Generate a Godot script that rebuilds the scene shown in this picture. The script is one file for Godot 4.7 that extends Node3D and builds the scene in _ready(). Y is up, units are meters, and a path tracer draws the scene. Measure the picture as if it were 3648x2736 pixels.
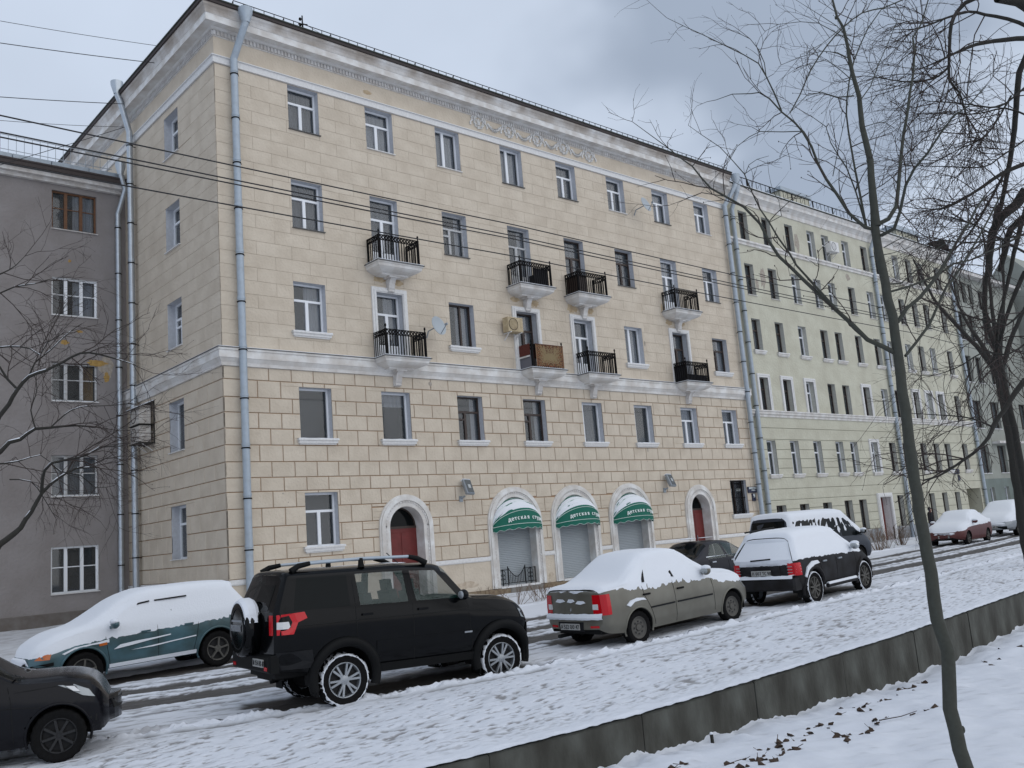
extends Node3D
# A snowy street: cream apartment building, neighbours, parked cars, retaining wall and bare trees.

class MB:
	var v := PackedVector3Array()
	var n := PackedVector3Array()
	var c := PackedColorArray()
	var t := PackedVector2Array()
	var ix := PackedInt32Array()
	var xf := Transform3D()
	var col := Color.WHITE
	func vert(p: Vector3, nn: Vector3, uv := Vector2.ZERO) -> int:
		v.append(xf * p)
		n.append((xf.basis * nn).normalized())
		c.append(col)
		t.append(uv)
		return v.size() - 1
	func face(a: int, b: int, d: int):
		ix.append(a); ix.append(d); ix.append(b)
	func tri(a: Vector3, b: Vector3, d: Vector3):
		var nn := (b - a).cross(d - a)
		if nn.length_squared() < 1e-14: return
		var i := vert(a, nn); vert(b, nn); vert(d, nn)
		face(i, i + 1, i + 2)
	func quad(a: Vector3, b: Vector3, d: Vector3, e: Vector3):
		var nn := (d - a).cross(e - b)
		if nn.length_squared() < 1e-14: return
		var i := vert(a, nn, Vector2(0, 1)); vert(b, nn, Vector2(1, 1)); vert(d, nn, Vector2(1, 0)); vert(e, nn, Vector2(0, 0))
		face(i, i + 1, i + 2); face(i, i + 2, i + 3)
	func box(a: Vector3, b: Vector3):
		var x0 := minf(a.x, b.x); var x1 := maxf(a.x, b.x)
		var y0 := minf(a.y, b.y); var y1 := maxf(a.y, b.y)
		var z0 := minf(a.z, b.z); var z1 := maxf(a.z, b.z)
		quad(Vector3(x0, y0, z1), Vector3(x1, y0, z1), Vector3(x1, y1, z1), Vector3(x0, y1, z1))
		quad(Vector3(x1, y0, z0), Vector3(x0, y0, z0), Vector3(x0, y1, z0), Vector3(x1, y1, z0))
		quad(Vector3(x1, y0, z1), Vector3(x1, y0, z0), Vector3(x1, y1, z0), Vector3(x1, y1, z1))
		quad(Vector3(x0, y0, z0), Vector3(x0, y0, z1), Vector3(x0, y1, z1), Vector3(x0, y1, z0))
		quad(Vector3(x0, y1, z1), Vector3(x1, y1, z1), Vector3(x1, y1, z0), Vector3(x0, y1, z0))
		quad(Vector3(x0, y0, z0), Vector3(x1, y0, z0), Vector3(x1, y0, z1), Vector3(x0, y0, z1))
	func block(x0: float, y0: float, x1: float, y1: float, z0: float, z1: float, ch: float):
		# a block standing out of a wall with chamfered edges
		var A := Vector3(x0 + ch, y0 + ch, z1); var B := Vector3(x1 - ch, y0 + ch, z1)
		var D := Vector3(x1 - ch, y1 - ch, z1); var E := Vector3(x0 + ch, y1 - ch, z1)
		var a := Vector3(x0, y0, z1 - ch); var b := Vector3(x1, y0, z1 - ch)
		var d := Vector3(x1, y1, z1 - ch); var e := Vector3(x0, y1, z1 - ch)
		quad(A, B, D, E)
		quad(a, b, B, A); quad(b, d, D, B); quad(d, e, E, D); quad(e, a, A, E)
		var q := Vector3(0, 0, z0 - z1 + ch)
		quad(a + q, b + q, b, a); quad(b + q, d + q, d, b); quad(d + q, e + q, e, d); quad(e + q, a + q, a, e)
	func obox(o: Vector3, bs: Basis, s: Vector3):
		var keep := xf
		xf = keep * Transform3D(bs, o)
		box(-s * 0.5, s * 0.5)
		xf = keep
	func bar(a: Vector3, b: Vector3, w: float, h := -1.0):
		var d := b - a
		var up := Vector3.UP if absf(d.normalized().y) < 0.95 else Vector3.RIGHT
		var z := d.normalized(); var x := up.cross(z).normalized(); var y := z.cross(x)
		obox((a + b) * 0.5, Basis(x, y, z), Vector3(w, w if h < 0 else h, d.length()))
	func tube(p: Array, r0: float, r1: float, sides := 6, cap := false):
		var m := p.size()
		var side := Vector3.ZERO
		var first := v.size()
		for i in m:
			var d: Vector3 = (p[mini(i + 1, m - 1)] - p[maxi(i - 1, 0)]).normalized()
			if i == 0:
				side = d.cross(Vector3.UP if absf(d.y) < 0.9 else Vector3.RIGHT).normalized()
			else:
				side = (side - d * side.dot(d)).normalized()
			var o := d.cross(side)
			var r := lerpf(r0, r1, float(i) / (m - 1))
			for k in sides:
				var a := TAU * k / sides
				var q := side * cos(a) + o * sin(a)
				vert(p[i] + q * r, q)
		for i in m - 1:
			for k in sides:
				var a := first + i * sides + k
				var b := first + i * sides + (k + 1) % sides
				face(a, b, b + sides); face(a, b + sides, a + sides)
		if cap:
			for e in [0, m - 1]:
				var d2: Vector3 = (p[0] - p[1]) if e == 0 else (p[m - 1] - p[m - 2])
				var ci := vert(p[e], d2)
				var s0 := v.size()
				for k in sides:
					vert(xf.affine_inverse() * v[first + e * sides + k], d2)
				for k in sides:
					if e == 0: face(ci, s0 + (k + 1) % sides, s0 + k)
					else: face(ci, s0 + k, s0 + (k + 1) % sides)
	func lathe(prof: Array, seg := 24, jag = null):
		# profile of Vector2(radius, along z), about the z axis
		var m := prof.size()
		var first := v.size()
		for i in m:
			var d: Vector2 = prof[mini(i + 1, m - 1)] - prof[maxi(i - 1, 0)]
			for k in seg:
				var a := TAU * k / seg
				var r: float = prof[i].x
				if jag != null: r += jag.call(a, i)
				vert(Vector3(cos(a) * r, sin(a) * r, prof[i].y), Vector3(cos(a) * d.y, sin(a) * d.y, -d.x))
		for i in m - 1:
			for k in seg:
				var a := first + i * seg + k
				var b := first + i * seg + (k + 1) % seg
				face(a, b, b + seg); face(a, b + seg, a + seg)
	func prism(poly: PackedVector2Array, z0: float, z1: float, back := false):
		# polygon in xy pushed out to z1
		var q := poly
		if Geometry2D.is_polygon_clockwise(q):
			q = q.duplicate(); q.reverse()
		var tr := Geometry2D.triangulate_polygon(q)
		for i in range(0, tr.size(), 3):
			var a := q[tr[i]]; var b := q[tr[i + 1]]; var d := q[tr[i + 2]]
			if (b - a).cross(d - a) < 0:
				var s := b; b = d; d = s
			tri(Vector3(a.x, a.y, z1), Vector3(b.x, b.y, z1), Vector3(d.x, d.y, z1))
			if back: tri(Vector3(a.x, a.y, z0), Vector3(d.x, d.y, z0), Vector3(b.x, b.y, z0))
		for i in q.size():
			var a := q[i]; var b := q[(i + 1) % q.size()]
			quad(Vector3(a.x, a.y, z0), Vector3(b.x, b.y, z0), Vector3(b.x, b.y, z1), Vector3(a.x, a.y, z1))
	func ball(o: Vector3, r: Vector3, seg := 10, ring := 6):
		var first := v.size()
		for i in ring + 1:
			var f := PI * i / ring
			for k in seg:
				var a := TAU * k / seg
				var q := Vector3(sin(f) * cos(a), -cos(f), sin(f) * sin(a))
				vert(o + q * r, q / r)
		for i in ring:
			for k in seg:
				var a := first + i * seg + k
				var b := first + i * seg + (k + 1) % seg
				face(a, a + seg, b + seg); face(a, b + seg, b)
	func mesh() -> ArrayMesh:
		var m := ArrayMesh.new()
		if v.is_empty(): return m
		var arr := []
		arr.resize(Mesh.ARRAY_MAX)
		arr[Mesh.ARRAY_VERTEX] = v; arr[Mesh.ARRAY_NORMAL] = n; arr[Mesh.ARRAY_COLOR] = c
		arr[Mesh.ARRAY_TEX_UV] = t; arr[Mesh.ARRAY_INDEX] = ix
		m.add_surface_from_arrays(Mesh.PRIMITIVE_TRIANGLES, arr)
		return m

var rng := RandomNumberGenerator.new()
var taken := {}
var M := {}
var cam_at := Vector3(0, 2.4655, 0)
var nz := FastNoiseLite.new()
var nf := FastNoiseLite.new()

func numbered(called: String, parent: Node) -> String:
	var key := str(parent.get_instance_id()) + called
	var k: int = taken.get(key, 0)
	taken[key] = k + 1
	return called if k == 0 else "%s_%03d" % [called, k]
func part(mb, called: String, m: Material, parent: Node) -> MeshInstance3D:
	var o := MeshInstance3D.new()
	o.mesh = mb.mesh() if mb is MB else mb
	o.name = numbered(called, parent)
	if m: o.material_override = m
	parent.add_child(o, true)
	return o
func tag(o: Node, label := "", category := "", group := "", kind := ""):
	if label: o.set_meta("label", label)
	if category: o.set_meta("category", category)
	if group: o.set_meta("group", group)
	if kind: o.set_meta("kind", kind)
func thing(called: String, at: Vector3, label: String, category: String, group := "") -> Node3D:
	var o := Node3D.new()
	o.name = numbered(called, self)
	add_child(o, true)
	o.position = at
	tag(o, label, category, group)
	return o
func V(x: float, y: float, z: float) -> Vector3: return Vector3(x, y, z)
func lin(r: float, g: float, b: float, a := 1.0) -> Color:
	var q := Color(r, g, b).linear_to_srgb(); q.a = a
	return q
func mat(key: String, r: float, g: float, b: float, rough := 0.8, metal := 0.0) -> StandardMaterial3D:
	var m := StandardMaterial3D.new()
	m.albedo_color = lin(r, g, b)
	m.roughness = rough; m.metallic = metal
	M[key] = m
	return m
func noise_tex(seed_: int, freq: float, lo: float, hi: float, warm := 0.0, oct := 5, gain := 1.0) -> ImageTexture:
	var f := FastNoiseLite.new()
	f.seed = seed_; f.frequency = freq; f.fractal_octaves = oct
	var im := f.get_seamless_image(512, 512)
	im.convert(Image.FORMAT_L8)
	var d := im.get_data()
	var outp := PackedByteArray(); outp.resize(d.size() * 3)
	for i in d.size():
		var q := clampf((d[i] / 255.0 - 0.5) * gain + 0.5, 0, 1)
		var k := lerpf(lo, hi, q)
		outp[i * 3] = int(clampf(k * 255.0, 0, 255))
		outp[i * 3 + 1] = int(clampf((k - warm * (1.0 - q) * 0.5) * 255.0, 0, 255))
		outp[i * 3 + 2] = int(clampf((k - warm * (1.0 - q)) * 255.0, 0, 255))
	return ImageTexture.create_from_image(Image.create_from_data(512, 512, false, Image.FORMAT_RGB8, outp))
func bump_tex(seed_: int, freq: float, strength: float, oct := 5) -> ImageTexture:
	var f := FastNoiseLite.new()
	f.seed = seed_; f.frequency = freq; f.fractal_octaves = oct
	var im := f.get_seamless_image(512, 512)
	im.convert(Image.FORMAT_RGBA8)
	im.bump_map_to_normal_map(strength)
	return ImageTexture.create_from_image(im)
func tri_tex(m: StandardMaterial3D, tex: Texture2D, size: float, bump: Texture2D = null, depth := 1.0):
	m.uv1_triplanar = true; m.uv1_world_triplanar = true
	m.uv1_scale = Vector3.ONE / size
	if tex: m.albedo_texture = tex
	if bump:
		m.normal_enabled = true; m.normal_texture = bump; m.normal_scale = depth

# ---- the lie of the land: the street climbs to the right, the far side is nearly level
func smooth(a: float, b: float, x: float) -> float:
	var t := clampf((x - a) / (b - a), 0, 1)
	return t * t * (3 - 2 * t)
func near_y(x: float) -> float:
	return 0.0364 * x if x < 16 else 0.5824 + 0.2 * (1 - exp(-(x - 16) * 0.182))
func far_y(x: float, z: float) -> float:
	return 0.72 + 0.013 * (x - 20) - maxf(0, x - 20) * 0.007 + maxf(0, -z - 23) * 0.05 * (1.0 - smooth(10, 12, x))
func land(x: float, z: float) -> float:
	var t := smooth(13, 23.5, -z)
	return lerpf(near_y(x), far_y(x, z), t)
func curve(tab: Array, x: float) -> float:
	if x <= tab[0][0]: return tab[0][1] + (x - tab[0][0]) * (tab[1][1] - tab[0][1]) / (tab[1][0] - tab[0][0])
	for i in tab.size() - 1:
		if x <= tab[i + 1][0]:
			var f: float = (x - tab[i][0]) / (tab[i + 1][0] - tab[i][0])
			var m0: float = (tab[i + 1][1] - tab[maxi(i - 1, 0)][1]) / (tab[i + 1][0] - tab[maxi(i - 1, 0)][0])
			var e: int = mini(i + 2, tab.size() - 1)
			var m1: float = (tab[e][1] - tab[i][1]) / (tab[e][0] - tab[i][0])
			var h: float = tab[i + 1][0] - tab[i][0]
			var f2 := f * f; var f3 := f2 * f
			return (2 * f3 - 3 * f2 + 1) * tab[i][1] + (f3 - 2 * f2 + f) * h * m0 + (3 * f2 - 2 * f3) * tab[i + 1][1] + (f3 - f2) * h * m1
	var k := tab.size() - 1
	return tab[k][1] + (x - tab[k][0]) * (tab[k][1] - tab[k - 1][1]) / (tab[k][0] - tab[k - 1][0])
var WALL := [[3.0, -9.05], [6.17, -8.22], [8.0, -7.84], [9.28, -7.68], [12.47, -7.47], [15.35, -7.36], [19.8, -7.5], [26.0, -8.0], [40.0, -9.6], [60.0, -12.2]]
var KERB := [[1.0, -15.9], [4.72, -13.9], [7.35, -12.62], [9.8, -11.72], [13.5, -11.1], [17.7, -10.78], [22.3, -10.75], [25.3, -11.1], [30.5, -11.6], [40.0, -13.0], [60.0, -16.4]]
var RUT := [[1.0, -17.7], [5.33, -15.95], [8.0, -15.0], [12.1, -13.9], [18.0, -13.2], [24.7, -13.0], [28.0, -13.25], [38.7, -14.5], [60.0, -18.0]]

func _ready():
	rng.seed = 20
	nz.seed = 5; nz.frequency = 1.0; nz.fractal_octaves = 4
	nf.seed = 9; nf.frequency = 1.0; nf.fractal_octaves = 2
	var cam := Camera3D.new()
	cam.name = "camera"
	cam.position = cam_at
	cam.basis = Basis.from_euler(Vector3(0.16674, -0.732157, -0.08092))
	cam.fov = 44.815
	cam.near = 0.05; cam.far = 900.0
	add_child(cam)
	cam.make_current()
	var env := Environment.new()
	env.background_mode = Environment.BG_SKY
	env.sky = Sky.new()
	env.sky.sky_material = make_sky()
	env.tonemap_mode = Environment.TONE_MAPPER_LINEAR
	env.tonemap_exposure = 0.77
	env.sdfgi_enabled = true; env.ssao_enabled = true; env.ssil_enabled = true
	var we := WorldEnvironment.new()
	we.name = "world_environment"
	we.environment = env
	add_child(we)
	var sun := DirectionalLight3D.new()
	sun.name = "sun"
	sun.light_energy = 0.42
	sun.light_color = Color(1.0, 0.97, 0.92)
	sun.light_angular_distance = 90.0
	sun.shadow_enabled = true
	sun.look_at_from_position(Vector3(5, 15, 19), Vector3.ZERO)
	add_child(sun)
	make_materials()
	make_ground()
	make_cream_building()
	make_neighbours()
	make_cars()
	make_street_things()
	make_trees()

func make_sky() -> PanoramaSkyMaterial:
	var w := 1024; var h := 512
	var f := FastNoiseLite.new()
	f.seed = 31; f.frequency = 1.35; f.fractal_octaves = 6; f.fractal_gain = 0.5
	var g := FastNoiseLite.new()
	g.seed = 4; g.frequency = 0.7; g.fractal_octaves = 4
	var px := PackedFloat32Array(); px.resize(w * h * 3)
	var bank := Vector3(0.735, 0.43, -0.53).normalized()
	for y in h:
		var th := PI * (0.5 - (y + 0.5) / h)
		var ct := cos(th); var st := sin(th)
		for x in w:
			var ph := ((x + 0.5) / w) * TAU
			var d := Vector3(sin(ph) * ct, st, -cos(ph) * ct)
			# clouds lie in a layer: stretch towards the horizon
			var q := d / (0.35 + absf(st)) * Vector3(1.0, 1.2, 1.0)
			var a := f.get_noise_3dv(q) * 0.5 + g.get_noise_3dv(q) * 0.5
			a += 0.42 * smooth(0.955, 0.992, d.dot(bank) + 0.02 * f.get_noise_3dv(q * 1.7)) - 0.14
			var m := smooth(-0.06, 0.24, a)
			var c := Vector3(0.77, 0.88, 1.06).lerp(Vector3(0.47, 0.56, 0.71), m)
			c *= 1.0 + 0.16 * f.get_noise_3dv(q * 2.1 + Vector3(7, 0, 0)) * 0.5
			if st < 0: c = c.lerp(Vector3(0.5, 0.55, 0.66), smooth(0, 0.1, -st))
			var i := (y * w + x) * 3
			px[i] = c.x; px[i + 1] = c.y; px[i + 2] = c.z
	var im := Image.create_from_data(w, h, false, Image.FORMAT_RGBF, px.to_byte_array())
	var s := PanoramaSkyMaterial.new()
	s.panorama = ImageTexture.create_from_image(im)
	return s

func make_materials():
	var fine := noise_tex(1, 0.02, 0.92, 1.0, 0.01)
	var blotch := noise_tex(2, 0.006, 0.93, 1.0, 0.015, 5, 1.2)
	var stain := noise_tex(3, 0.006, 0.86, 1.0, 0.05, 6, 1.2)
	var worn := noise_tex(13, 0.006, 0.74, 1.0, 0.08, 6, 2.0)
	var grit := bump_tex(11, 0.05, 3.0)
	var soft := bump_tex(12, 0.02, 6.0)
	var m: StandardMaterial3D
	m = mat("stucco", 0.63, 0.55, 0.445, 0.95); tri_tex(m, blotch, 3.1, grit, 0.5)
	m = mat("stucco_b", 0.622, 0.542, 0.438, 0.95); tri_tex(m, blotch, 2.7, grit, 0.5)
	m = mat("stucco_c", 0.638, 0.558, 0.453, 0.95); tri_tex(m, blotch, 3.5, grit, 0.5)
	m = mat("joint", 0.40, 0.25, 0.15, 0.95); tri_tex(m, fine, 2.0)
	m = mat("joint_fine", 0.46, 0.385, 0.29, 0.95); tri_tex(m, fine, 2.0)
	m = mat("trim", 0.77, 0.765, 0.75, 0.9); tri_tex(m, stain, 2.2, grit, 0.3)
	m = mat("trim_clean", 0.78, 0.775, 0.765, 0.85); tri_tex(m, fine, 1.2)
	m = mat("trim_old", 0.70, 0.69, 0.68, 0.95); tri_tex(m, stain, 1.3, grit, 0.5)
	m = mat("cove", 0.72, 0.71, 0.70, 0.95); tri_tex(m, worn, 5.0, grit, 0.5)
	m = mat("reveal", 0.60, 0.62, 0.66, 0.9); tri_tex(m, fine, 1.3)
	m = mat("plinth", 0.26, 0.20, 0.13, 0.85); tri_tex(m, stain, 0.8, grit, 0.5)
	m = mat("plinth_grey", 0.26, 0.25, 0.23, 0.85); tri_tex(m, stain, 0.8, grit, 0.5)
	m = mat("grey_stucco", 0.27, 0.25, 0.245, 0.95); tri_tex(m, blotch, 4.0, grit, 0.5)
	m = mat("grey_plinth", 0.17, 0.155, 0.145, 0.95); tri_tex(m, stain, 1.4, grit, 0.5)
	m = mat("bare_ochre", 0.46, 0.30, 0.10, 0.95); tri_tex(m, stain, 0.6)
	m = mat("bare_plaster", 0.42, 0.38, 0.33, 0.95); tri_tex(m, stain, 0.5)
	m = mat("green_stucco", 0.56, 0.545, 0.44, 0.95); tri_tex(m, blotch, 4.0, grit, 0.5)
	m = mat("green_reveal", 0.56, 0.56, 0.51, 0.95); tri_tex(m, fine, 1.3)
	m = mat("green_joint", 0.22, 0.21, 0.16, 0.95)
	m = mat("teal_stucco", 0.33, 0.345, 0.31, 0.95); tri_tex(m, blotch, 4.0)
	m = mat("teal_dark", 0.19, 0.225, 0.21, 0.95); tri_tex(m, blotch, 3.0)
	m = mat("plinth_cold", 0.30, 0.32, 0.34, 0.9); tri_tex(m, stain, 1.0)
	m = mat("roof_metal", 0.035, 0.045, 0.036, 0.6, 0.2); tri_tex(m, fine, 1.0)
	m = mat("gutter", 0.05, 0.038, 0.036, 0.7); tri_tex(m, fine, 0.8)
	m = mat("iron", 0.009, 0.0085, 0.009, 0.7); m.metallic_specular = 0.2; tri_tex(m, fine, 0.5)
	m = mat("zinc", 0.50, 0.55, 0.60, 0.38, 0.75); tri_tex(m, blotch, 0.9)
	m = mat("zinc_paint", 0.40, 0.46, 0.52, 0.5, 0.25); tri_tex(m, blotch, 1.0)
	m = mat("white_frame", 0.80, 0.82, 0.85, 0.4)
	m = mat("old_frame", 0.56, 0.58, 0.60, 0.7); tri_tex(m, stain, 0.4)
	m = mat("brown_frame", 0.045, 0.028, 0.022, 0.5); tri_tex(m, fine, 0.4)
	m = mat("wood_frame", 0.16, 0.07, 0.028, 0.5); tri_tex(m, stain, 0.5)
	m = mat("sill_metal", 0.10, 0.10, 0.10, 0.5, 0.3)
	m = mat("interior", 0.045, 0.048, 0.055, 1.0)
	m = mat("curtain", 0.34, 0.37, 0.42, 1.0); tri_tex(m, fine, 0.6)
	m = mat("curtain_dim", 0.15, 0.165, 0.19, 1.0); tri_tex(m, fine, 0.6)
	m = mat("curtain_warm", 0.24, 0.16, 0.07, 1.0); tri_tex(m, stain, 0.5)
	m = mat("mesh_screen", 0.06, 0.062, 0.07, 1.0)
	m = mat("pane", 0.06, 0.075, 0.085, 0.04)
	m.transparency = BaseMaterial3D.TRANSPARENCY_ALPHA; m.albedo_color.a = 0.16
	m = mat("shutter", 0.36, 0.39, 0.41, 0.5, 0.2)
	m = mat("red_door", 0.17, 0.022, 0.020, 0.55); tri_tex(m, stain, 1.3)
	m = mat("awning", 0.004, 0.125, 0.085, 0.8)
	m = mat("awning_trim", 0.62, 0.72, 0.68, 0.8)
	m = mat("letters", 0.78, 0.84, 0.82, 0.6)
	m = mat("damp_ochre", 0.53, 0.42, 0.28, 0.95); tri_tex(m, stain, 0.7)
	m = mat("repair", 0.60, 0.515, 0.41, 0.95); tri_tex(m, stain, 0.8)
	m = mat("letters_grey", 0.28, 0.29, 0.31, 0.5)
	m = mat("snow", 0.76, 0.785, 0.83, 0.95); tri_tex(m, null, 0.45, soft, 0.55)
	m.subsurf_scatter_enabled = false
	m = mat("ground_mix", 1, 1, 1, 0.9); tri_tex(m, null, 0.35, bump_tex(15, 0.035, 5.0), 0.6)
	m.vertex_color_use_as_albedo = true
	m = mat("concrete", 0.105, 0.108, 0.094, 0.95); tri_tex(m, noise_tex(6, 0.006, 0.62, 1.0, 0.05, 6, 1.2), 1.1, grit, 0.4); m.uv1_scale = V(0.75, 0.28, 0.75)
	m = mat("bark", 0.032, 0.031, 0.027, 0.95); tri_tex(m, stain, 0.25, grit, 1.0)
	m = mat("bark_young", 0.052, 0.056, 0.045, 0.85); tri_tex(m, stain, 0.2, grit, 0.8)
	m = mat("twig", 0.040, 0.028, 0.024, 0.9)
	m = mat("shrub", 0.17, 0.115, 0.08, 0.95)
	m = mat("leaf", 0.050, 0.030, 0.018, 0.9)
	m = mat("wire", 0.015, 0.015, 0.017, 0.7)
	m = mat("ac_beige", 0.52, 0.43, 0.28, 0.7); tri_tex(m, stain, 0.7)
	m = mat("ac_grey", 0.62, 0.60, 0.57, 0.7); tri_tex(m, stain, 0.7)
	m = mat("dish", 0.40, 0.44, 0.47, 0.6)
	m = mat("lamp_grey", 0.30, 0.33, 0.36, 0.45, 0.4)
	m = mat("lamp_glass", 0.05, 0.06, 0.065, 0.15)
	m = mat("sign_blue", 0.012, 0.016, 0.045, 0.5)
	m = mat("carpet", 1, 1, 1, 1.0); m.albedo_texture = carpet_tex(); m.texture_filter = BaseMaterial3D.TEXTURE_FILTER_LINEAR
	m = mat("carpet_red", 0.11, 0.028, 0.020, 1.0); tri_tex(m, stain, 0.2)
	m = mat("sheet_grey", 0.13, 0.13, 0.15, 0.7)
	m = mat("mortar", 0.3, 0.25, 0.2, 0.95)
	# cars
	m = mat("paint_black", 0.0035, 0.0038, 0.0045, 0.10, 0.0); m.metallic_specular = 0.30
	tri_tex(m, noise_tex(7, 0.01, 0.8, 1.0), 1.3)
	m = mat("paint_dark", 0.0075, 0.0075, 0.0095, 0.18, 0.0); m.metallic_specular = 0.30
	m = mat("paint_olive", 0.165, 0.158, 0.128, 0.42, 0.3); tri_tex(m, noise_tex(8, 0.006, 0.88, 1.0, 0.03, 5, 1.2), 1.9); m.clearcoat_enabled = true; m.clearcoat = 0.4; m.clearcoat_roughness = 0.2
	m = mat("paint_teal", 0.060, 0.135, 0.165, 0.45, 0.2); tri_tex(m, noise_tex(9, 0.006, 0.80, 1.0, 0.08, 5, 1.4), 1.9); m.clearcoat_enabled = true; m.clearcoat = 0.4; m.clearcoat_roughness = 0.2
	m = mat("paint_graphite", 0.030, 0.030, 0.033, 0.6, 0.0); m.metallic_specular = 0.25; tri_tex(m, noise_tex(10, 0.006, 0.7, 1.0, 0.08, 5, 1.4), 1.9)
	m = mat("paint_night", 0.012, 0.0115, 0.017, 0.35, 0.0); m.metallic_specular = 0.35
	m = mat("paint_red", 0.115, 0.032, 0.030, 0.5, 0.2); tri_tex(m, stain, 1.0)
	m = mat("paint_silver", 0.28, 0.30, 0.32, 0.5, 0.4)
	m = mat("van_paint", 0.028, 0.034, 0.048, 0.45, 0.2)
	m = mat("trim_black", 0.0075, 0.0078, 0.008, 0.6); m.metallic_specular = 0.25; tri_tex(m, fine, 0.4)
	m = mat("trim_grey", 0.016, 0.0165, 0.018, 0.7); m.metallic_specular = 0.25
	m = mat("seam", 0.004, 0.004, 0.004, 0.9)
	m = mat("tyre", 0.012, 0.012, 0.0125, 0.95); m.metallic_specular = 0.2; tri_tex(m, stain, 0.2, grit, 1.0)
	m = mat("rim", 0.34, 0.36, 0.38, 0.35, 0.7)
	m = mat("rim_dull", 0.10, 0.095, 0.085, 0.7, 0.2)
	m = mat("rim_dark", 0.012, 0.012, 0.013, 0.7)
	m = mat("car_glass", 0.02, 0.055, 0.045, 0.03); m.transparency = BaseMaterial3D.TRANSPARENCY_ALPHA; m.albedo_color.a = 0.38
	m = mat("dark_glass", 0.004, 0.0055, 0.006, 0.05); m.metallic_specular = 0.25
	m = mat("seat", 0.014, 0.015, 0.017, 0.9)
	m = mat("lamp_red", 0.50, 0.004, 0.010, 0.2)
	m = mat("lamp_white", 0.62, 0.62, 0.62, 0.15); m.clearcoat_enabled = true
	m = mat("lamp_amber", 0.50, 0.13, 0.03, 0.2)
	m = mat("headlamp", 0.30, 0.32, 0.33, 0.08, 0.3); m.clearcoat_enabled = true
	m = mat("chrome", 0.60, 0.62, 0.64, 0.18, 0.9)
	m = mat("plate", 0.45, 0.46, 0.45, 0.6); tri_tex(m, stain, 0.3)
	m = mat("plate_ink", 0.03, 0.03, 0.03, 0.7)
	m = mat("cloth_dark", 0.012, 0.012, 0.015, 0.95)
	m = mat("cloth_jeans", 0.016, 0.026, 0.065, 0.95)
	m = mat("cloth_red", 0.13, 0.025, 0.022, 0.95)
	m = mat("skin", 0.42, 0.24, 0.18, 0.7)

func carpet_tex() -> ImageTexture:
	# printed pattern: beige field, brown and rust flower border
	var w := 160; var h := 128
	var im := Image.create(w, h, false, Image.FORMAT_RGB8)
	var f := FastNoiseLite.new(); f.seed = 40; f.frequency = 0.05; f.fractal_octaves = 3
	var g := FastNoiseLite.new(); g.seed = 41; g.noise_type = FastNoiseLite.TYPE_CELLULAR; g.frequency = 0.055
	for y in h:
		for x in w:
			var u := absf((x + 0.5) / w - 0.5) * 2.0
			var v := (y + 0.5) / h
			var c := Color(0.56, 0.49, 0.36)
			var edge := maxf(u, absf(v - 0.45) * 1.75)
			var k := f.get_noise_2d(absf(x - w * 0.5) * 1.6, y * 1.6)
			var k2 := f.get_noise_2d(absf(x - w * 0.5) * 2.6 + 90.0, y * 2.6)
			if edge > 0.58 + k2 * 0.5 and u < 0.94:
				if k > 0.14: c = Color(0.30, 0.15, 0.11)
				elif k < -0.18: c = Color(0.46, 0.23, 0.13)
				elif k2 > 0.12: c = Color(0.42, 0.33, 0.20)
			if u < 0.30 and v < 0.40 and k2 > 0.10: c = Color(0.36, 0.22, 0.17)
			if u > 0.94: c = Color(0.52, 0.40, 0.30)
			c = c * (0.92 + 0.12 * f.get_noise_2d(x * 6.0, y * 6.0))
			im.set_pixel(x, y, c)
	return ImageTexture.create_from_image(im)

# ---- ground -------------------------------------------------------------
const SNOW := Color(0.70, 0.725, 0.775)
const SLUSH := Color(0.20, 0.19, 0.185)
const WET := Color(0.075, 0.068, 0.062)
func sheet(called: String, xa: float, xb: float, za: Callable, zb: Callable, rows: int, rate: float, shade: Callable) -> MeshInstance3D:
	var xs := []
	var x := xa
	while x < xb:
		xs.append(x)
		var near: float = za.call(x)
		var d := Vector2(x, near).length()
		x += maxf(0.02, rate * d * (1.0 + absf(x) / (absf(near) + 0.5) * 0.35))
	xs.append(xb)
	var nx := xs.size()
	var P := PackedVector3Array(); P.resize(nx * (rows + 1))
	var C := PackedColorArray(); C.resize(nx * (rows + 1))
	for i in nx:
		var z0: float = za.call(xs[i]); var z1: float = zb.call(xs[i])
		for j in rows + 1:
			var z := lerpf(z0, z1, float(j) / rows)
			var q: Array = shade.call(xs[i], z, float(j) / rows)
			P[i * (rows + 1) + j] = Vector3(xs[i], q[0], z)
			C[i * (rows + 1) + j] = q[1]
	var N := PackedVector3Array(); N.resize(P.size())
	var I := PackedInt32Array(); I.resize((nx - 1) * rows * 6)
	var k := 0
	var w := rows + 1
	for i in nx:
		for j in w:
			var du := P[mini(i + 1, nx - 1) * w + j] - P[maxi(i - 1, 0) * w + j]
			var dv := P[i * w + mini(j + 1, rows)] - P[i * w + maxi(j - 1, 0)]
			N[i * w + j] = du.cross(dv).normalized()
			if i < nx - 1 and j < rows:
				var a := i * w + j
				I[k] = a; I[k + 1] = a + 1; I[k + 2] = a + w + 1
				I[k + 3] = a; I[k + 4] = a + w + 1; I[k + 5] = a + w
				k += 6
	var arr := []; arr.resize(Mesh.ARRAY_MAX)
	arr[Mesh.ARRAY_VERTEX] = P; arr[Mesh.ARRAY_NORMAL] = N; arr[Mesh.ARRAY_COLOR] = C; arr[Mesh.ARRAY_INDEX] = I
	var m := ArrayMesh.new()
	m.add_surface_from_arrays(Mesh.PRIMITIVE_TRIANGLES, arr)
	var o := part(m, called, M.ground_mix, self)
	tag(o, "", "", "", "structure")
	return o

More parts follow.
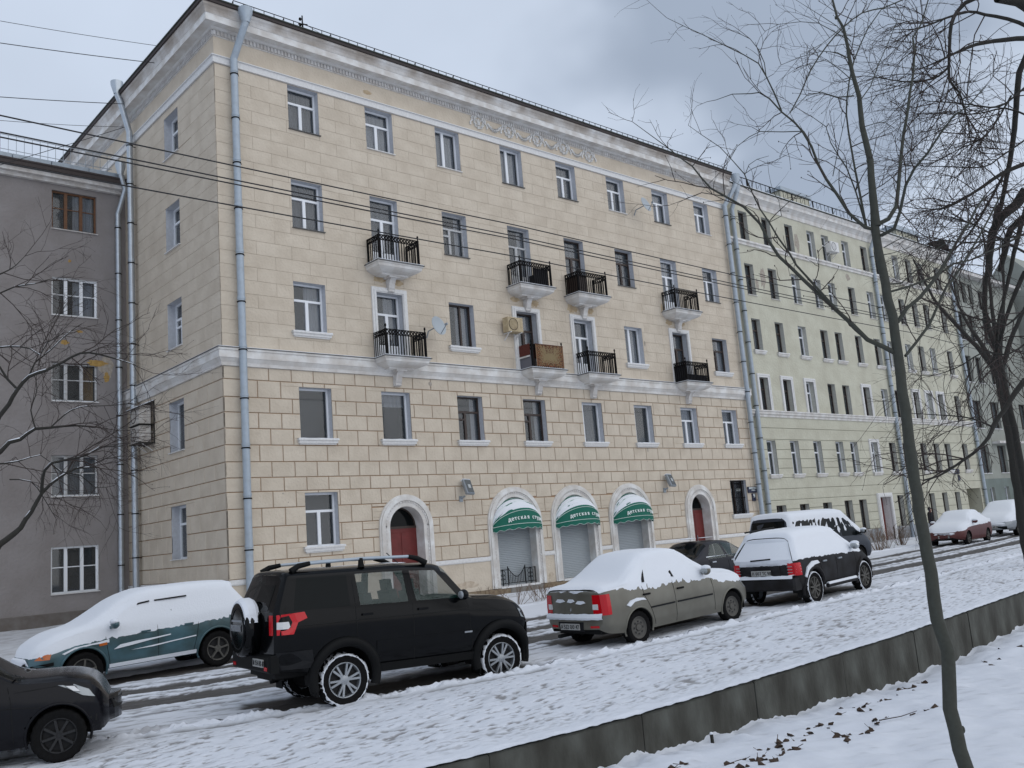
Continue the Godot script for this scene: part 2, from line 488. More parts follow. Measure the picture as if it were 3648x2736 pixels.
# bare ground left under the parked cars: x from, x to, offset from the rut line, width, heading
var BARE := [[6.6, 10.7, 0.75, 0.72], [12.4, 16.2, 1.9, 0.55], [17.4, 21.4, 1.6, 0.6], [1.5, 4.4, 1.3, 0.7]]
func side_shade(x: float, z: float, u: float) -> Array:
	var h := land(x, z) + 0.05
	var lump := nf.get_noise_2d(x * 1.1, z * 1.1) * 0.018 + nz.get_noise_2d(x * 3.7, z * 3.7) * 0.012
	var patch := nf.get_noise_2d(x * 0.35 + 40, z * 0.5)
	var a := nz.get_noise_2d(x * 1.5 + 3, z * 3.4)
	var b := nf.get_noise_2d(x * 4.0, z * 9.0 + 9)
	var walked := smooth(0.04, 0.2, u) * (1.0 - smooth(0.88, 0.97, u))
	var c3 := nz.get_noise_2d(x * 3.4 + 50, z * 6.0)
	var dirt := smooth(0.05, 0.5, a * 0.8 + patch * 0.5) * 0.24 * walked
	dirt = maxf(dirt, smooth(0.20, 0.34, c3 + b * 0.25 + patch * 0.22 - 0.02) * 0.85 * walked)
	# dirty crumbs along the top of the wall
	dirt = maxf(dirt, smooth(0.12, 0.5, b + nz.get_noise_2d(x * 6.0, z * 9.0) * 0.6) * 0.6 * exp(-pow((u - 0.14) / 0.07, 2)))
	h += lump - dirt * 0.02
	var c := SNOW.lerp(SLUSH, dirt)
	# melted line at the kerb, then crumbled snow thrown up by the wheels
	var kb := (1.0 - u)
	var line := exp(-pow((kb - 0.055) / 0.016, 2)) * smooth(-0.25, 0.15, nz.get_noise_2d(x * 0.8, 7.0))
	c = c.lerp(SLUSH * 0.6, line * 0.85)
	h -= line * 0.03
	var heap := exp(-pow(kb / 0.03, 2))
	h += heap * (0.015 + 0.12 * maxf(0, nz.get_noise_2d(x * 1.7, z * 2.6) + 0.10) + 0.05 * nz.get_noise_2d(x * 9, z * 9))
	if u < 0.0005: h = land(x, z) + 0.004
	if u > 0.9995: h -= 0.25
	elif u < 0.02: h = land(x, z) + 0.042 + 0.010 * nf.get_noise_2d(x * 5.0, z * 5.0)
	return [h, c]
func road_shade(x: float, z: float, u: float) -> Array:
	var w := curve(RUT, x) - z
	var h := land(x, z) + 0.045
	var far := smooth(14, 40, x)
	var wob := nf.get_noise_2d(x * 0.35, 2.0) * 0.10 + nz.get_noise_2d(x * 1.6, w * 0.5) * 0.06
	var s := w + wob
	var fray := nz.get_noise_2d(x * 3.2, w * 5.0) * 0.14
	var wet := 0.0
	for t in [[0.44, 0.40, 1.0], [1.78, 0.30, 1.0], [1.22, 0.07, 0.6], [2.45, 0.10, 0.6], [3.35, 0.26, 0.95], [2.9, 0.06, 0.4], [-0.62, 0.10, 0.55], [-0.25, 0.05, 0.5]]:
		wet = maxf(wet, t[2] * smooth(0.09, -0.05, absf(s - t[0]) - t[1] + fray * (0.9 if t[1] > 0.1 else 1.6)))
	wet *= 0.82 + 0.3 * nf.get_noise_2d(x * 1.3, w * 4.0)
	var dirt := smooth(0.12, 0.5, nz.get_noise_2d(x * 0.9, w * 4.2) + 0.25 * nf.get_noise_2d(x * 4, w * 9)) * 0.55 * (1.0 - smooth(3.6, 4.4, w))
	var bare := 0.0
	var to_kerb := curve(KERB, x) - z
	for b in BARE:
		var e: float = absf(to_kerb - b[2]) - b[3] + nf.get_noise_2d(x * 2.5, z * 2.5) * 0.12
		var ex: float = maxf(b[0] - x, x - b[1]) + nf.get_noise_2d(x * 2.5 + 9, z * 2.5) * 0.2
		bare = maxf(bare, smooth(0.14, -0.1, maxf(e, ex)))
	if x > 4.6 and x < 9.2: bare = maxf(bare, smooth(0.12, -0.1, maxf(absf(z + 19.35) - 0.75 + nf.get_noise_2d(x * 2.0, z * 2.0) * 0.15, maxf(5.0 - x, x - 8.9))))
	h += nz.get_noise_2d(x * 2.2, w * 3.5) * 0.016 * (1.0 - wet)
	h += 0.012 * exp(-pow((absf(s - 0.44) - 0.5) / 0.06, 2)) + 0.012 * exp(-pow((absf(s - 1.78) - 0.4) / 0.06, 2))
	h -= 0.03 * maxf(wet, bare)
	# crumbs against the wheels by the kerb
	var heap := exp(-pow(to_kerb / 0.16, 2))
	h += heap * (0.02 + 0.13 * maxf(0, nz.get_noise_2d(x * 1.9, z * 2.3) + 0.10) + 0.05 * nz.get_noise_2d(x * 8, z * 8))
	var c := SNOW.lerp(SLUSH, dirt)
	c = c.lerp(SLUSH * 0.5, wet * 0.6).lerp(WET * (0.85 + 0.4 * nf.get_noise_2d(x * 3, w * 9)), smooth(0.25, 0.7, wet) * 0.95)
	c = c.lerp(WET * 0.8, bare * (1.0 - heap))
	if u < 0.0005: h -= 0.2
	return [h, c]
func far_shade(x: float, z: float, u: float) -> Array:
	var h := land(x, z) + 0.05 + nf.get_noise_2d(x * 0.9, z * 0.9) * 0.03 + nz.get_noise_2d(x * 3, z * 3) * 0.012
	var path := smooth(21.6, 22.2, -z)
	var d := smooth(0.15, 0.5, nz.get_noise_2d(x * 1.2, z * 2.5)) * (0.25 + 0.35 * path)
	if x < 11.5: d = maxf(d, 0.22 * smooth(21.0, 23.0, -z) + 0.25 * smooth(0.0, 0.4, nz.get_noise_2d(x * 0.8, z * 2.0)) * smooth(21, 23, -z))
	h += 0.05 * (1.0 - smooth(0, 0.05, u))
	if u < 0.0005: h -= 0.2
	return [h, SNOW.lerp(SLUSH * 1.3, d)]
func park_y(x: float, z: float) -> float:
	var w := z - curve(WALL, x)
	var base := -0.13 + smooth(14, 19, x) * 0.2 + maxf(0, x - 19) * 0.02
	return base + w * 0.085 - 0.05 * exp(-pow(w / 0.25, 2)) * (1.0 if w > 0 else 0.0)
func park_shade(x: float, z: float, u: float) -> Array:
	var h := park_y(x, z) + nf.get_noise_2d(x * 0.7, z * 0.7) * 0.05 + nz.get_noise_2d(x * 1.9, z * 1.9) * 0.035 + nz.get_noise_2d(x * 6, z * 6) * 0.008
	var bank := exp(-pow(u / 0.05, 2))
	h += bank * (0.05 + 0.10 * nz.get_noise_2d(x * 1.6, 4.0) + 0.05 * nf.get_noise_2d(x * 6, z * 4))
	var d := smooth(0.34, 0.6, nz.get_noise_2d(x * 2.5, z * 2.5)) * 0.25
	return [h, SNOW.lerp(SLUSH, d)]
func make_ground():
	var base := MB.new()
	base.col = SNOW
	base.quad(V(-300, -0.6, 60), V(400, -0.6, 60), V(400, -0.6, -400), V(-300, -0.6, -400))
	tag(part(base, "ground", M.ground_mix, self), "", "", "", "structure")
	sheet("pavement", 0.5, 62.0, func(x): return curve(WALL, x) + 0.022, func(x): return curve(KERB, x), 190, 0.0026, side_shade)
	sheet("road", -3.0, 95.0, func(x): return curve(KERB, x) + 0.08, func(x): return minf(-19.4, curve(RUT, x) - 3.0), 210, 0.0030, road_shade)
	sheet("far_pavement", -14.0, 95.0, func(x): return minf(-19.3, curve(RUT, x) - 2.9), func(x): return -31.38 if x < 11.0 else minf(-24.6, curve(RUT, x) - 3.5), 70, 0.006, far_shade)
	sheet("park_ground", -2.0, 48.0, func(x): return curve(WALL, x) - 0.12, func(x): return 3.0, 150, 0.0032, park_shade)
	# the retaining wall that holds the pavement above the park, slab by slab
	var wall := thing("retaining_wall", V(12, -0.1, -7.5), "long low dark concrete retaining wall with snow behind its top edge", "wall")
	var x := 0.4
	var k := 0
	while x < 46.0:
		var L := 2.05
		var x1 := x + L
		var mb := MB.new()
		mb.xf = Transform3D(Basis(), -wall.position)
		var jut := 0.012 * nf.get_noise_2d(k * 7.3, 1.0)
		var steps := 4
		for s in steps:
			var xa := lerpf(x + 0.008, x1 - 0.008, float(s) / steps); var xb := lerpf(x + 0.008, x1 - 0.008, float(s + 1) / steps)
			var za := curve(WALL, xa) + jut; var zb := curve(WALL, xb) + jut
			var ta := land(xa, za) + 0.015; var tb := land(xb, zb) + 0.015
			var bv := 0.02
			mb.quad(V(xa, -0.6, za), V(xb, -0.6, zb), V(xb, tb - bv, zb), V(xa, ta - bv, za))
			mb.quad(V(xa, ta - bv, za), V(xb, tb - bv, zb), V(xb, tb, zb - bv), V(xa, ta, za - bv))
			mb.quad(V(xa, ta, za - bv), V(xb, tb, zb - bv), V(xb, tb, zb - 0.25), V(xa, ta, za - 0.25))
			if s == 0: mb.quad(V(xa, -0.6, za - 0.25), V(xa, -0.6, za), V(xa, ta - bv, za), V(xa, ta - bv, za - 0.25))
			if s == steps - 1: mb.quad(V(xb, -0.6, zb), V(xb, -0.6, zb - 0.25), V(xb, tb - bv, zb - 0.25), V(xb, tb - bv, zb))
		part(mb, "concrete_slab", M.concrete, wall)
		x = x1; k += 1

# ---- building kit: a facade frame has x along it, y up, z outwards ------
func cells(mb: MB, x0: float, x1: float, y0: float, y1: float, holes: Array, z: float):
	# flat wall with rectangular holes
	var xs := [x0, x1]; var ys := [y0, y1]
	for h in holes:
		for q in [h[0], h[2]]:
			if q > x0 and q < x1 and not xs.has(q): xs.append(q)
		for q in [h[1], h[3]]:
			if q > y0 and q < y1 and not ys.has(q): ys.append(q)
	xs.sort(); ys.sort()
	for j in ys.size() - 1:
		var run := -1
		for i in xs.size() - 1:
			var cx: float = (xs[i] + xs[i + 1]) * 0.5; var cy: float = (ys[j] + ys[j + 1]) * 0.5
			var open := false
			for h in holes:
				if cx > h[0] and cx < h[2] and cy > h[1] and cy < h[3]: open = true
			if not open and run < 0: run = i
			if run >= 0 and (open or i == xs.size() - 2):
				var e: int = i if open else i + 1
				mb.quad(V(xs[run], ys[j], z), V(xs[e], ys[j], z), V(xs[e], ys[j + 1], z), V(xs[run], ys[j + 1], z))
				run = -1
func reveal(mb: MB, h: Array, z0: float, z1: float):
	# the four inner faces of an opening, from the wall face z0 back to z1
	mb.quad(V(h[0], h[1], z1), V(h[0], h[1], z0), V(h[0], h[3], z0), V(h[0], h[3], z1))
	mb.quad(V(h[2], h[1], z0), V(h[2], h[1], z1), V(h[2], h[3], z1), V(h[2], h[3], z0))
	mb.quad(V(h[0], h[3], z0), V(h[2], h[3], z0), V(h[2], h[3], z1), V(h[0], h[3], z1))
	mb.quad(V(h[0], h[1], z1), V(h[2], h[1], z1), V(h[2], h[1], z0), V(h[0], h[1], z0))
func cut(r: Array, holes: Array) -> Array:
	# rectangle minus holes
	var outp := [r]
	for h in holes:
		var nxt := []
		for q in outp:
			if h[0] >= q[2] or h[2] <= q[0] or h[1] >= q[3] or h[3] <= q[1]:
				nxt.append(q); continue
			if h[1] > q[1]: nxt.append([q[0], q[1], q[2], h[1]])
			if h[3] < q[3]: nxt.append([q[0], h[3], q[2], q[3]])
			var b: float = maxf(q[1], h[1]); var t: float = minf(q[3], h[3])
			if h[0] > q[0]: nxt.append([q[0], b, h[0], t])
			if h[2] < q[2]: nxt.append([h[2], b, q[2], t])
		outp = nxt
	return outp
var block_cache := {}
func lay_blocks(owner_: Node3D, called: String, rest_name: String, list: Array, mats: Array, most: int):
	# list of [frame, rect, depth, chamfer]; the largest in view become parts, the rest one part
	var keyed := []
	for b in list:
		var f: Transform3D = b[0]
		var r: Array = b[1]
		var mid := f * V((r[0] + r[2]) * 0.5, (r[1] + r[3]) * 0.5, 0)
		var to := cam_at - mid
		var seen: float = (r[2] - r[0]) * (r[3] - r[1]) * maxf(0, f.basis.z.dot(to.normalized())) / to.length_squared()
		keyed.append([seen, b, mid])
	keyed.sort_custom(func(a, b): return a[0] > b[0])
	var rest := MB.new()
	rest.xf = Transform3D(Basis(), -owner_.position)
	for i in keyed.size():
		var b: Array = keyed[i][1]
		var r: Array = b[1]
		var f: Transform3D = b[0]
		if i < most:
			var w: float = r[2] - r[0]; var h: float = r[3] - r[1]
			var key := "%.3f_%.3f_%.3f" % [w, h, b[2]]
			if not block_cache.has(key):
				var mb := MB.new()
				mb.block(0, 0, w, h, 0, b[2], b[3])
				block_cache[key] = mb.mesh()
			var o := part(block_cache[key], called, mats[rng.randi() % mats.size()], owner_)
			o.transform = Transform3D(f.basis, f * V(r[0], r[1], 0) - owner_.position)
		else:
			rest.xf = Transform3D(f.basis, f.origin - owner_.position)
			rest.block(r[0], r[1], r[2], r[3], 0, b[2], b[3])
	if rest.v.size():
		tag(part(rest, rest_name, mats[0], owner_), "", "", "", "stuff")

var win_cache := {}
func bars_mesh(list: Array) -> ArrayMesh:
	var mb := MB.new()
	for b in list: mb.box(V(b[0], b[1], b[4]), V(b[2], b[3], b[5]))
	return mb.mesh()
func drape(w: float, h: float, x0: float, folds: float) -> ArrayMesh:
	var mb := MB.new()
	var k := int(w / 0.03) + 2
	for i in k:
		var a := w * i / k; var b := w * (i + 1) / k
		var za := sin((a + x0) * folds) * 0.022 + sin((a + x0) * folds * 2.3 + 1.0) * 0.01
		var zb := sin((b + x0) * folds) * 0.022 + sin((b + x0) * folds * 2.3 + 1.0) * 0.01
		mb.quad(V(a, 0, za), V(b, 0, zb), V(b, h, zb), V(a, h, za))
	return mb.mesh()
# kinds: T transom over two leaves, D two leaves, S single, N narrow leaf left + wide, V transom, small vent, G door with glass, O two uneven leaves, R three lights, P plain
func window(owner_: Node3D, f: Transform3D, h: Array, kind: String, fm: String, recess: float, cur: int) -> MeshInstance3D:
	var w: float = h[2] - h[0]; var hh: float = h[3] - h[1]
	var key := "%s_%s_%.2f_%.2f" % [kind, fm, w, hh]
	var th := 0.055
	if not win_cache.has(key):
		var bars := []; var lights := []
		var z0 := -0.03; var z1 := 0.03
		for q in [[0, 0, th, hh], [w - th, 0, w, hh], [th, 0, w - th, th], [th, hh - th, w - th, hh]]:
			bars.append([q[0], q[1], q[2], q[3], z0, z1])
		var split := func(x0, y0, x1, y1, at, wide):
			# mullion with a pane either side
			bars.append([at - wide, y0, at + wide, y1, z0 + 0.004, z1 + 0.012])
			lights.append([x0, y0, at - wide, y1]); lights.append([at + wide, y0, x1, y1])
		var ty: float = hh * 0.66
		match kind:
			"T":
				bars.append([th, ty - 0.035, w - th, ty + 0.035, z0 + 0.002, z1 + 0.008])
				lights.append([th, ty + 0.035, w - th, hh - th])
				split.call(th, th, w - th, ty - 0.035, w * 0.5, 0.05)
			"V":
				bars.append([th, ty - 0.035, w - th, ty + 0.035, z0 + 0.002, z1 + 0.008])
				lights.append([th, ty + 0.035, w - th, hh - th])
				bars.append([w * 0.42 - 0.045, th, w * 0.42 + 0.045, ty - 0.035, z0 + 0.004, z1 + 0.012])
				bars.append([th, ty * 0.72, w * 0.42 - 0.045, ty * 0.72 + 0.06, z0 + 0.005, z1 + 0.011])
				lights.append([th, th, w * 0.42 - 0.045, ty * 0.72]); lights.append([th, ty * 0.72 + 0.06, w * 0.42 - 0.045, ty - 0.035])
				lights.append([w * 0.42 + 0.045, th, w - th, ty - 0.035])
			"D": split.call(th, th, w - th, hh - th, w * 0.45, 0.055)
			"N": split.call(th, th, w - th, hh - th, w * 0.2, 0.04)
			"O": split.call(th, th, w - th, hh - th, w * 0.58, 0.035)
			"S": lights.append([th, th, w - th, hh - th])
			"P": split.call(th, th, w - th, hh - th, w * 0.55, 0.03)
			"G":
				bars.append([th, hh * 0.70 - 0.035, w - th, hh * 0.70 + 0.035, z0 + 0.002, z1 + 0.008])
				lights.append([th, hh * 0.70 + 0.035, w - th, hh - th])
				bars.append([th, th, w - th, hh * 0.24, z0 + 0.01, z1 - 0.01])
				split.call(th, hh * 0.24, w - th, hh * 0.70 - 0.035, w * 0.52, 0.055)
			"R":
				bars.append([w * 0.32 - 0.05, th, w * 0.32 + 0.05, hh - th, z0 + 0.004, z1 + 0.012])
				bars.append([w * 0.66 - 0.05, th, w * 0.66 + 0.05, hh - th, z0 + 0.004, z1 + 0.012])
				for q in [[th, w * 0.32 - 0.05], [w * 0.32 + 0.05, w * 0.66 - 0.05], [w * 0.66 + 0.05, w - th]]:
					bars.append([q[0], hh * 0.55, q[1], hh * 0.55 + 0.03, z0 + 0.012, z1 - 0.012])
					lights.append([q[0], th, q[1], hh * 0.55]); lights.append([q[0], hh * 0.55 + 0.03, q[1], hh - th])
		var pm := []
		for l in lights:
			var mb := MB.new()
			mb.box(V(l[0] - 0.004, l[1] - 0.004, -0.008), V(l[2] + 0.004, l[3] + 0.004, 0.0))
			pm.append(mb.mesh())
		win_cache[key] = [bars_mesh(bars), pm]
	var got: Array = win_cache[key]
	var o := part(got[0], "window", M[fm], owner_)
	o.transform = Transform3D(f.basis, f * V(h[0], h[1], -recess) - owner_.position)
	for p in got[1]: part(p, "pane", M.pane, o)
	# what hangs behind the glass: 0 nothing, 1 net over all, 2 side curtains, 3 dim net, 4 warm, 5 blind at the top, 6 half width
	var cm: String = ["", "curtain", "curtain", "curtain_dim", "curtain_warm", "curtain", "curtain"][cur]
	var spans := []
	match cur:
		1, 3, 4: spans = [[0.03, 0.03, w - 0.06, hh - 0.06]]
		2: spans = [[0.03, 0.03, w * 0.25, hh - 0.06], [w * 0.72, 0.03, w * 0.25, hh - 0.06]]
		5: spans = [[0.03, hh * 0.72, w - 0.06, hh * 0.25]]
		6: spans = [[w * 0.5, 0.03, w * 0.46, hh - 0.06]]
	for s in spans:
		var k2 := "c%.2f_%.2f" % [s[2], s[3]]
		if not win_cache.has(k2): win_cache[k2] = drape(s[2], s[3], rng.randf() * 3.0, 31.0)
		var c := part(win_cache[k2], "curtain", M[cm], o)
		c.position = V(s[0], s[1], -0.12)
	return o
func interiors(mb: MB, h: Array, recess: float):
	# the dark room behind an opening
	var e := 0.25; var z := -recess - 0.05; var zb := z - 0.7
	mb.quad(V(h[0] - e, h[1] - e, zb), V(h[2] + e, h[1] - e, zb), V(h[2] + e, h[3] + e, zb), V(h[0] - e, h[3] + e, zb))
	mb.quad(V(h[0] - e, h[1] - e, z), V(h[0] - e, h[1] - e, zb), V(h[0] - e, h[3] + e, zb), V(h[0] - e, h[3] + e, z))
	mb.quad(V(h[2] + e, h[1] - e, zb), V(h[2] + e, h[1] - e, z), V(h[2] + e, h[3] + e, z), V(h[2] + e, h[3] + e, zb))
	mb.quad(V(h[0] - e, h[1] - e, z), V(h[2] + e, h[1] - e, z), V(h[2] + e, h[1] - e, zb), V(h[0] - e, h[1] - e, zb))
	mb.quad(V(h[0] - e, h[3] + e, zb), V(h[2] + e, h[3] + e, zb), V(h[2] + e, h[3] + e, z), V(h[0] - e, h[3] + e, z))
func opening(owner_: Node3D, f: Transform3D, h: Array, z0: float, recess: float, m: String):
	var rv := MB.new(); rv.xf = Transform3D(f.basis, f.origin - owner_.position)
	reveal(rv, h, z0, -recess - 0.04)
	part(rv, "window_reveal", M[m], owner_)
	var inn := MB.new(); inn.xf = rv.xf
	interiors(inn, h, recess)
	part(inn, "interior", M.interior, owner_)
func sill(owner_: Node3D, f: Transform3D, h: Array, big: bool, m: String, snow := false, under := ""):
	var mb := MB.new()
	mb.xf = Transform3D(f.basis, f.origin - owner_.position)
	if big:
		var e := 0.13
		mb.box(V(h[0] - e, h[1] - 0.05, -0.26), V(h[2] + e, h[1], 0.12))
		mb.box(V(h[0] - e + 0.03, h[1] - 0.13, 0.0), V(h[2] + e - 0.03, h[1] - 0.05, 0.085))
		mb.box(V(h[0] - e + 0.07, h[1] - 0.17, 0.0), V(h[2] + e - 0.07, h[1] - 0.13, 0.05))
	else:
		mb.box(V(h[0] - 0.015, h[1] - 0.025, -0.26), V(h[2] + 0.035, h[1], 0.055))
	var o := part(mb, "window_sill", M[m], owner_)
	if snow:
		var s := MB.new()
		s.xf = mb.xf
		var k := 10
		var x0: float = h[0] - (0.12 if big else 0.0); var x1: float = h[2] + (0.12 if big else 0.02)
		for i in k:
			var a := lerpf(x0, x1, float(i) / k); var b := lerpf(x0, x1, float(i + 1) / k)
			var ha := 0.012 + 0.02 * absf(nf.get_noise_2d(a * 4, h[1])); var hb := 0.012 + 0.02 * absf(nf.get_noise_2d(b * 4, h[1]))
			var zf := 0.115 if big else 0.05
			s.quad(V(a, h[1] + 0.002, zf), V(b, h[1] + 0.002, zf), V(b, h[1] + hb, zf - 0.012), V(a, h[1] + ha, zf - 0.012))
			s.quad(V(a, h[1] + ha, zf - 0.012), V(b, h[1] + hb, zf - 0.012), V(b, h[1] + hb, -0.2), V(a, h[1] + ha, -0.2))
		part(s, "snow", M.snow, o)
func sweep(mb: MB, st: Array, prof: Array):
	# st: [base, outward] pairs in plan; profile of Vector2(out, y)
	for i in st.size() - 1:
		for j in prof.size() - 1:
			var q := func(s: Array, p: Vector2) -> Vector3:
				var g: Vector2 = s[0] + s[1] * p.x
				return V(g.x, p.y, g.y)
			mb.quad(q.call(st[i], prof[j]), q.call(st[i + 1], prof[j]), q.call(st[i + 1], prof[j + 1]), q.call(st[i], prof[j + 1]))
func pipe(owner_: Node3D, pts: Array, r: float, m: String, gap: float, wall_dir: Vector3, funnel := true):
	var mb := MB.new()
	mb.xf = Transform3D(Basis(), -owner_.position)
	var fine := []
	for p in pts: fine.append(p)
	for i in fine.size() - 1:
		mb.tube([fine[i], fine[i + 1]], r, r, 12, true)
		if i > 0: mb.ball(fine[i], Vector3.ONE * r * 1.02, 12, 8)
	var o := part(mb, "drainpipe", M[m], owner_)
	if funnel:
		var fb := MB.new(); fb.xf = mb.xf
		var t: Vector3 = pts[0]
		fb.tube([t + V(0, -0.02, 0), t + V(0, 0.3, 0)], r * 1.05, r * 2.0, 14)
		fb.tube([t + V(0, 0.3, 0), t + V(0, 0.42, 0)], r * 2.0, r * 2.05, 14, true)
		part(fb, "funnel", M[m], o)
	var top: Vector3 = pts[pts.size() - 2]; var bot: Vector3 = pts[pts.size() - 1]
	var y := top.y - 0.4
	var k := 0
	var cl := MB.new(); cl.xf = mb.xf
	var br := MB.new(); br.xf = mb.xf
	while y > bot.y + 0.4:
		var c := top.lerp(bot, (top.y - y) / (top.y - bot.y))
		cl.tube([c + V(0, -0.035, 0), c + V(0, 0.035, 0)], r * 1.1, r * 1.14, 12, true)
		br.tube([c + V(0, -0.02, 0) - V(0, 0.1, 0), c - V(0, 0.085, 0)], r * 1.13, r * 1.13, 12, true)
		br.bar(c - V(0, 0.11, 0), c - V(0, 0.11, 0) + wall_dir * 0.2, 0.02)
		var side := wall_dir.cross(Vector3.UP)
		br.bar(c - V(0, 0.11, 0) - side * (r + 0.03), c - V(0, 0.11, 0) + side * (r + 0.03), 0.022)
		y -= gap; k += 1
	part(cl, "pipe_collar", M[m], o)
	part(br, "pipe_bracket", M.iron, o)
func arch_ring(mb: MB, cx: float, y0: float, ys: float, ri: float, ro: float, z0: float, z1: float):
	# upside-down U: legs from y0 to the spring line ys, then a half circle
	var p := []
	var seg := 22
	p.append([Vector2(cx - ri, y0), Vector2(cx - ro, y0)])
	for i in seg + 1:
		var a := PI - PI * i / seg
		p.append([Vector2(cx + cos(a) * ri, ys + sin(a) * ri), Vector2(cx + cos(a) * ro, ys + sin(a) * ro)])
	p.append([Vector2(cx + ri, y0), Vector2(cx + ro, y0)])
	for i in p.size() - 1:
		var a: Vector2 = p[i][0]; var b: Vector2 = p[i + 1][0]; var A: Vector2 = p[i][1]; var B: Vector2 = p[i + 1][1]
		mb.quad(V(a.x, a.y, z1), V(b.x, b.y, z1), V(B.x, B.y, z1), V(A.x, A.y, z1))
		mb.quad(V(A.x, A.y, z1), V(B.x, B.y, z1), V(B.x, B.y, z0), V(A.x, A.y, z0))
		mb.quad(V(b.x, b.y, z1), V(a.x, a.y, z1), V(a.x, a.y, z0), V(b.x, b.y, z0))
	mb.quad(V(cx - ro, y0, z0), V(cx - ri, y0, z0), V(cx - ri, y0, z1), V(cx - ro, y0, z1))
	mb.quad(V(cx + ri, y0, z0), V(cx + ro, y0, z0), V(cx + ro, y0, z1), V(cx + ri, y0, z1))

# ---- the cream apartment building --------------------------------------
const CX := 10.92
const FZ := -24.0
const XR := 35.9
var COLS := [13.26, 16.07, 18.97, 21.95, 24.83, 27.75, 30.6, 33.5]
func make_cream_building():
	var b := thing("apartment_building", V(23, 0.7, -26), "five storey cream apartment building with white cornice, dark iron balconies and three shopfront arches", "building")
	var F := Transform3D(Basis(), V(0, 0, FZ))
	var S := Transform3D(Basis(Vector3.BACK, Vector3.UP, Vector3.LEFT), V(CX, 0, 0))
	var at := func(mb: MB, f: Transform3D): mb.xf = Transform3D(f.basis, f.origin - b.position)
	var rc := 0.26
	# openings: rect, kind, frame, curtain, sill (0 thin, 1 moulded, -1 none)
	var W := []
	var k5 := ["T", "T", "D", "D", "T", "T", "T", "T"]
	var c5 := [3, 1, 1, 1, 3, 3, 1, 1]
	for i in 8:
		var x: float = [13.27, 16.07, 18.92, 21.9, 24.76, 27.63, 30.5, 33.38][i]
		W.append([[x, 15.44, x + 1.06, 16.89], k5[i], "white_frame", c5[i], 0])
	var k4 := ["T", "G", "V", "V", "G", "T", "G", "T"]
	var f4 := ["white_frame", "white_frame", "old_frame", "old_frame", "brown_frame", "brown_frame", "white_frame", "white_frame"]
	var c4 := [3, 3, 2, 2, 3, 3, 1, 3]
	var x4 := [13.26, 16.06, 18.97, 21.95, 24.83, 27.72, 30.58, 33.47]
	for i in 8:
		var door: bool = i in [1, 3, 4, 6]
		W.append([[x4[i], 11.46 if door else 12.27, x4[i] + 1.06, 13.8], "G" if door else k4[i], f4[i], c4[i], -1 if door else 0])
	var k3 := ["T", "G", "O", "G", "G", "D", "G", "V"]
	var f3 := ["white_frame", "white_frame", "brown_frame", "brown_frame", "white_frame", "white_frame", "brown_frame", "brown_frame"]
	var x3 := [13.2, 16.08, 19.0, 22.0, 24.92, 27.83, 30.78, 33.6]
	for i in 8:
		var door: bool = i in [1, 3, 4, 6]
		W.append([[x3[i], 8.42 if door else 9.05, x3[i] + (1.0 if door else 1.07), 10.58], k3[i], f3[i], [6, 6, 6, 1, 3, 1, 3, 2][i], -1 if door else 1])
	var k2 := ["S", "S", "V", "V", "N", "N", "T", "T"]
	var f2 := ["white_frame", "white_frame", "brown_frame", "brown_frame", "white_frame", "white_frame", "white_frame", "white_frame"]
	var x2 := [13.24, 16.09, 19.08, 22.03, 25.0, 27.93, 30.85, 33.7]
	for i in 8:
		W.append([[x2[i], 5.86, x2[i] + 1.07, 7.38], k2[i], f2[i], [0, 5, 2, 2, 3, 0, 1, 3][i], 1])
	W.append([[13.29, 2.76, 14.36, 4.3], "T", "white_frame", 0, 1])
	W.append([[33.69, 2.82, 34.86, 4.29], "D", "brown_frame", 3, 1])
	var WS := []
	for q in [[15.25, 16.68], [12.2, 13.66], [9.06, 10.54], [5.9, 7.43], [2.73, 4.28]]:
		WS.append([[-27.85, q[0], -26.72, q[1]], "T", "white_frame", 3, 0])
	WS[2][1] = "V"; WS[3][1] = "S"
	# arches: centre, inner half, outer half, bottom, spring line, kind
	var A := [[16.72, 0.63, 1.0, 0.95, 3.16, "door"], [21.2, 0.87, 1.22, 0.97, 3.08, "shop"], [24.1, 0.87, 1.22, 0.97, 3.08, "shop"], [27.1, 0.87, 1.22, 0.97, 3.08, "shop"], [31.42, 0.60, 1.0, 0.95, 3.16, "door"]]
	var holes := []; var sholes := []
	for w in W: holes.append(w[0])
	for w in WS: sholes.append(w[0])
	var covers := []
	for a in A:
		holes.append([a[0] - a[1], a[3], a[0] + a[1], a[4] + a[1]])
		covers.append([a[0] - a[2] + 0.1, 0.9, a[0] + a[2] - 0.1, a[4]])
		for s in 6:
			var y0: float = a[4] + a[2] * s / 6.0 - 0.02; var y1: float = minf(a[4] + a[2] * (s + 1) / 6.0, a[4] + a[2])
			var hw: float = sqrt(maxf(0.0, a[2] * a[2] - pow(y1 - a[4], 2))) - 0.03
			if hw > 0.1: covers.append([a[0] - hw, y0, a[0] + hw, y1])
	# backing walls: lower brown joints, upper fine joints
	var low := MB.new(); var up := MB.new()
	for g in [[F, CX, XR, holes], [S, -39.0, FZ, sholes]]:
		at.call(low, g[0]); at.call(up, g[0])
		cells(low, g[1] + (0.03 if g[0] == F else 0.0), g[2] - (0.0 if g[0] == F else 0.03), 0.3, 8.0, g[3], -0.03)
		cells(up, g[1] + (0.012 if g[0] == F else 0.0), g[2] - (0.0 if g[0] == F else 0.012), 8.0, 18.0, g[3], -0.012)
		for w in (W if g[0] == F else WS):
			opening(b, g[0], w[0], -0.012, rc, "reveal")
	part(low, "wall", M.joint, b); part(up, "wall", M.joint_fine, b)
	var shell := MB.new(); shell.xf = Transform3D(Basis(), -b.position)
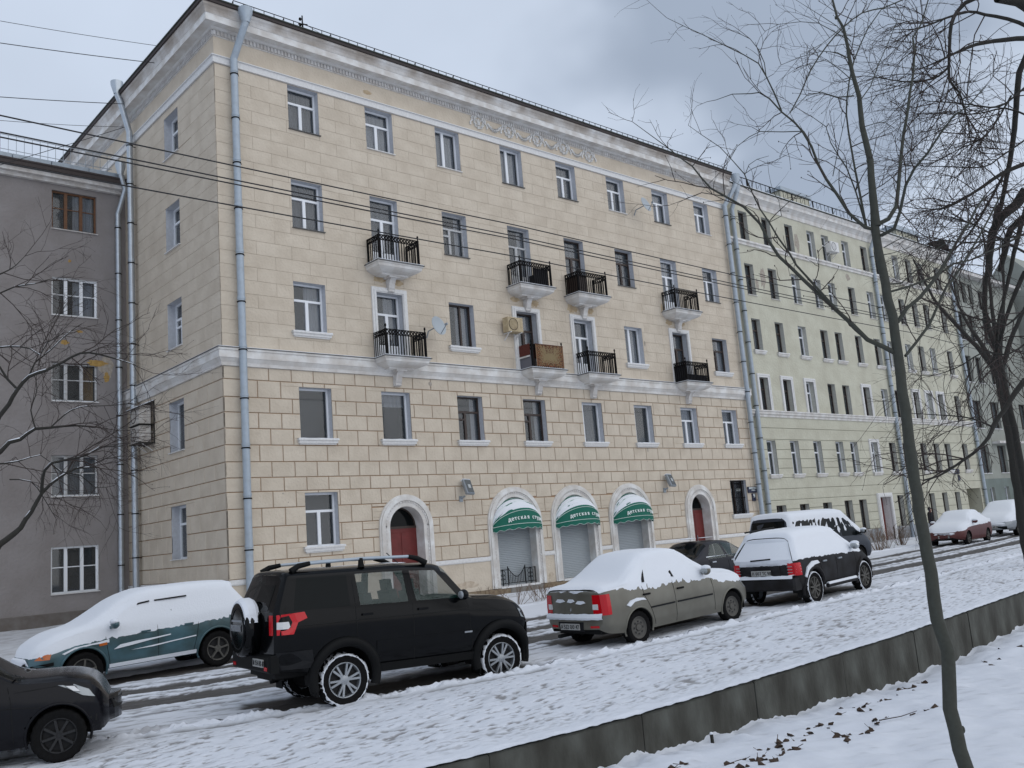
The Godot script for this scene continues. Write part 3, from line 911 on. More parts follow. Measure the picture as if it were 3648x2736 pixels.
	shell.quad(V(XR, 0.2, FZ - 15), V(CX, 0.2, FZ - 15), V(CX, 18.4, FZ - 15), V(XR, 18.4, FZ - 15))
	shell.quad(V(XR, 0.2, FZ), V(XR, 0.2, FZ - 15), V(XR, 18.4, FZ - 15), V(XR, 18.4, FZ))
	part(shell, "back_wall", M.joint_fine, b)
	# rusticated blocks below the belt course
	var rust := []
	var ys := [2.04, 2.48, 2.91, 3.40, 3.91, 4.37, 4.76, 5.20, 5.67, 6.13, 6.58, 7.01, 7.51, 7.88]
	for j in ys.size() - 1:
		for g in [[F, CX, XR, holes + covers], [S, -39.0, FZ, sholes]]:
			var x: float = g[1] if g[0] == F else g[2]
			var dirn := 1.0 if g[0] == F else -1.0
			var first := true
			while (x < g[2] - 0.05) if g[0] == F else (x > g[1] + 0.05):
				var w := 0.715
				if first: w = 0.66 if j % 2 == 0 else 1.02
				var xe: float = clampf(x + w * dirn, g[1], g[2])
				var r := [minf(x, xe) + (0.0 if first and g[0] == F else 0.011), ys[j] + 0.011, maxf(x, xe) - (0.0 if first and g[0] == S else 0.011), ys[j + 1] - 0.011]
				for q in cut(r, g[3]):
					if q[2] - q[0] > 0.04 and q[3] - q[1] > 0.04: rust.append([Transform3D(g[0].basis, g[0] * V(0, 0, -0.03)), q, 0.03, 0.012])
				x = xe; first = false
	lay_blocks(b, "rusticated_block", "rusticated_blocks", rust, [M.stucco, M.stucco, M.stucco_b, M.stucco_c], 300)
	# upper wall scored into large panels
	var pan := []
	var y := 8.4
	var j2 := 0
	while y < 16.9:
		var y1 := minf(y + 0.4045, 16.92)
		for g in [[F, CX, XR, holes], [S, -39.0, FZ, sholes]]:
			var x: float = g[1] if g[0] == F else g[2]
			var dirn := 1.0 if g[0] == F else -1.0
			var first := true
			while (x < g[2] - 0.05) if g[0] == F else (x > g[1] + 0.05):
				var w := 1.135
				if first and j2 % 2 == 0: w = 0.6
				var xe: float = clampf(x + w * dirn, g[1], g[2])
				var r := [minf(x, xe) + (0.0 if first and g[0] == F else 0.003), y + 0.004, maxf(x, xe) - (0.0 if first and g[0] == S else 0.003), y1 - 0.004]
				for q in cut(r, g[3]):
					if q[2] - q[0] > 0.03 and q[3] - q[1] > 0.03: pan.append([Transform3D(g[0].basis, g[0] * V(0, 0, -0.012)), q, 0.012, 0.002])
				x = xe; first = false
		y = y1; j2 += 1
	lay_blocks(b, "wall_panel", "wall_panels", pan, [M.stucco, M.stucco, M.stucco_b, M.stucco_c], 300)
	# plain frieze under the cornice, smooth dado below, stone plinth
	var fr := MB.new(); at.call(fr, F)
	fr.box(V(CX + 0.001, 17.14, -0.3), V(XR, 17.8, -0.002))
	at.call(fr, S); fr.box(V(-39.0, 17.14, -0.3), V(FZ - 0.001, 17.8, -0.002))
	part(fr, "frieze", M.stucco, b)
	for sp in [[CX + 0.01, 15.76], [17.7, 19.99], [22.4, 22.9], [25.3, 25.9], [28.3, 30.44], [32.4, XR]]:
		var n := maxi(1, int((sp[1] - sp[0]) / 0.78))
		for i in n:
			var xa := lerpf(sp[0], sp[1], float(i) / n); var xb := lerpf(sp[0], sp[1], float(i + 1) / n)
			var mb := MB.new(); at.call(mb, F)
			mb.block(xa + 0.004, 0.96, xb - 0.004, 1.915, -0.03, 0.012, 0.004)
			part(mb, "dado_panel", M.stucco_c if i % 2 else M.stucco, b)
		var th := MB.new(); at.call(th, F)
		th.box(V(sp[0], 1.91, -0.02), V(sp[1], 2.035, 0.05))
		th.box(V(sp[0], 1.885, -0.02), V(sp[1], 1.912, 0.03))
		part(th, "string_course", M.trim_clean, b)
	for i in 6:
		var mb := MB.new(); at.call(mb, S)
		mb.block(-31.4 + i * 1.233 + 0.004, 0.96, -31.4 + (i + 1) * 1.233 - 0.004, 1.915, -0.03, 0.012, 0.004)
		part(mb, "dado_panel", M.stucco, b)
	var th2 := MB.new(); at.call(th2, S)
	th2.box(V(-31.4, 1.91, -0.02), V(FZ + 0.05, 2.035, 0.05))
	part(th2, "string_course", M.trim_clean, b)
	var px := CX - 0.04
	var pk := 0
	while px < XR:
		var mb := MB.new(); at.call(mb, F)
		var xe := minf(px + [1.3, 1.75, 1.1, 1.55][pk % 4], XR)
		mb.block(px + 0.004, 0.2, xe - 0.004, 0.95, -0.1, 0.07, 0.015)
		part(mb, "plinth_stone", M.plinth if pk % 3 != 1 else M.plinth_grey, b)
		px = xe; pk += 1
	var ps := MB.new(); at.call(ps, S); ps.block(-31.4, 0.2, FZ + 0.06, 0.95, -0.1, 0.07, 0.015); part(ps, "plinth_stone", M.plinth_grey, b)
	# belt course and upper band
	var st := [[Vector2(CX, -39.0), Vector2(-1, 0)], [Vector2(CX, FZ), Vector2(-1, 1)], [Vector2(XR, FZ), Vector2(0, 1)], [Vector2(XR, FZ), Vector2(-0.001, 0)]]
	var mbb := MB.new(); mbb.xf = Transform3D(Basis(), -b.position)
	sweep(mbb, st, [Vector2(-0.02, 7.87), Vector2(0.05, 7.88), Vector2(0.06, 7.97), Vector2(0.13, 8.08), Vector2(0.15, 8.09), Vector2(0.15, 8.29), Vector2(0.18, 8.30), Vector2(0.18, 8.36)])
	var belt := part(mbb, "belt_course", M.trim, b)
	var cap := MB.new(); cap.xf = mbb.xf
	sweep(cap, st, [Vector2(0.17, 8.36), Vector2(0.20, 8.362), Vector2(0.20, 8.385), Vector2(-0.02, 8.43)])
	part(cap, "flashing", M.sill_metal, belt)
	var sn := MB.new(); sn.xf = mbb.xf
	sweep(sn, st, [Vector2(0.185, 8.388), Vector2(0.18, 8.402), Vector2(0.0, 8.445)])
	part(sn, "snow", M.snow, belt)
	var bd := MB.new(); bd.xf = mbb.xf
	sweep(bd, st, [Vector2(-0.02, 16.91), Vector2(0.05, 16.915), Vector2(0.055, 17.10), Vector2(0.10, 17.11), Vector2(0.10, 17.135), Vector2(-0.02, 17.16)])
	part(bd, "upper_band", M.trim_clean, b)
	# cornice with dentils, dirty cove, gutter and roof
	var co := MB.new(); co.xf = mbb.xf
	sweep(co, st, [Vector2(-0.02, 17.74), Vector2(0.03, 17.75), Vector2(0.03, 17.77)])
	sweep(co, st, [Vector2(0.03, 17.93), Vector2(0.09, 17.95), Vector2(0.12, 18.0), Vector2(0.36, 18.02), Vector2(0.36, 17.985), Vector2(0.385, 17.985), Vector2(0.385, 18.19), Vector2(0.40, 18.2)])
	part(co, "cornice", M.trim, b)
	var cv := MB.new(); cv.xf = mbb.xf
	sweep(cv, st, [Vector2(0.40, 18.2), Vector2(0.405, 18.22), Vector2(0.42, 18.29), Vector2(0.455, 18.36), Vector2(0.50, 18.405), Vector2(0.51, 18.47)])
	part(cv, "cornice_cove", M.cove, b)
	var dt := MB.new(); at.call(dt, F)
	dt.box(V(CX, 17.77, -0.02), V(XR, 17.93, 0.012))
	var dx := CX - 0.03
	while dx < XR - 0.1:
		dt.box(V(dx + 0.02, 17.785, 0.0), V(dx + 0.085, 17.925, 0.05)); dx += 0.115
	at.call(dt, S)
	dt.box(V(-39.0, 17.77, -0.02), V(FZ, 17.93, 0.012))
	dx = -38.9
	while dx < FZ: dt.box(V(dx + 0.02, 17.785, 0.0), V(dx + 0.085, 17.925, 0.05)); dx += 0.115
	part(dt, "dentil_course", M.trim_old, b)
	var rf := MB.new(); rf.xf = mbb.xf
	sweep(rf, st, [Vector2(0.46, 18.47), Vector2(0.56, 18.48), Vector2(0.57, 18.56)])
	part(rf, "gutter", M.gutter, b)
	var rt := MB.new(); rt.xf = mbb.xf
	sweep(rt, st.slice(0, 3), [Vector2(0.57, 18.56), Vector2(0.60, 18.565), Vector2(0.60, 18.60), Vector2(0.4, 18.63), Vector2(-4.5, 18.95)])
	rt.quad(V(CX + 4.5, 18.95, -39.0), V(CX + 4.5, 18.95, FZ - 4.5), V(XR, 18.95, FZ - 4.5), V(XR, 18.95, -39.0))
	part(rt, "roof", M.roof_metal, b)
	var rr := MB.new(); rr.xf = mbb.xf
	var zz := FZ + 0.34
	var x2b := CX + 0.5
	while x2b < XR:
		rr.bar(V(x2b, 18.62, zz), V(x2b, 18.88, zz), 0.016); x2b += 0.33
	for yy in [18.70, 18.88]: rr.bar(V(CX + 0.5, yy, zz), V(XR, yy, zz), 0.018)
	x2b = CX + 0.5
	while x2b < XR: rr.bar(V(x2b, 18.87, zz), V(x2b, 18.62, zz - 0.4), 0.018); x2b += 1.65
	part(rr, "roof_railing", M.iron, b)
	# windows and sills
	for w in W:
		window(b, F, w[0], w[1], w[2], rc, w[3])
		if w[4] >= 0: sill(b, F, w[0], w[4] == 1, "trim_clean" if w[4] == 1 else ("sill_metal" if rng.randf() < 0.6 else "trim_clean"), w[4] == 1)
	for w in WS:
		window(b, S, w[0], w[1], w[2], rc + 0.04, w[3])
		sill(b, S, w[0], false, "trim_clean")
	# white surrounds of the third floor balcony doors
	for i in [1, 3, 4, 6]:
		var h: Array = W[16 + i][0]
		var mb := MB.new(); at.call(mb, F)
		for q in [[0.0, 0.17, 0.06], [0.03, 0.09, 0.085]]:
			mb.box(V(h[0] - q[1], h[1], -0.02), V(h[0] - q[0], h[3] + q[1], q[2]))
			mb.box(V(h[2] + q[0], h[1], -0.02), V(h[2] + q[1], h[3] + q[1], q[2]))
			mb.box(V(h[0] - q[0], h[3] + q[0], -0.02), V(h[2] + q[0], h[3] + q[1], q[2]))
		part(mb, "door_surround", M.trim_clean, b)
	# arches
	for a in A: arch(b, F, a)
	balconies(b, F)
	wear(b, F)
	garland(b, F)
	# bars over the ground floor corner window, lettering behind them
	var gr := MB.new(); at.call(gr, F)
	var gx := 33.74
	while gx < 34.85: gr.bar(V(gx, 2.84, -0.12), V(gx, 4.27, -0.12), 0.02); gx += 0.095
	for gy in [2.95, 3.55, 4.15]: gr.bar(V(33.7, gy, -0.12), V(34.85, gy, -0.12), 0.022)
	part(gr, "window_bars", M.iron, b)
	letters(b, "РАЗ", F * V(33.79, 3.80, -0.20), Basis(), 0.14, 0.01, M.letters)
	letters(b, "ТАХИ", F * V(34.30, 3.80, -0.20), Basis(), 0.14, 0.01, M.letters)
	# drainpipes
	pipe(b, [V(11.66, 18.12, -23.38), V(11.62, 17.98, -23.42), V(11.46, 17.1, -23.82), V(11.44, 0.9, -23.82)], 0.105, "zinc_paint", 1.38, Vector3.FORWARD)
	pipe(b, [V(10.3, 18.5, -30.3), V(10.42, 18.2, -30.3), V(10.70, 17.2, -30.3), V(10.74, 0.95, -30.3)], 0.10, "zinc", 1.38, Vector3.RIGHT)
	pipe(b, [V(36.12, 18.1, -23.42), V(36.0, 17.9, -23.45), V(35.52, 17.0, -23.80), V(35.50, 0.85, -23.80)], 0.105, "zinc_paint", 1.38, Vector3.FORWARD)
func letters(owner_: Node3D, text: String, at: Vector3, bs: Basis, size: float, depth: float, m: Material, called := "lettering", bold := true) -> MeshInstance3D:
	var t := TextMesh.new()
	var f := SystemFont.new()
	f.font_names = PackedStringArray(["Droid Sans"])
	if bold: f.font_weight = 700
	t.font = f
	t.text = text
	t.font_size = 32
	t.pixel_size = size / 32.0
	t.depth = depth
	t.horizontal_alignment = HORIZONTAL_ALIGNMENT_LEFT
	t.vertical_alignment = VERTICAL_ALIGNMENT_BOTTOM
	var o := part(t, called, m, owner_)
	o.transform = Transform3D(bs, at - owner_.position)
	return o
func arch(b: Node3D, F: Transform3D, a: Array):
	var mb := MB.new(); mb.xf = Transform3D(F.basis, F.origin - b.position)
	var ri: float = a[1]; var ro: float = a[2]
	arch_ring(mb, a[0], a[3], a[4], ri, ro, -0.03, 0.055)
	arch_ring(mb, a[0], a[3], a[4], ri + (ro - ri) * 0.50, ri + (ro - ri) * 0.86, 0.05, 0.095)
	arch_ring(mb, a[0], a[3], a[4], ri - 0.0, ri + 0.012, -0.44, -0.028)
	var o := part(mb, "arch_surround", M.trim, b)
	# carved bead between the mouldings
	var bd := MB.new(); bd.xf = mb.xf
	var rb := ri + (ro - ri) * 0.40
	var y: float = a[3] + 0.1
	while y < a[4]:
		for s in [-1, 1]: bd.box(V(a[0] + s * rb - 0.025, y, 0.05), V(a[0] + s * rb + 0.025, y + 0.07, 0.078))
		y += 0.105
	var n := int(PI * rb / 0.105)
	for i in n:
		var t := PI * (i + 0.5) / n
		bd.obox(V(a[0] + cos(t) * rb, a[4] + sin(t) * rb, 0.064), Basis(Vector3.BACK, t), V(0.05, 0.07, 0.028))
	part(bd, "carved_bead", M.trim_old, o)
	var fill := PackedVector2Array()
	fill.append(Vector2(a[0] - ri, a[4])); 
	for i in 17:
		var t := PI - PI * i / 16.0
		fill.append(Vector2(a[0] + cos(t) * ri, a[4] + sin(t) * ri))
	if a[5] == "door":
		var d := MB.new(); d.xf = mb.xf
		d.box(V(a[0] - ri, a[3], -0.42), V(a[0] + ri, a[4] - 0.02, -0.37))
		var dr := part(d, "door", M.red_door, b)
		var pn := MB.new(); pn.xf = mb.xf
		for s in [-1, 1]:
			for q in [[a[3] + 0.12, a[3] + 0.75], [a[3] + 0.85, a[4] - 0.15]]:
				pn.block(a[0] + (0.04 if s > 0 else -ri + 0.06), q[0], a[0] + (ri - 0.06 if s > 0 else -0.04), q[1], -0.37, -0.352, 0.01)
		part(pn, "door_panel", M.red_door, dr)
		var hd := MB.new(); hd.xf = mb.xf
		hd.bar(V(a[0] + 0.05, a[3] + 0.9, -0.33), V(a[0] + 0.05, a[3] + 1.15, -0.33), 0.02)
		part(hd, "door_handle", M.lamp_grey, dr)
		var fl := MB.new(); fl.xf = mb.xf
		fl.prism(fill, -0.42, -0.40)
		part(fl, "fanlight", M.dark_glass, b)
		var fb := MB.new(); fb.xf = mb.xf
		fb.box(V(a[0] - ri, a[4] - 0.03, -0.43), V(a[0] + ri, a[4] + 0.04, -0.355))
		arch_ring(fb, a[0], a[4] + 0.04, a[4], ri - 0.05, ri, -0.43, -0.38)
		part(fb, "fanlight_frame", M.brown_frame, b)
	else:
		# roller shutter: each slat bulges
		var sh := MB.new(); sh.xf = mb.xf
		var yy: float = a[3] + 0.05
		while yy < a[4] + 0.1:
			var z := -0.28
			sh.quad(V(a[0] - ri, yy, z), V(a[0] + ri, yy, z), V(a[0] + ri, yy + 0.022, z + 0.014), V(a[0] - ri, yy + 0.022, z + 0.014))
			sh.quad(V(a[0] - ri, yy + 0.022, z + 0.014), V(a[0] + ri, yy + 0.022, z + 0.014), V(a[0] + ri, yy + 0.055, z + 0.010), V(a[0] - ri, yy + 0.055, z + 0.010))
			sh.quad(V(a[0] - ri, yy + 0.055, z + 0.010), V(a[0] + ri, yy + 0.055, z + 0.010), V(a[0] + ri, yy + 0.06, z), V(a[0] - ri, yy + 0.06, z))
			yy += 0.06
		part(sh, "roller_shutter", M.shutter, b)
		var tp := MB.new(); tp.xf = mb.xf
		tp.prism(fill, -0.3, -0.27)
		part(tp, "shutter_head", M.shutter, b)
		var si := MB.new(); si.xf = mb.xf
		si.box(V(a[0] - ri, a[3] - 0.02, -0.3), V(a[0] + ri, a[3] + 0.045, 0.09))
		part(si, "shop_sill", M.trim_clean, b)
		if a[0] < 22 or a[0] > 26: low_grille(b, mb.xf, a)
		awning(F, a)
func low_grille(b: Node3D, xf: Transform3D, a: Array):
	# low wrought iron grille: two lattice ends and a dip between
	var g := MB.new(); g.xf = xf
	var y0: float = a[3] + 0.04; var ri: float = a[1]
	var z := -0.12
	for s in [-1, 1]:
		for p in [ri - 0.02, ri * 0.45, ri * 0.72]:
			g.bar(V(a[0] + s * p, y0, z), V(a[0] + s * p, y0 + (0.55 if p > ri * 0.5 else 0.64), z), 0.022)
		g.bar(V(a[0] + s * ri * 0.45, y0 + 0.53, z), V(a[0] + s * ri, y0 + 0.53, z), 0.02)
		g.bar(V(a[0] + s * ri * 0.45, y0 + 0.08, z), V(a[0] + s * ri, y0 + 0.08, z), 0.02)
		for q in 3:
			var ring := []
			for t in 13: ring.append(V(a[0] + s * ri * 0.72 + cos(TAU * t / 12) * 0.13, y0 + 0.16 + q * 0.13 + sin(TAU * t / 12) * 0.09, z))
			g.tube(ring, 0.009, 0.009, 4)
	var arc := []
	for t in 15:
		var u := t / 14.0
		arc.append(V(a[0] + lerpf(-ri * 0.45, ri * 0.45, u), y0 + 0.28 + 0.33 * pow(absf(u - 0.5) * 2, 1.7), z))
	g.tube(arc, 0.013, 0.013, 5)
	g.bar(V(a[0] - ri * 0.45, y0 + 0.08, z), V(a[0] + ri * 0.45, y0 + 0.08, z), 0.02)
	for t in 11:
		var u := (t + 0.5) / 11.0
		g.bar(V(a[0] + lerpf(-ri * 0.45, ri * 0.45, u), y0 + 0.08, z), V(a[0] + lerpf(-ri * 0.45, ri * 0.45, u), y0 + 0.27 + 0.33 * pow(absf(u - 0.5) * 2, 1.7), z), 0.011)
	part(g, "window_grille", M.iron, b)
var aw_no := 0
func awning(F: Transform3D, a: Array):
	# quarter-dome canopy: ribs fan out from the two lower corners
	var where := ["left shopfront arch, nearest the left red door", "middle of the three shopfront arches", "right shopfront arch, nearest the right red door"]
	var o := thing("awning", F * V(a[0], a[4], 0), "green scalloped awning with snow, over the " + where[aw_no], "awning", "green shop awnings")
	var R: float = a[2] - 0.12
	var D := 0.62
	var H: float = 0.98
	var y0 := -0.16
	# point on the canopy: s 0..1 left to right corner, e 0 (wall arch) .. 1 (front rib)
	var P := func(s: float, e: float, off: float) -> Vector3:
		var t := PI - PI * s
		var tilt := e * PI * 0.5
		var r := R + off
		return V(cos(t) * r, y0 + sin(t) * (H + off) * cos(tilt * 0.93), sin(t) * (D + off) * sin(tilt) * 1.0)
	var cl := MB.new()
	var ns := 28
	var panels := 3
	for pnl in panels:
		for k in 4:
			for i in ns:
				var e0 := (pnl + k / 4.0) / panels; var e1 := (pnl + (k + 1) / 4.0) / panels
				var sag := func(k2: float) -> float: return -0.02 * sin(PI * k2)
				cl.quad(P.call(float(i) / ns, e1, sag.call((k + 1) / 4.0)), P.call(float(i + 1) / ns, e1, sag.call((k + 1) / 4.0)), P.call(float(i + 1) / ns, e0, sag.call(k / 4.0)), P.call(float(i) / ns, e0, sag.call(k / 4.0)))
	# scalloped valance hanging from the front rib
	for i in ns * 2:
		var s0 := float(i) / (ns * 2); var s1 := float(i + 1) / (ns * 2)
		var A: Vector3 = P.call(s0, 1.0, 0.0); var B: Vector3 = P.call(s1, 1.0, 0.0)
		var d0 := 0.155 + 0.022 * cos(s0 * TAU * 9); var d1 := 0.155 + 0.022 * cos(s1 * TAU * 9)
		cl.quad(A - V(0, d0, 0), B - V(0, d1, 0), B, A)
	part(cl, "canopy", M.awning, o)
	var tr := MB.new()
	for e in [0.0, 1.0 / 3, 2.0 / 3, 1.0]:
		var line := []
		for i in ns + 1: line.append(P.call(float(i) / ns, e, 0.006))
		tr.tube(line, 0.009, 0.009, 5)
	var hem := []
	for i in ns * 4 + 1:
		var s := float(i) / (ns * 4)
		hem.append(P.call(s, 1.0, 0.002) - V(0, 0.155 + 0.022 * cos(s * TAU * 9), 0))
	tr.tube(hem, 0.006, 0.006, 4)
	part(tr, "piping", M.awning_trim, o)
	# snow lying on the upper panels, ragged at its edges
	var sn := MB.new()
	var rg := 20
	for k in rg:
		for i in ns * 2:
			var c := []
			var okk := 0
			for q in [[0, 1], [1, 1], [1, 0], [0, 0]]:
				var s: float = (i + q[0]) / (ns * 2.0); var e: float = 0.08 + 0.56 * (k + q[1]) / rg
				var th := 0.030 * smooth(-0.16, 0.22, nz.get_noise_2d(s * 3.4 + aw_no * 9.0, e * 6.0) + 0.50 - 1.7 * pow(absf(s - 0.55) * 1.25, 2.6) - 0.25 * smooth(0.5, 0.64, e)) * sin(PI * clampf((e - 0.06) / 0.60, 0, 1))
				if th > 0.004: okk += 1
				c.append(P.call(s, e, th - 0.024))
			if okk > 0: sn.quad(c[0], c[1], c[2], c[3])
	part(sn, "snow", M.snow, o)
	# white lettering bent round the front panel
	var txt := "детская студия"
	var s := 0.275
	var wd := {"д": 0.112, "е": 0.100, "т": 0.090, "с": 0.090, "к": 0.093, "а": 0.098, "я": 0.098, " ": 0.06, "у": 0.092, "и": 0.108}
	var lt := Node3D.new(); lt.name = "lettering"; o.add_child(lt, true)
	for ch in txt:
		var w: float = wd[ch]
		var ds: float = w * 1.02 / (R * PI * (0.62 + 0.38 * absf(cos(PI * (s - 0.0)))) )
		var e := 0.86
		var p0: Vector3 = P.call(s + ds * 0.5, e, 0.012)
		var xa: Vector3 = (P.call(s + ds, e, 0.012) - P.call(s, e, 0.012)).normalized()
		var ya: Vector3 = (P.call(s + ds * 0.5, e - 0.06, 0.012) - P.call(s + ds * 0.5, e + 0.06, 0.012)).normalized()
		var za := xa.cross(ya).normalized(); ya = za.cross(xa)
		if ch != " ":
			var g := letters(o, ch, Vector3.ZERO, Basis(), 0.185, 0.006, M.letters)
			o.remove_child(g); lt.add_child(g, true)
			g.transform = Transform3D(Basis(xa, ya, za), p0 - xa * w * 0.5 - ya * 0.10)
		s += ds
	aw_no += 1
func balconies(b: Node3D, F: Transform3D):
	var list := [[15.72, 17.5, 11.40, 0], [21.66, 23.42, 11.40, 1], [24.57, 26.38, 11.40, 2], [30.3, 32.1, 11.40, 0], [15.78, 17.55, 8.36, 0], [21.88, 23.64, 8.36, 3], [24.72, 26.48, 8.34, 0], [30.5, 32.25, 8.34, 4]]
	for q in list:
		var root := Node3D.new(); root.name = numbered("balcony", b); b.add_child(root, true)
		root.position = F * V((q[0] + q[1]) * 0.5, q[2], 0) - b.position
		var hw: float = (q[1] - q[0]) * 0.5 - 0.02
		var D := 0.76
		# moulded slab, stepping back to the bracket
		var mb := MB.new()
		var lay := [[0.0, 0.0], [-0.045, 0.0], [-0.05, 0.03], [-0.14, 0.05], [-0.15, 0.075], [-0.17, 0.09], [-0.21, 0.15], [-0.25, 0.25], [-0.275, 0.37], [-0.31, 0.38]]
		for i in lay.size() - 1:
			var a: Array = lay[i]; var e: Array = lay[i + 1]
			var p := [V(-hw + a[1], a[0], 0), V(-hw + a[1], a[0], D - a[1]), V(hw - a[1], a[0], D - a[1]), V(hw - a[1], a[0], 0)]
			var q2 := [V(-hw + e[1], e[0], 0), V(-hw + e[1], e[0], D - e[1]), V(hw - e[1], e[0], D - e[1]), V(hw - e[1], e[0], 0)]
			for k in 3: mb.quad(q2[k], q2[k + 1], p[k + 1], p[k])
		mb.box(V(-hw + 0.002, -0.02, 0), V(hw - 0.002, -0.001, D - 0.002))
		mb.quad(V(-hw + 0.38, -0.31, 0), V(hw - 0.38, -0.31, 0), V(hw - 0.38, -0.31, D - 0.38), V(-hw + 0.38, -0.31, D - 0.38))
		part(mb, "slab", M.trim, root)
		var ed := MB.new()
		ed.box(V(-hw - 0.03, 0.0, 0.0), V(hw + 0.03, 0.02, D + 0.04))
		part(ed, "slab_flashing", M.sill_metal, root)
		var sn := MB.new()
		sn.block(-hw, 0.03, hw, 0.05, 0.05, D + 0.02, 0.008)
		part(sn, "snow", M.snow, root)
		# scrolled bracket
		var br := MB.new()
		var prof := PackedVector2Array([Vector2(0, -0.30), Vector2(0.30, -0.30), Vector2(0.31, -0.36), Vector2(0.25, -0.42), Vector2(0.20, -0.52), Vector2(0.17, -0.66), Vector2(0.13, -0.72), Vector2(0.15, -0.77), Vector2(0.10, -0.80), Vector2(0, -0.80)])
		br.xf = Transform3D(Basis(Vector3.BACK, Vector3.UP, Vector3.LEFT), Vector3.ZERO)
		br.prism(prof, -0.11, 0.11, true)
		br.xf = Transform3D()
		br.box(V(-0.2, -0.36, 0), V(0.2, -0.305, 0.36))
		part(br, "bracket", M.trim_old if q[3] != 2 else M.trim, root)
		var cv := MB.new()
		for k in 5: cv.obox(V(0.114, -0.42 - k * 0.07, 0.10 + 0.03 * sin(k * 2.0)), Basis(Vector3.RIGHT, 0.5 * k), V(0.012, 0.05, 0.03))
		for k in 5: cv.obox(V(-0.114, -0.42 - k * 0.07, 0.10 + 0.03 * sin(k * 2.0)), Basis(Vector3.RIGHT, 0.5 * k), V(0.012, 0.05, 0.03))
		part(cv, "bracket_carving", M.trim_old, root)
		# iron railing: posts with finials, top frieze, balusters
		var rl := MB.new()
		var x := hw - 0.12; var zf := D - 0.08; var top := 0.86
		for s in [-1, 1]:
			rl.bar(V(s * x, 0.02, zf), V(s * x, top + 0.02, zf), 0.05)
			rl.bar(V(s * x, 0.02, 0.02), V(s * x, top, 0.02), 0.03)
		part(rl, "corner_post", M.iron, root)
		var fi := MB.new()
		for s in [-1, 1]:
			fi.ball(V(s * x, top + 0.05, zf), V(0.02, 0.03, 0.02), 8, 5)
			fi.ball(V(s * x, top + 0.12, zf), V(0.032, 0.06, 0.032), 10, 6)
		part(fi, "finial", M.iron, root)
		var ra := MB.new()
		for yy in [0.06, top - 0.16, top]:
			ra.bar(V(-x, yy, zf), V(x, yy, zf), 0.032, 0.024)
			for s in [-1, 1]: ra.bar(V(s * x, yy, 0.0), V(s * x, yy, zf), 0.032, 0.024)
		part(ra, "rail", M.iron, root)
		var fz := MB.new()
		var nn := 13
		for i in nn:
			var u := lerpf(-x, x, (i + 0.5) / nn)
			var ring := []
			for t in 9: ring.append(V(u + cos(TAU * t / 8) * 0.042, top - 0.08 + sin(TAU * t / 8) * 0.05, zf))
			fz.tube(ring, 0.019, 0.019, 4)
			fz.box(V(u - 0.055, top - 0.16, zf - 0.006), V(u - 0.035, top, zf + 0.006))
		for s in [-1, 1]:
			for i in 6:
				var u := lerpf(0.03, zf, (i + 0.5) / 6)
				var ring := []
				for t in 9: ring.append(V(s * x, top - 0.08 + sin(TAU * t / 8) * 0.05, u + cos(TAU * t / 8) * 0.042))
				fz.tube(ring, 0.019, 0.019, 4)
				fz.box(V(s * x - 0.006, top - 0.16, u - 0.05), V(s * x + 0.006, top, u - 0.03))
		part(fz, "pierced_frieze", M.iron, root)
		var ba := MB.new()
		var nb := 15
		for i in nb:
			var u := lerpf(-x, x, (i + 0.5) / nb)
			ba.bar(V(u, 0.06, zf), V(u, top - 0.16, zf), 0.023)
		for s in [-1, 1]:
			for i in 6:
				var u := lerpf(0.03, zf, (i + 0.5) / 6)
				ba.bar(V(s * x, 0.06, u), V(s * x, top - 0.16, u), 0.023)
		part(ba, "balusters", M.iron, root)
		if q[3] == 1:   # dark boards leaning behind the rail
			var db := MB.new(); db.box(V(-0.05, 0.06, zf - 0.10), V(x - 0.08, 0.70, zf - 0.06)); db.box(V(0.1, 0.06, 0.2), V(x - 0.1, 0.5, zf - 0.14))
			part(db, "stored_board", M.cloth_dark, root)
		if q[3] == 2:   # sheeting over the left side and corner
			var db := MB.new(); db.box(V(-x + 0.03, 0.05, 0.05), V(-x + 0.05, 0.74, zf - 0.03)); db.box(V(-x + 0.05, 0.05, zf - 0.06), V(-x + 0.5, 0.74, zf - 0.04))
			part(db, "side_sheet", M.brown_frame, root)
		if q[3] == 4:
			var db := MB.new(); db.box(V(-x + 0.03, 0.05, 0.05), V(-x + 0.05, 0.74, zf - 0.03)); db.box(V(-x + 0.05, 0.05, zf - 0.06), V(x - 0.05, 0.34, zf - 0.04))
			part(db, "side_sheet", M.cloth_dark, root)
		if q[3] == 3:
			var db := MB.new()
			db.box(V(-x - 0.03, 0.06, 0.03), V(-x - 0.02, top - 0.2, zf - 0.04))
			part(db, "side_sheet", M.sheet_grey, root)
			var at: Vector3 = F * V((q[0] + q[1]) * 0.5, q[2], 0)
			var cp := thing("carpet", at + V(0.08, 0.08, zf + 0.04), "patterned beige and brown carpet hung over the front rail of a balcony", "carpet")
			var cm := MB.new()
			var W := x * 2 - 0.12
			for i in 16:
				for j in 8:
					var f := func(u: float, v: float) -> Vector3: return V((u - 0.5) * W, v * 0.80, 0.012 + 0.010 * sin(u * 17.0) * (1.0 - v * 0.6))
					var u0 := i / 16.0; var u1 := (i + 1) / 16.0; var v0 := j / 8.0; var v1 := (j + 1) / 8.0
					var n0 := cm.v.size()
					cm.quad(f.call(u0, v0), f.call(u1, v0), f.call(u1, v1), f.call(u0, v1))
					cm.t[n0] = Vector2(u0, 1 - v0); cm.t[n0 + 1] = Vector2(u1, 1 - v0); cm.t[n0 + 2] = Vector2(u1, 1 - v1); cm.t[n0 + 3] = Vector2(u0, 1 - v1)
			part(cm, "front_hanging", M.carpet, cp)
			var cb := MB.new()
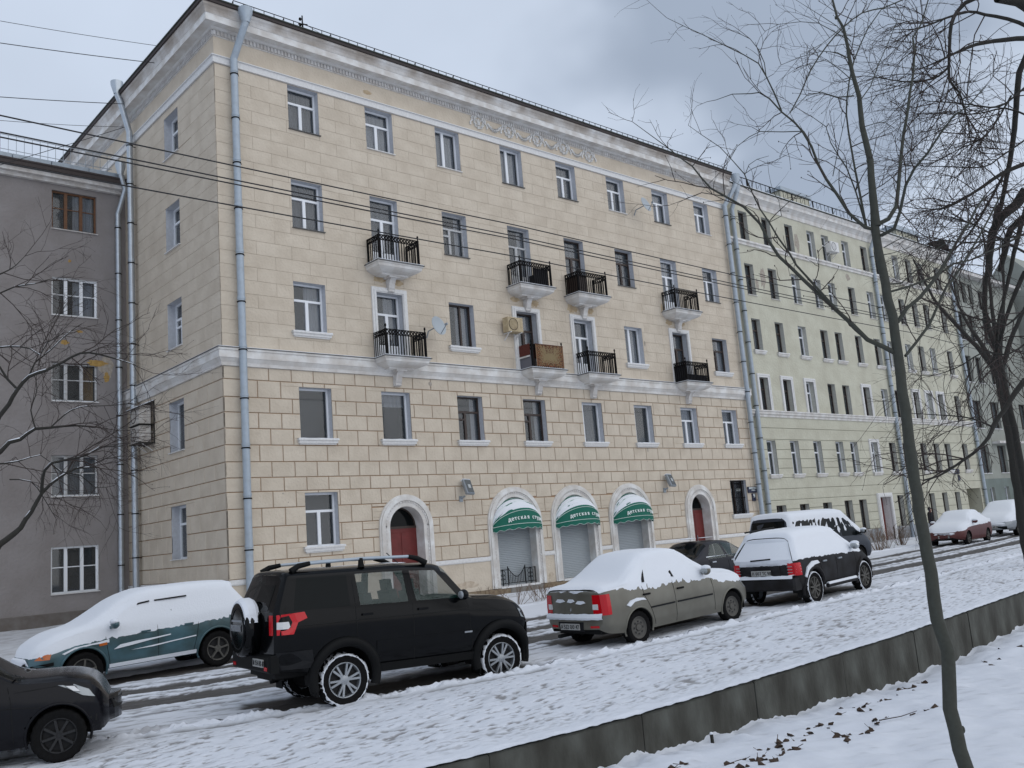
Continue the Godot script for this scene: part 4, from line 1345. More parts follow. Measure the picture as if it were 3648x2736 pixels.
			cb.box(V(-W * 0.5, 0.795, -0.12), V(W * 0.5, 0.81, 0.02))
			cb.box(V(-W * 0.5, 0.3, -0.13), V(W * 0.5, 0.80, -0.118))
			part(cb, "folded_back", M.carpet_red, cp)
			var rg := thing("rug", at + V(-x - 0.05, 0.5, zf * 0.5), "small dark red rug over the left side rail beside the patterned carpet", "rug")
			var rm := MB.new(); rm.box(V(-0.012, 0, -zf * 0.42), V(0.012, 0.40, zf * 0.42))
			part(rm, "cloth", M.carpet_red, rg)
			var pl := MB.new(); pl.box(V(-0.03, -0.07, -zf * 0.4), V(-0.01, -0.015, zf * 0.42))
			part(pl, "pale_batten", M.trim_old, rg)
func garland(b: Node3D, F: Transform3D):
	# five moulded wreaths joined by festoons
	var cs := [20.95, 22.41, 23.86, 25.28, 26.72]
	for i in cs.size():
		var mb := MB.new(); mb.xf = Transform3D(F.basis, F.origin - b.position)
		var c := V(cs[i], 17.56, 0.0)
		for k in 26:
			var t := TAU * k / 26
			var r := 0.205 + 0.018 * sin(k * 2.4)
			mb.obox(c + V(cos(t) * r, sin(t) * r * 1.12, 0.028), Basis(Vector3.BACK, t + 0.6 * (1 if k % 2 else -1)), V(0.055, 0.085, 0.055))
		# emblem inside: a leafed stem
		for s in [-1, 0, 1]:
			mb.obox(c + V(s * 0.055, 0.02 - absf(s) * 0.02, 0.02), Basis(Vector3.BACK, -s * 0.4), V(0.032, 0.20, 0.035))
		mb.obox(c + V(0, -0.10, 0.02), Basis(), V(0.13, 0.04, 0.035))
		# ribbons at the sides
		for s in [-1, 1]:
			for k in 6:
				mb.obox(c + V(s * (0.27 + 0.028 * k + 0.02 * sin(k * 2.2)), 0.12 - k * 0.055, 0.022), Basis(Vector3.BACK, s * 0.5 + k), V(0.045, 0.07, 0.04))
			mb.obox(c + V(s * 0.30, 0.13, 0.022), Basis(Vector3.BACK, s * 0.9), V(0.05, 0.13, 0.04))
		part(mb, "wreath", M.trim_clean, b)
		if i < cs.size() - 1:
			var fs := MB.new(); fs.xf = mb.xf
			var x0: float = cs[i] + 0.42; var x1: float = cs[i + 1] - 0.40
			for k in 15:
				var u := (k + 0.5) / 15.0
				var w := 0.05 + 0.045 * sin(PI * u)
				fs.obox(V(lerpf(x0, x1, u), 17.60 - 0.20 * sin(PI * u), 0.028), Basis(Vector3.BACK, cos(PI * u) * -0.9 + (0.5 if k % 2 else -0.5)), V(0.05, w * 1.5, 0.05))
			part(fs, "festoon", M.trim_clean, b)

func wear(b: Node3D, F: Transform3D):
	# damp ochre patches under the balconies, repairs and knocks in the rusticated storey
	for q in [[16.25, 11.02, 0.22, 0.10], [16.95, 11.0, 0.20, 0.12], [22.05, 11.02, 0.2, 0.10], [22.95, 10.98, 0.25, 0.13], [24.95, 10.98, 0.28, 0.16], [25.9, 11.0, 0.2, 0.12], [30.7, 11.0, 0.2, 0.12], [31.6, 11.0, 0.18, 0.1], [16.2, 17.42, 0.16, 0.07], [30.35, 11.6, 0.06, 0.2]]:
		blob(b, F, q[0], q[1], q[2], q[3], q[0] * 3.7, "damp_ochre", "damp_patch", 0.002)
	for q in [[18.0, 7.72, 0.07, 0.07], [22.95, 5.7, 0.03, 0.07], [28.5, 5.6, 0.03, 0.09], [28.4, 5.15, 0.02, 0.02], [28.8, 5.18, 0.02, 0.02], [24.6, 5.05, 0.02, 0.02], [17.9, 9.0, 0.06, 0.04], [12.6, 4.3, 0.02, 0.02], [12.75, 4.05, 0.015, 0.015], [24.2, 9.9, 0.02, 0.02], [29.0, 9.95, 0.05, 0.12], [15.9, 5.7, 0.03, 0.015]]:
		blob(b, F, q[0], q[1], q[2], q[3], q[0] * 2.1, "bare_plaster", "chip", 0.004)
	for q in [[13.0, 1.45, 0.35, 0.12], [18.9, 1.2, 0.5, 0.1], [22.66, 1.2, 0.12, 0.12], [29.5, 1.25, 0.6, 0.1], [33.5, 1.2, 0.5, 0.1]]:
		blob(b, F, q[0], q[1], q[2], q[3], q[0] * 5.3, "repair", "repaired_patch", 0.0025 if q[1] > 2 else 0.014)

# ---- neighbouring buildings --------------------------------------------
func blob(o: Node3D, f: Transform3D, cx: float, cy: float, w: float, h: float, sd: float, m: String, called: String, z := 0.006):
	# ragged patch where the paint has come away
	var p := PackedVector2Array()
	for i in 26:
		var t := TAU * i / 26
		var r := 1.0 + 0.45 * nz.get_noise_2d(cos(t) * 1.3 + sd, sin(t) * 1.3 + sd) + 0.2 * nz.get_noise_2d(cos(t) * 4 + sd, sin(t) * 4)
		p.append(Vector2(cx + cos(t) * w * r, cy + sin(t) * h * r))
	var mb := MB.new(); mb.xf = Transform3D(f.basis, f.origin - o.position)
	mb.prism(p, -0.01, z)
	part(mb, called, M[m], o)
func make_neighbours():
	grey_house()
	green_house()
	teal_house()
func grey_house():
	var b := thing("apartment_building", V(4, 1.0, -33), "plain grey brown rendered apartment block with snowy roof, left of the cream building", "building")
	var F := Transform3D(Basis(), V(0, 0, -31.4))
	var rows := [[13.77, 15.1], [10.85, 12.12], [8.02, 9.28], [4.98, 6.28], [1.98, 3.41]]
	var holes := []
	for r in rows: holes.append([8.55, r[0], 9.96, r[1]])
	for r in rows: holes.append([3.9, r[0], 5.3, r[1]])
	var w := MB.new(); w.xf = Transform3D(F.basis, F.origin - b.position)
	cells(w, -8.0, 10.91, 0.5, 15.5, holes, 0.0)
	w.quad(V(-8, 0.5, -12), V(-8, 0.5, 0), V(-8, 15.5, 0), V(-8, 15.5, -12))
	w.quad(V(10.91, 0.5, -12), V(-8, 0.5, -12), V(-8, 15.5, -12), V(10.91, 15.5, -12))
	part(w, "wall", M.grey_stucco, b)
	var pl := MB.new(); pl.xf = w.xf
	pl.block(-8, 0.4, 10.9, 1.42, -0.1, 0.04, 0.02)
	part(pl, "plinth", M.grey_plinth, b)
	for i in holes.size():
		var h: Array = holes[i]
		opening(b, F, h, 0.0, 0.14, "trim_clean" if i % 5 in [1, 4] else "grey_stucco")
		var k: int = i % 5
		window(b, F, h, "R", ["wood_frame", "white_frame", "old_frame", "old_frame", "white_frame"][k], 0.12, [6, 6, 0, 3, 0][k])
		sill(b, F, h, false, "trim_clean" if k in [1, 4] else "trim_old", k in [2, 3])
	# warm cloth behind the middle window
	var cl := MB.new(); cl.xf = w.xf
	cl.box(V(9.5, 8.08, -0.23), V(9.88, 9.22, -0.22))
	part(cl, "curtain", M.curtain_warm, b)
	# eaves, snowed roof, rail
	var ev := MB.new(); ev.xf = w.xf
	ev.box(V(-8, 15.3, -0.1), V(10.9, 15.42, 0.14)); ev.box(V(-8, 15.42, -0.1), V(10.9, 15.58, 0.30))
	part(ev, "eaves", M.trim_old, b)
	var gt := MB.new(); gt.xf = w.xf
	gt.box(V(-8, 15.58, 0.0), V(10.95, 15.72, 0.42))
	gt.tube([V(-8, 15.76, 0.40), V(10.95, 15.74, 0.40)], 0.05, 0.05, 8, true)
	part(gt, "gutter", M.gutter, b)
	var gf := MB.new(); gf.xf = w.xf
	for i in 16: gf.block(-8 + i * 1.18 + 0.01, 15.80, -8 + (i + 1) * 1.18 - 0.01, 16.06, 0.05, 0.10, 0.01)
	part(gf, "gutter_flashing", M.zinc_paint, b)
	var sn := MB.new(); sn.xf = w.xf
	var n := 30
	for i in n:
		for j in 6:
			var q := func(a: int, c: int) -> Vector3:
				var x := lerpf(-8.0, 10.88, float(a) / n); var u := c / 6.0
				return V(x, 16.05 + u * 1.55 + 0.05 * nf.get_noise_2d(x, u * 4.0), 0.07 - u * 6.0)
			sn.quad(q.call(i, j), q.call(i + 1, j), q.call(i + 1, j + 1), q.call(i, j + 1))
	part(sn, "snowy_roof", M.snow, b)
	var rl := MB.new(); rl.xf = w.xf
	var x := -7.8
	while x < 10.6:
		rl.bar(V(x, 16.2, -0.35), V(x, 16.85, -0.35), 0.014); x += 0.24
	for yy in [16.35, 16.85]: rl.bar(V(-8, yy, -0.35), V(10.6, yy, -0.35), 0.018)
	x = -7.0
	while x < 10.6: rl.bar(V(x, 16.75, -0.35), V(x + 0.1, 16.3, -0.8), 0.016); x += 1.7
	part(rl, "roof_railing", M.lamp_grey, b)
	pipe(b, [V(10.62, 15.9, -30.98), V(10.78, 15.4, -31.0), V(10.60, 14.55, -31.22), V(10.60, 1.2, -31.22)], 0.085, "zinc", 1.62, Vector3.FORWARD)
	blob(b, F, 10.25, 9.2, 0.22, 0.36, 3.0, "bare_plaster", "bare_patch")
	blob(b, F, 9.95, 9.33, 0.32, 0.10, 5.0, "bare_ochre", "bare_patch", 0.009)
	blob(b, F, 10.25, 8.86, 0.09, 0.16, 8.0, "bare_ochre", "bare_patch", 0.009)
	blob(b, F, 8.95, 9.95, 0.12, 0.08, 9.0, "bare_ochre", "bare_patch")
	blob(b, F, 9.4, 10.35, 0.10, 0.045, 11.0, "bare_ochre", "bare_patch")
	blob(b, F, 9.1, 12.72, 0.05, 0.05, 13.0, "bare_ochre", "bare_patch")
func green_house():
	var b := thing("apartment_building", V(48, 0.9, -26.5), "pale yellow green six storey building with tall narrow windows, right of the cream one", "building")
	var Z := -24.4
	var F := Transform3D(Basis(), V(0, 0, Z))
	var XA := 35.95; var XB := 60.55
	var xs := [37.45, 39.42, 41.48, 43.58, 45.03, 47.12, 49.18, 50.75, 52.88, 54.54, 56.04, 58.4]
	var W := []
	for i in xs.size():
		var x: float = xs[i]; var w := 0.73
		var light: bool = i in [2, 6, 9]
		W.append([[x, 15.86, x + w, 17.35], "V", "white_frame" if i in [3, 4, 5, 8] else "brown_frame", 3, 0, i])
		W.append([[x, 13.14, x + w, 14.70], "V", "white_frame" if i in [2, 3, 4, 6, 7] else "brown_frame", 3, 0, i])
		W.append([[x, 10.41, x + w, 11.97], "V", "white_frame" if i in [2, 7, 8, 10] else "brown_frame", 3 if i % 3 else 1, 1, i])
		W.append([[x, 7.54, x + w, 9.12], "V", "white_frame" if light else "brown_frame", 3 if i % 2 else 1, -1, i])
		W.append([[x, 4.52, x + w, 6.13], "V" if i < 6 else "O", "white_frame" if i < 6 else "brown_frame", 3, 1, i])
	for i in [0, 1, 2]: W.append([[xs[i] + 0.15, 1.9, xs[i] + 0.95, 3.1], "P", "brown_frame", 0, 0, i])
	for i in [3, 4]: W.append([[xs[i] + 0.1, 1.6, xs[i] + 0.85, 3.14], "P", "brown_frame", 0, 0, i])
	for x in [49.25, 53.05, 54.7, 56.4]: W.append([[x, 1.58, x + 0.66, 3.25], "P", "brown_frame", 0, 0, 0])
	var holes := []
	for w in W: holes.append(w[0])
	var door := [47.2, 0.86, 48.35, 3.2]
	var gate := [58.1, 0.7, 60.05, 3.4]
	holes.append(door); holes.append(gate)
	var up := MB.new(); up.xf = Transform3D(F.basis, F.origin - b.position)
	cells(up, XA, XB, 7.3, 18.2, holes, 0.0)
	up.quad(V(XB, 0.4, 0), V(XB, 0.4, -11), V(XB, 18.4, -11), V(XB, 18.4, 0))
	up.quad(V(XB, 0.4, -11), V(XA, 0.4, -11), V(XA, 18.4, -11), V(XB, 18.4, -11))
	up.quad(V(XA, 0.4, -11), V(XA, 0.4, 0), V(XA, 18.4, 0), V(XA, 18.4, -11))
	part(up, "wall", M.green_stucco, b)
	# lower storeys banded: each band a course standing proud of its joint
	var jt := MB.new(); jt.xf = up.xf
	cells(jt, XA, XB, 0.4, 7.3, holes, -0.02)
	part(jt, "wall", M.green_joint, b)
	var ys := [1.62, 2.05, 2.48, 2.91, 3.34, 3.86, 4.38, 4.82, 5.26, 5.70, 6.18, 6.72, 7.28]
	for j in ys.size() - 1:
		var rest := [[XA, ys[j] + 0.012, XB, ys[j + 1] - 0.012]]
		rest = cut(rest[0], holes)
		for q in rest:
			var mb := MB.new(); mb.xf = up.xf
			mb.block(q[0], q[1], q[2], q[3], -0.02, 0.0, 0.006)
			part(mb, "wall_band", M.green_stucco, b)
	var pp := MB.new(); pp.xf = up.xf
	for q in cut([XA, 0.3, XB, 1.60], [door, gate]): pp.block(q[0], q[1], q[2], q[3], -0.03, 0.05, 0.01)
	part(pp, "plinth", M.plinth_cold, b)
	for w in W: opening(b, F, w[0], 0.0, 0.24, "green_reveal")
	for w in W:
		window(b, F, w[0], w[1], w[2], 0.24, w[3])
		if w[4] >= 0: sill(b, F, w[0], w[4] == 1, "trim", w[4] == 1)
	# white surrounds
	var sur := []
	for i in [0, 1, 2, 5, 8, 9, 10]: sur.append([xs[i], 7.54, xs[i] + 0.73, 9.12])
	sur.append([xs[5], 4.52, xs[5] + 0.73, 6.13])
	for h in sur:
		var mb := MB.new(); mb.xf = up.xf
		for q in [[0.0, 0.17, 0.045], [0.09, 0.15, 0.065]]:
			mb.box(V(h[0] - q[1], h[1], -0.02), V(h[0] - q[0], h[3] + q[1], q[2]))
			mb.box(V(h[2] + q[0], h[1], -0.02), V(h[2] + q[1], h[3] + q[1], q[2]))
			mb.box(V(h[0] - q[0], h[3] + q[0], -0.02), V(h[2] + q[0], h[3] + q[1], q[2]))
		part(mb, "window_surround", M.trim_clean, b)
	# street door standing open inwards, and the cart gate
	var ds := MB.new(); ds.xf = up.xf
	for q in [[0.0, 0.22, 0.09], [0.05, 0.16, 0.12]]:
		ds.box(V(door[0] - q[1], door[1], -0.02), V(door[0] - q[0], door[3] + q[1], q[2]))
		ds.box(V(door[2] + q[0], door[1], -0.02), V(door[2] + q[1], door[3] + q[1], q[2]))
		ds.box(V(door[0] - q[0], door[3] + q[0], -0.02), V(door[2] + q[0], door[3] + q[1], q[2]))
	reveal(ds, door, 0.0, -0.75)
	part(ds, "door_surround", M.trim_clean, b)
	var dd := MB.new(); dd.xf = up.xf
	dd.box(V(door[0], door[1], -0.46), V(door[2], door[3], -0.40))
	for s in 2: dd.block(door[0] + 0.08 + s * 0.56, door[1] + 0.2, door[0] + 0.52 + s * 0.56, door[3] - 0.25, -0.40, -0.375, 0.012)
	part(dd, "door", M.red_door, b)
	var gi := MB.new(); gi.xf = up.xf
	reveal(gi, gate, 0.0, -3.0)
	part(gi, "gateway", M.green_stucco, b)
	var ge := MB.new(); ge.xf = up.xf
	ge.quad(V(gate[0], gate[1], -3), V(gate[2], gate[1], -3), V(gate[2], gate[3], -3), V(gate[0], gate[3], -3))
	part(ge, "gate", M.brown_frame, b)
	# belts and cornice
	var st := [[Vector2(XA + 0.3, Z), Vector2(0, 1)], [Vector2(XB, Z), Vector2(0, 1)], [Vector2(XB, Z), Vector2(0.001, 0)]]
	var bl := MB.new(); bl.xf = Transform3D(Basis(), -b.position)
	sweep(bl, st, [Vector2(-0.02, 7.22), Vector2(0.05, 7.23), Vector2(0.05, 7.32), Vector2(0.12, 7.36), Vector2(0.12, 7.46), Vector2(0.17, 7.48), Vector2(0.17, 7.53), Vector2(-0.02, 7.55)])
	part(bl, "belt_course", M.trim, b)
	var b2 := MB.new(); b2.xf = bl.xf
	sweep(b2, st, [Vector2(-0.02, 15.60), Vector2(0.06, 15.61), Vector2(0.06, 15.72), Vector2(0.13, 15.75), Vector2(0.13, 15.84), Vector2(-0.02, 15.855)])
	part(b2, "belt_course", M.trim, b)
	var co := MB.new(); co.xf = bl.xf
	sweep(co, st, [Vector2(-0.02, 17.70), Vector2(0.05, 17.71), Vector2(0.06, 17.90), Vector2(0.14, 18.0), Vector2(0.26, 18.10), Vector2(0.30, 18.12), Vector2(0.30, 18.26), Vector2(0.36, 18.34), Vector2(0.38, 18.42)])
	part(co, "cornice", M.trim, b)
	var rf := MB.new(); rf.xf = bl.xf
	sweep(rf, st, [Vector2(0.36, 18.42), Vector2(0.44, 18.43), Vector2(0.44, 18.47), Vector2(-3.2, 19.6)])
	part(rf, "roof", M.roof_metal, b)
	var sn := MB.new(); sn.xf = bl.xf
	sweep(sn, st, [Vector2(0.425, 18.475), Vector2(0.40, 18.52), Vector2(0.1, 18.60), Vector2(-0.1, 18.60)])
	part(sn, "snow", M.snow, b)
	var rr := MB.new(); rr.xf = bl.xf
	var x := 36.9
	while x < XB:
		rr.bar(V(x, 18.5, Z + 0.3), V(x, 18.95, Z + 0.3), 0.018 if int(x * 2.5) % 5 else 0.05)
		if int(x * 2.5) % 2: rr.bar(V(x, 18.5, Z + 0.3), V(x + 0.35, 18.95, Z + 0.3), 0.012)
		x += 0.4
	rr.bar(V(36.9, 18.95, Z + 0.3), V(XB, 18.95, Z + 0.3), 0.03)
	part(rr, "roof_railing", M.iron, b)
	for q in [[43.6, 46.5, 20.0, 20.2], [56.6, 59.6, 19.9, 20.25]]:
		var c := MB.new(); c.xf = bl.xf
		c.box(V(q[0], 18.3, Z - 2.4), V(q[1], q[2], Z - 1.2))
		var ch := part(c, "chimney", M.green_stucco, b)
		var cc := MB.new(); cc.xf = bl.xf
		cc.box(V(q[0] - 0.1, q[2], Z - 2.5), V(q[1] + 0.1, q[3], Z - 1.1))
		part(cc, "chimney_cap", M.zinc_paint, ch)
	pipe(b, [V(36.95, 18.0, Z + 0.42), V(36.75, 17.2, Z + 0.16), V(36.75, 0.95, Z + 0.16)], 0.105, "zinc_paint", 1.5, Vector3.FORWARD)
	pipe(b, [V(50.3, 18.0, Z + 0.42), V(50.18, 17.3, Z + 0.14), V(50.18, 0.95, Z + 0.14)], 0.10, "zinc_paint", 1.5, Vector3.FORWARD)
	pipe(b, [V(60.5, 18.0, Z + 0.42), V(60.4, 17.3, Z + 0.14), V(60.4, 0.95, Z + 0.14)], 0.10, "zinc_paint", 1.5, Vector3.FORWARD)
	# shed paint by the second and fourth windows
	blob(b, F, 38.9, 14.1, 0.22, 0.55, 21.0, "bare_plaster", "bare_patch")
	blob(b, F, 38.35, 13.75, 0.12, 0.30, 24.0, "bare_plaster", "bare_patch")
	blob(b, F, 42.5, 16.5, 0.22, 0.45, 27.0, "bare_plaster", "bare_patch")
	blob(b, F, 47.3, 15.25, 0.22, 0.18, 29.0, "bare_plaster", "bare_patch")
func teal_house():
	var b := thing("apartment_building", V(64, 0.9, -27), "far grey green building with wide windows, beyond the pale green one", "building")
	var Z := -24.6
	var F := Transform3D(Basis(), V(0, 0, Z))
	var W := []
	for x in [61.5, 62.6, 63.7]: W.append([x, 15.6, x + 0.65, 17.0])
	W.append([65.2, 15.4, 66.0, 16.7])
	for y in [13.0, 10.2]:
		for x in [61.4, 63.0, 65.2, 67.2]: W.append([x, y, x + 0.9, y + 1.75])
	for y in [7.2, 4.3]:
		for x in [61.4, 64.2, 66.0, 69.0]: W.append([x, y, x + 1.3, y + 1.8])
	for x in [62.0, 64.3, 66.2, 68.6]: W.append([x, 1.5, x + 0.7, 3.4])
	var up := MB.new(); up.xf = Transform3D(F.basis, F.origin - b.position)
	cells(up, 60.6, 71.5, 3.95, 17.6, W, 0.0)
	up.quad(V(71.5, 0.4, 0), V(71.5, 0.4, -10), V(71.5, 17.6, -10), V(71.5, 17.6, 0))
	up.quad(V(60.6, 17.4, 0), V(71.5, 17.4, 0), V(71.5, 17.4, -10), V(60.6, 17.4, -10))
	part(up, "wall", M.teal_stucco, b)
	var lo := MB.new(); lo.xf = up.xf
	cells(lo, 60.6, 71.5, 0.4, 3.95, W, 0.02)
	part(lo, "wall", M.teal_dark, b)
	for h in W:
		opening(b, F, h, 0.02, 0.18, "teal_stucco")
		window(b, F, h, "D", "brown_frame" if h[1] > 3.0 else "white_frame", 0.18, 3)
		if h[1] < 14: sill(b, F, h, false, "trim_clean", true)
	var ev := MB.new(); ev.xf = up.xf
	ev.box(V(60.6, 17.4, -0.2), V(71.8, 17.62, 0.5))
	ev.box(V(63.5, 6.2, 0.0), V(68.2, 6.35, 0.5))
	part(ev, "eaves", M.trim_old, b)
	var rf := MB.new(); rf.xf = up.xf
	rf.quad(V(60.4, 17.64, 0.55), V(72, 17.64, 0.55), V(72, 19.2, -4), V(60.4, 19.2, -4))
	part(rf, "roof", M.roof_metal, b)
	var dm := MB.new(); dm.xf = up.xf
	dm.box(V(59.5, 17.8, -2.2), V(61.6, 18.75, -0.9))
	part(dm, "dormer", M.zinc_paint, b)
	# steep gable further along
	var g := thing("gabled_building", V(76, 0.9, -27), "distant building with a steep grey green gable, at the far end of the street", "building")
	var gm := MB.new(); gm.xf = Transform3D(Basis(), V(0, 0, 0))
	var pf := PackedVector2Array([Vector2(-4.5, -0.6), Vector2(4.5, -0.6), Vector2(4.5, 14.2), Vector2(0, 19.6), Vector2(-4.5, 14.2)])
	gm.xf = Transform3D(Basis(Vector3.UP, -PI / 2), V(0, 0, 2.0))
	gm.prism(pf, -8.0, 3.5, true)
	part(gm, "wall", M.teal_stucco, g)
	for y in [3.2, 6.2, 9.2, 12.2]:
		for z in [-0.8, 1.2, 3.2, 5.2]:
			var o := MB.new()
			o.box(V(-3.52, y, z - 0.5), V(-3.46, y + 1.5, z + 0.4))
			part(o, "window", M.dark_glass, g)
	for y in [1.0, 3.2, 6.2, 9.2, 12.2]:
		for x in [-1.5, 0.8, 3.2, 5.6]:
			var o := MB.new()
			o.box(V(x, y, 6.48), V(x + 1.0, y + 1.6, 6.54))
			part(o, "window", M.dark_glass, g)

# ---- cars: a lofted shell between cross-sections, x forward, y up, z to the side
class Shell:
	var P := []          # fine points [a][b], right half (z > 0)
	var N := []
	var si := []         # station interval of each fine column
	var ri := []         # row interval of each fine row
	var glass := {}
	var na := 0
	var nb := 0
	func herm(pts: Array, counts: Array) -> Array:
		var m := pts.size()
		var d := []; var s := []
		for i in m - 1:
			var l: float = maxf((pts[i + 1] - pts[i]).length(), 1e-5)
			d.append(l); s.append((pts[i + 1] - pts[i]) / l)
		var t := []
		for i in m:
			if i == 0: t.append(s[0])
			elif i == m - 1: t.append(s[m - 2])
			else:
				var q := Vector3.ZERO
				for k in 3:
					var a: float = s[i - 1][k]; var b: float = s[i][k]
					if a * b > 0:
						var w1: float = 2 * d[i] + d[i - 1]; var w2: float = d[i] + 2 * d[i - 1]
						q[k] = (w1 + w2) / (w1 / a + w2 / b)
				t.append(q)
		var o := []
		for i in m - 1:
			for k in counts[i]:
				var f: float = float(k) / counts[i]
				var f2 := f * f; var f3 := f2 * f
				o.append(pts[i] * (2 * f3 - 3 * f2 + 1) + t[i] * d[i] * (f3 - 2 * f2 + f) + pts[i + 1] * (3 * f2 - 2 * f3) + t[i + 1] * d[i] * (f3 - f2))
		o.append(pts[m - 1])
		return o
	func build(stn: Array, cell: float):
		var cols := []
		for s in stn:
			var xb: float = s[0]; var xr: float = s[1]
			var c := [Vector3(xb, s[2], s[7]), Vector3(xb, lerpf(s[2], s[3], 0.4), s[8] * 0.985), Vector3(xb, s[3], s[8]), Vector3(xb, s[4], s[9]),
				Vector3(xr, s[5], s[10]), Vector3(xr, lerpf(s[5], s[6], 0.72), s[10] * 0.86), Vector3(xr, lerpf(s[5], s[6], 0.96), s[10] * 0.5), Vector3(xr, s[6], 0)]
			var o := herm(c.slice(0, 4), [5, 5, 4])
			o.pop_back()
			var mid := herm(c.slice(3, 5), [6]); mid.pop_back()
			o.append_array(mid)
			o.append_array(herm(c.slice(4, 8), [3, 3, 3]))
			cols.append(o)
		ri = []
		for q in [[0, 5], [1, 5], [2, 4], [3, 6], [4, 3], [5, 3], [6, 3]]:
			for k in q[1]: ri.append(q[0])
		nb = cols[0].size()
		var counts := []
		for i in stn.size() - 1:
			var l: float = maxf(absf(stn[i + 1][0] - stn[i][0]), absf(stn[i + 1][1] - stn[i][1]))
			counts.append(maxi(1, int(ceil(l / cell))))
			for k in counts[i]: si.append(i)
		var lines := []
		for b in nb:
			var l := []
			for c in cols: l.append(c[b])
			lines.append(herm(l, counts))
		na = lines[0].size()
		for a in na:
			var col := []
			for b in nb: col.append(lines[b][a])
			P.append(col)
		normals()
	func normals():
		N = []
		for a in na:
			var col := []
			for b in nb:
				var du: Vector3 = P[mini(a + 1, na - 1)][b] - P[maxi(a - 1, 0)][b]
				var dv: Vector3 = P[a][mini(b + 1, nb - 1)] - P[a][maxi(b - 1, 0)]
				var n := du.cross(dv)
				if b == nb - 1: n = Vector3(n.x, n.y, 0)
				col.append(n.normalized())
			N.append(col)
	func snap(cx: float, cy: float, R: float):
		# move vertices next to a wheel arch onto it
		for a in na:
			for b in nb:
				if ri[mini(b, nb - 2)] > 2: break
				var p: Vector3 = P[a][b]
				var d := Vector2(p.x - cx, p.y - cy)
				var r := d.length()
				if absf(r - R) < 0.035 and r > 0.01:
					d *= R / r
					P[a][b] = Vector3(cx + d.x, cy + d.y, p.z)
	func side_z(x: float, y: float) -> float:
		var best := []
		for a in na:
			if absf(P[a][0].x - x) > 0.35 and absf(P[a][20].x - x) > 0.35: continue
			for b in nb:
				if b < nb - 1 and ri[b] > 4: break
				var p: Vector3 = P[a][b]
				var d := Vector2(p.x - x, p.y - y).length_squared() + 1e-7
				if best.size() < 5: best.append([d, p.z])
				else:
					var worst := 0
					for k in 5:
						if best[k][0] > best[worst][0]: worst = k
					if d < best[worst][0]: best[worst] = [d, p.z]
		var w := 0.0; var s := 0.0
		for q in best:
			w += 1.0 / q[0]; s += q[1] / q[0]
		return s / w
	func end_x(front: bool, y: float, z: float, bulge: float) -> float:
		var a := na - 1 if front else 0
		for b in nb - 1:
			if P[a][b + 1].y >= y or b == nb - 2:
				var f: float = clampf((y - P[a][b].y) / maxf(P[a][b + 1].y - P[a][b].y, 1e-4), 0, 1)
				var w: float = maxf(lerpf(P[a][b].z, P[a][b + 1].z, f), 0.05)
				return lerpf(P[a][b].x, P[a][b + 1].x, f) + (1.0 if front else -1.0) * bulge * (1.0 - clampf(z * z / (w * w), 0, 1))
		return P[a][0].x

func wrap_lamp(o: Node3D, s: Shell, called: String, m: String, xlim: float, y0: float, y1: float, zmin: float, bulge: float, off: float):
	# tail lamp that runs round the corner: flank cells near the end, then a strip of the end face
	for sg in [1.0, -1.0]:
		var mb := MB.new()
		for b in s.nb - 1:
			var ym: float = (s.P[0][b].y + s.P[0][b + 1].y) * 0.5
			var clipy := func(p: Vector3) -> float: return clampf(p.y, y0, y1)
			if s.P[0][b + 1].y <= y0 or s.P[0][b].y >= y1 or s.ri[b] > 4: continue
			for a in s.na - 1:
				if s.P[a + 1][b].x > xlim: break
				var c := []
				for q in [[a, b], [a + 1, b], [a + 1, b + 1], [a, b + 1]]:
					var p: Vector3 = s.P[q[0]][q[1]] + s.N[q[0]][q[1]] * off
					c.append(V(p.x, clipy.call(p), p.z * sg))
				if sg > 0: mb.quad(c[0], c[1], c[2], c[3])
				else: mb.quad(c[1], c[0], c[3], c[2])
			for k in 4:
				var c := []
				for q in [[b, k], [b, k + 1], [b + 1, k + 1], [b + 1, k]]:
					var p: Vector3 = s.P[0][q[0]]
					var z := lerpf(zmin, p.z + 0.004, q[1] / 4.0)
					var u := z / maxf(p.z, 0.05)
					c.append(V(p.x - bulge * (1.0 - u * u) - off, clipy.call(p), z * sg))
				if sg > 0: mb.quad(c[0], c[1], c[2], c[3])
				else: mb.quad(c[1], c[0], c[3], c[2])
		part(mb, called, M[m], o)
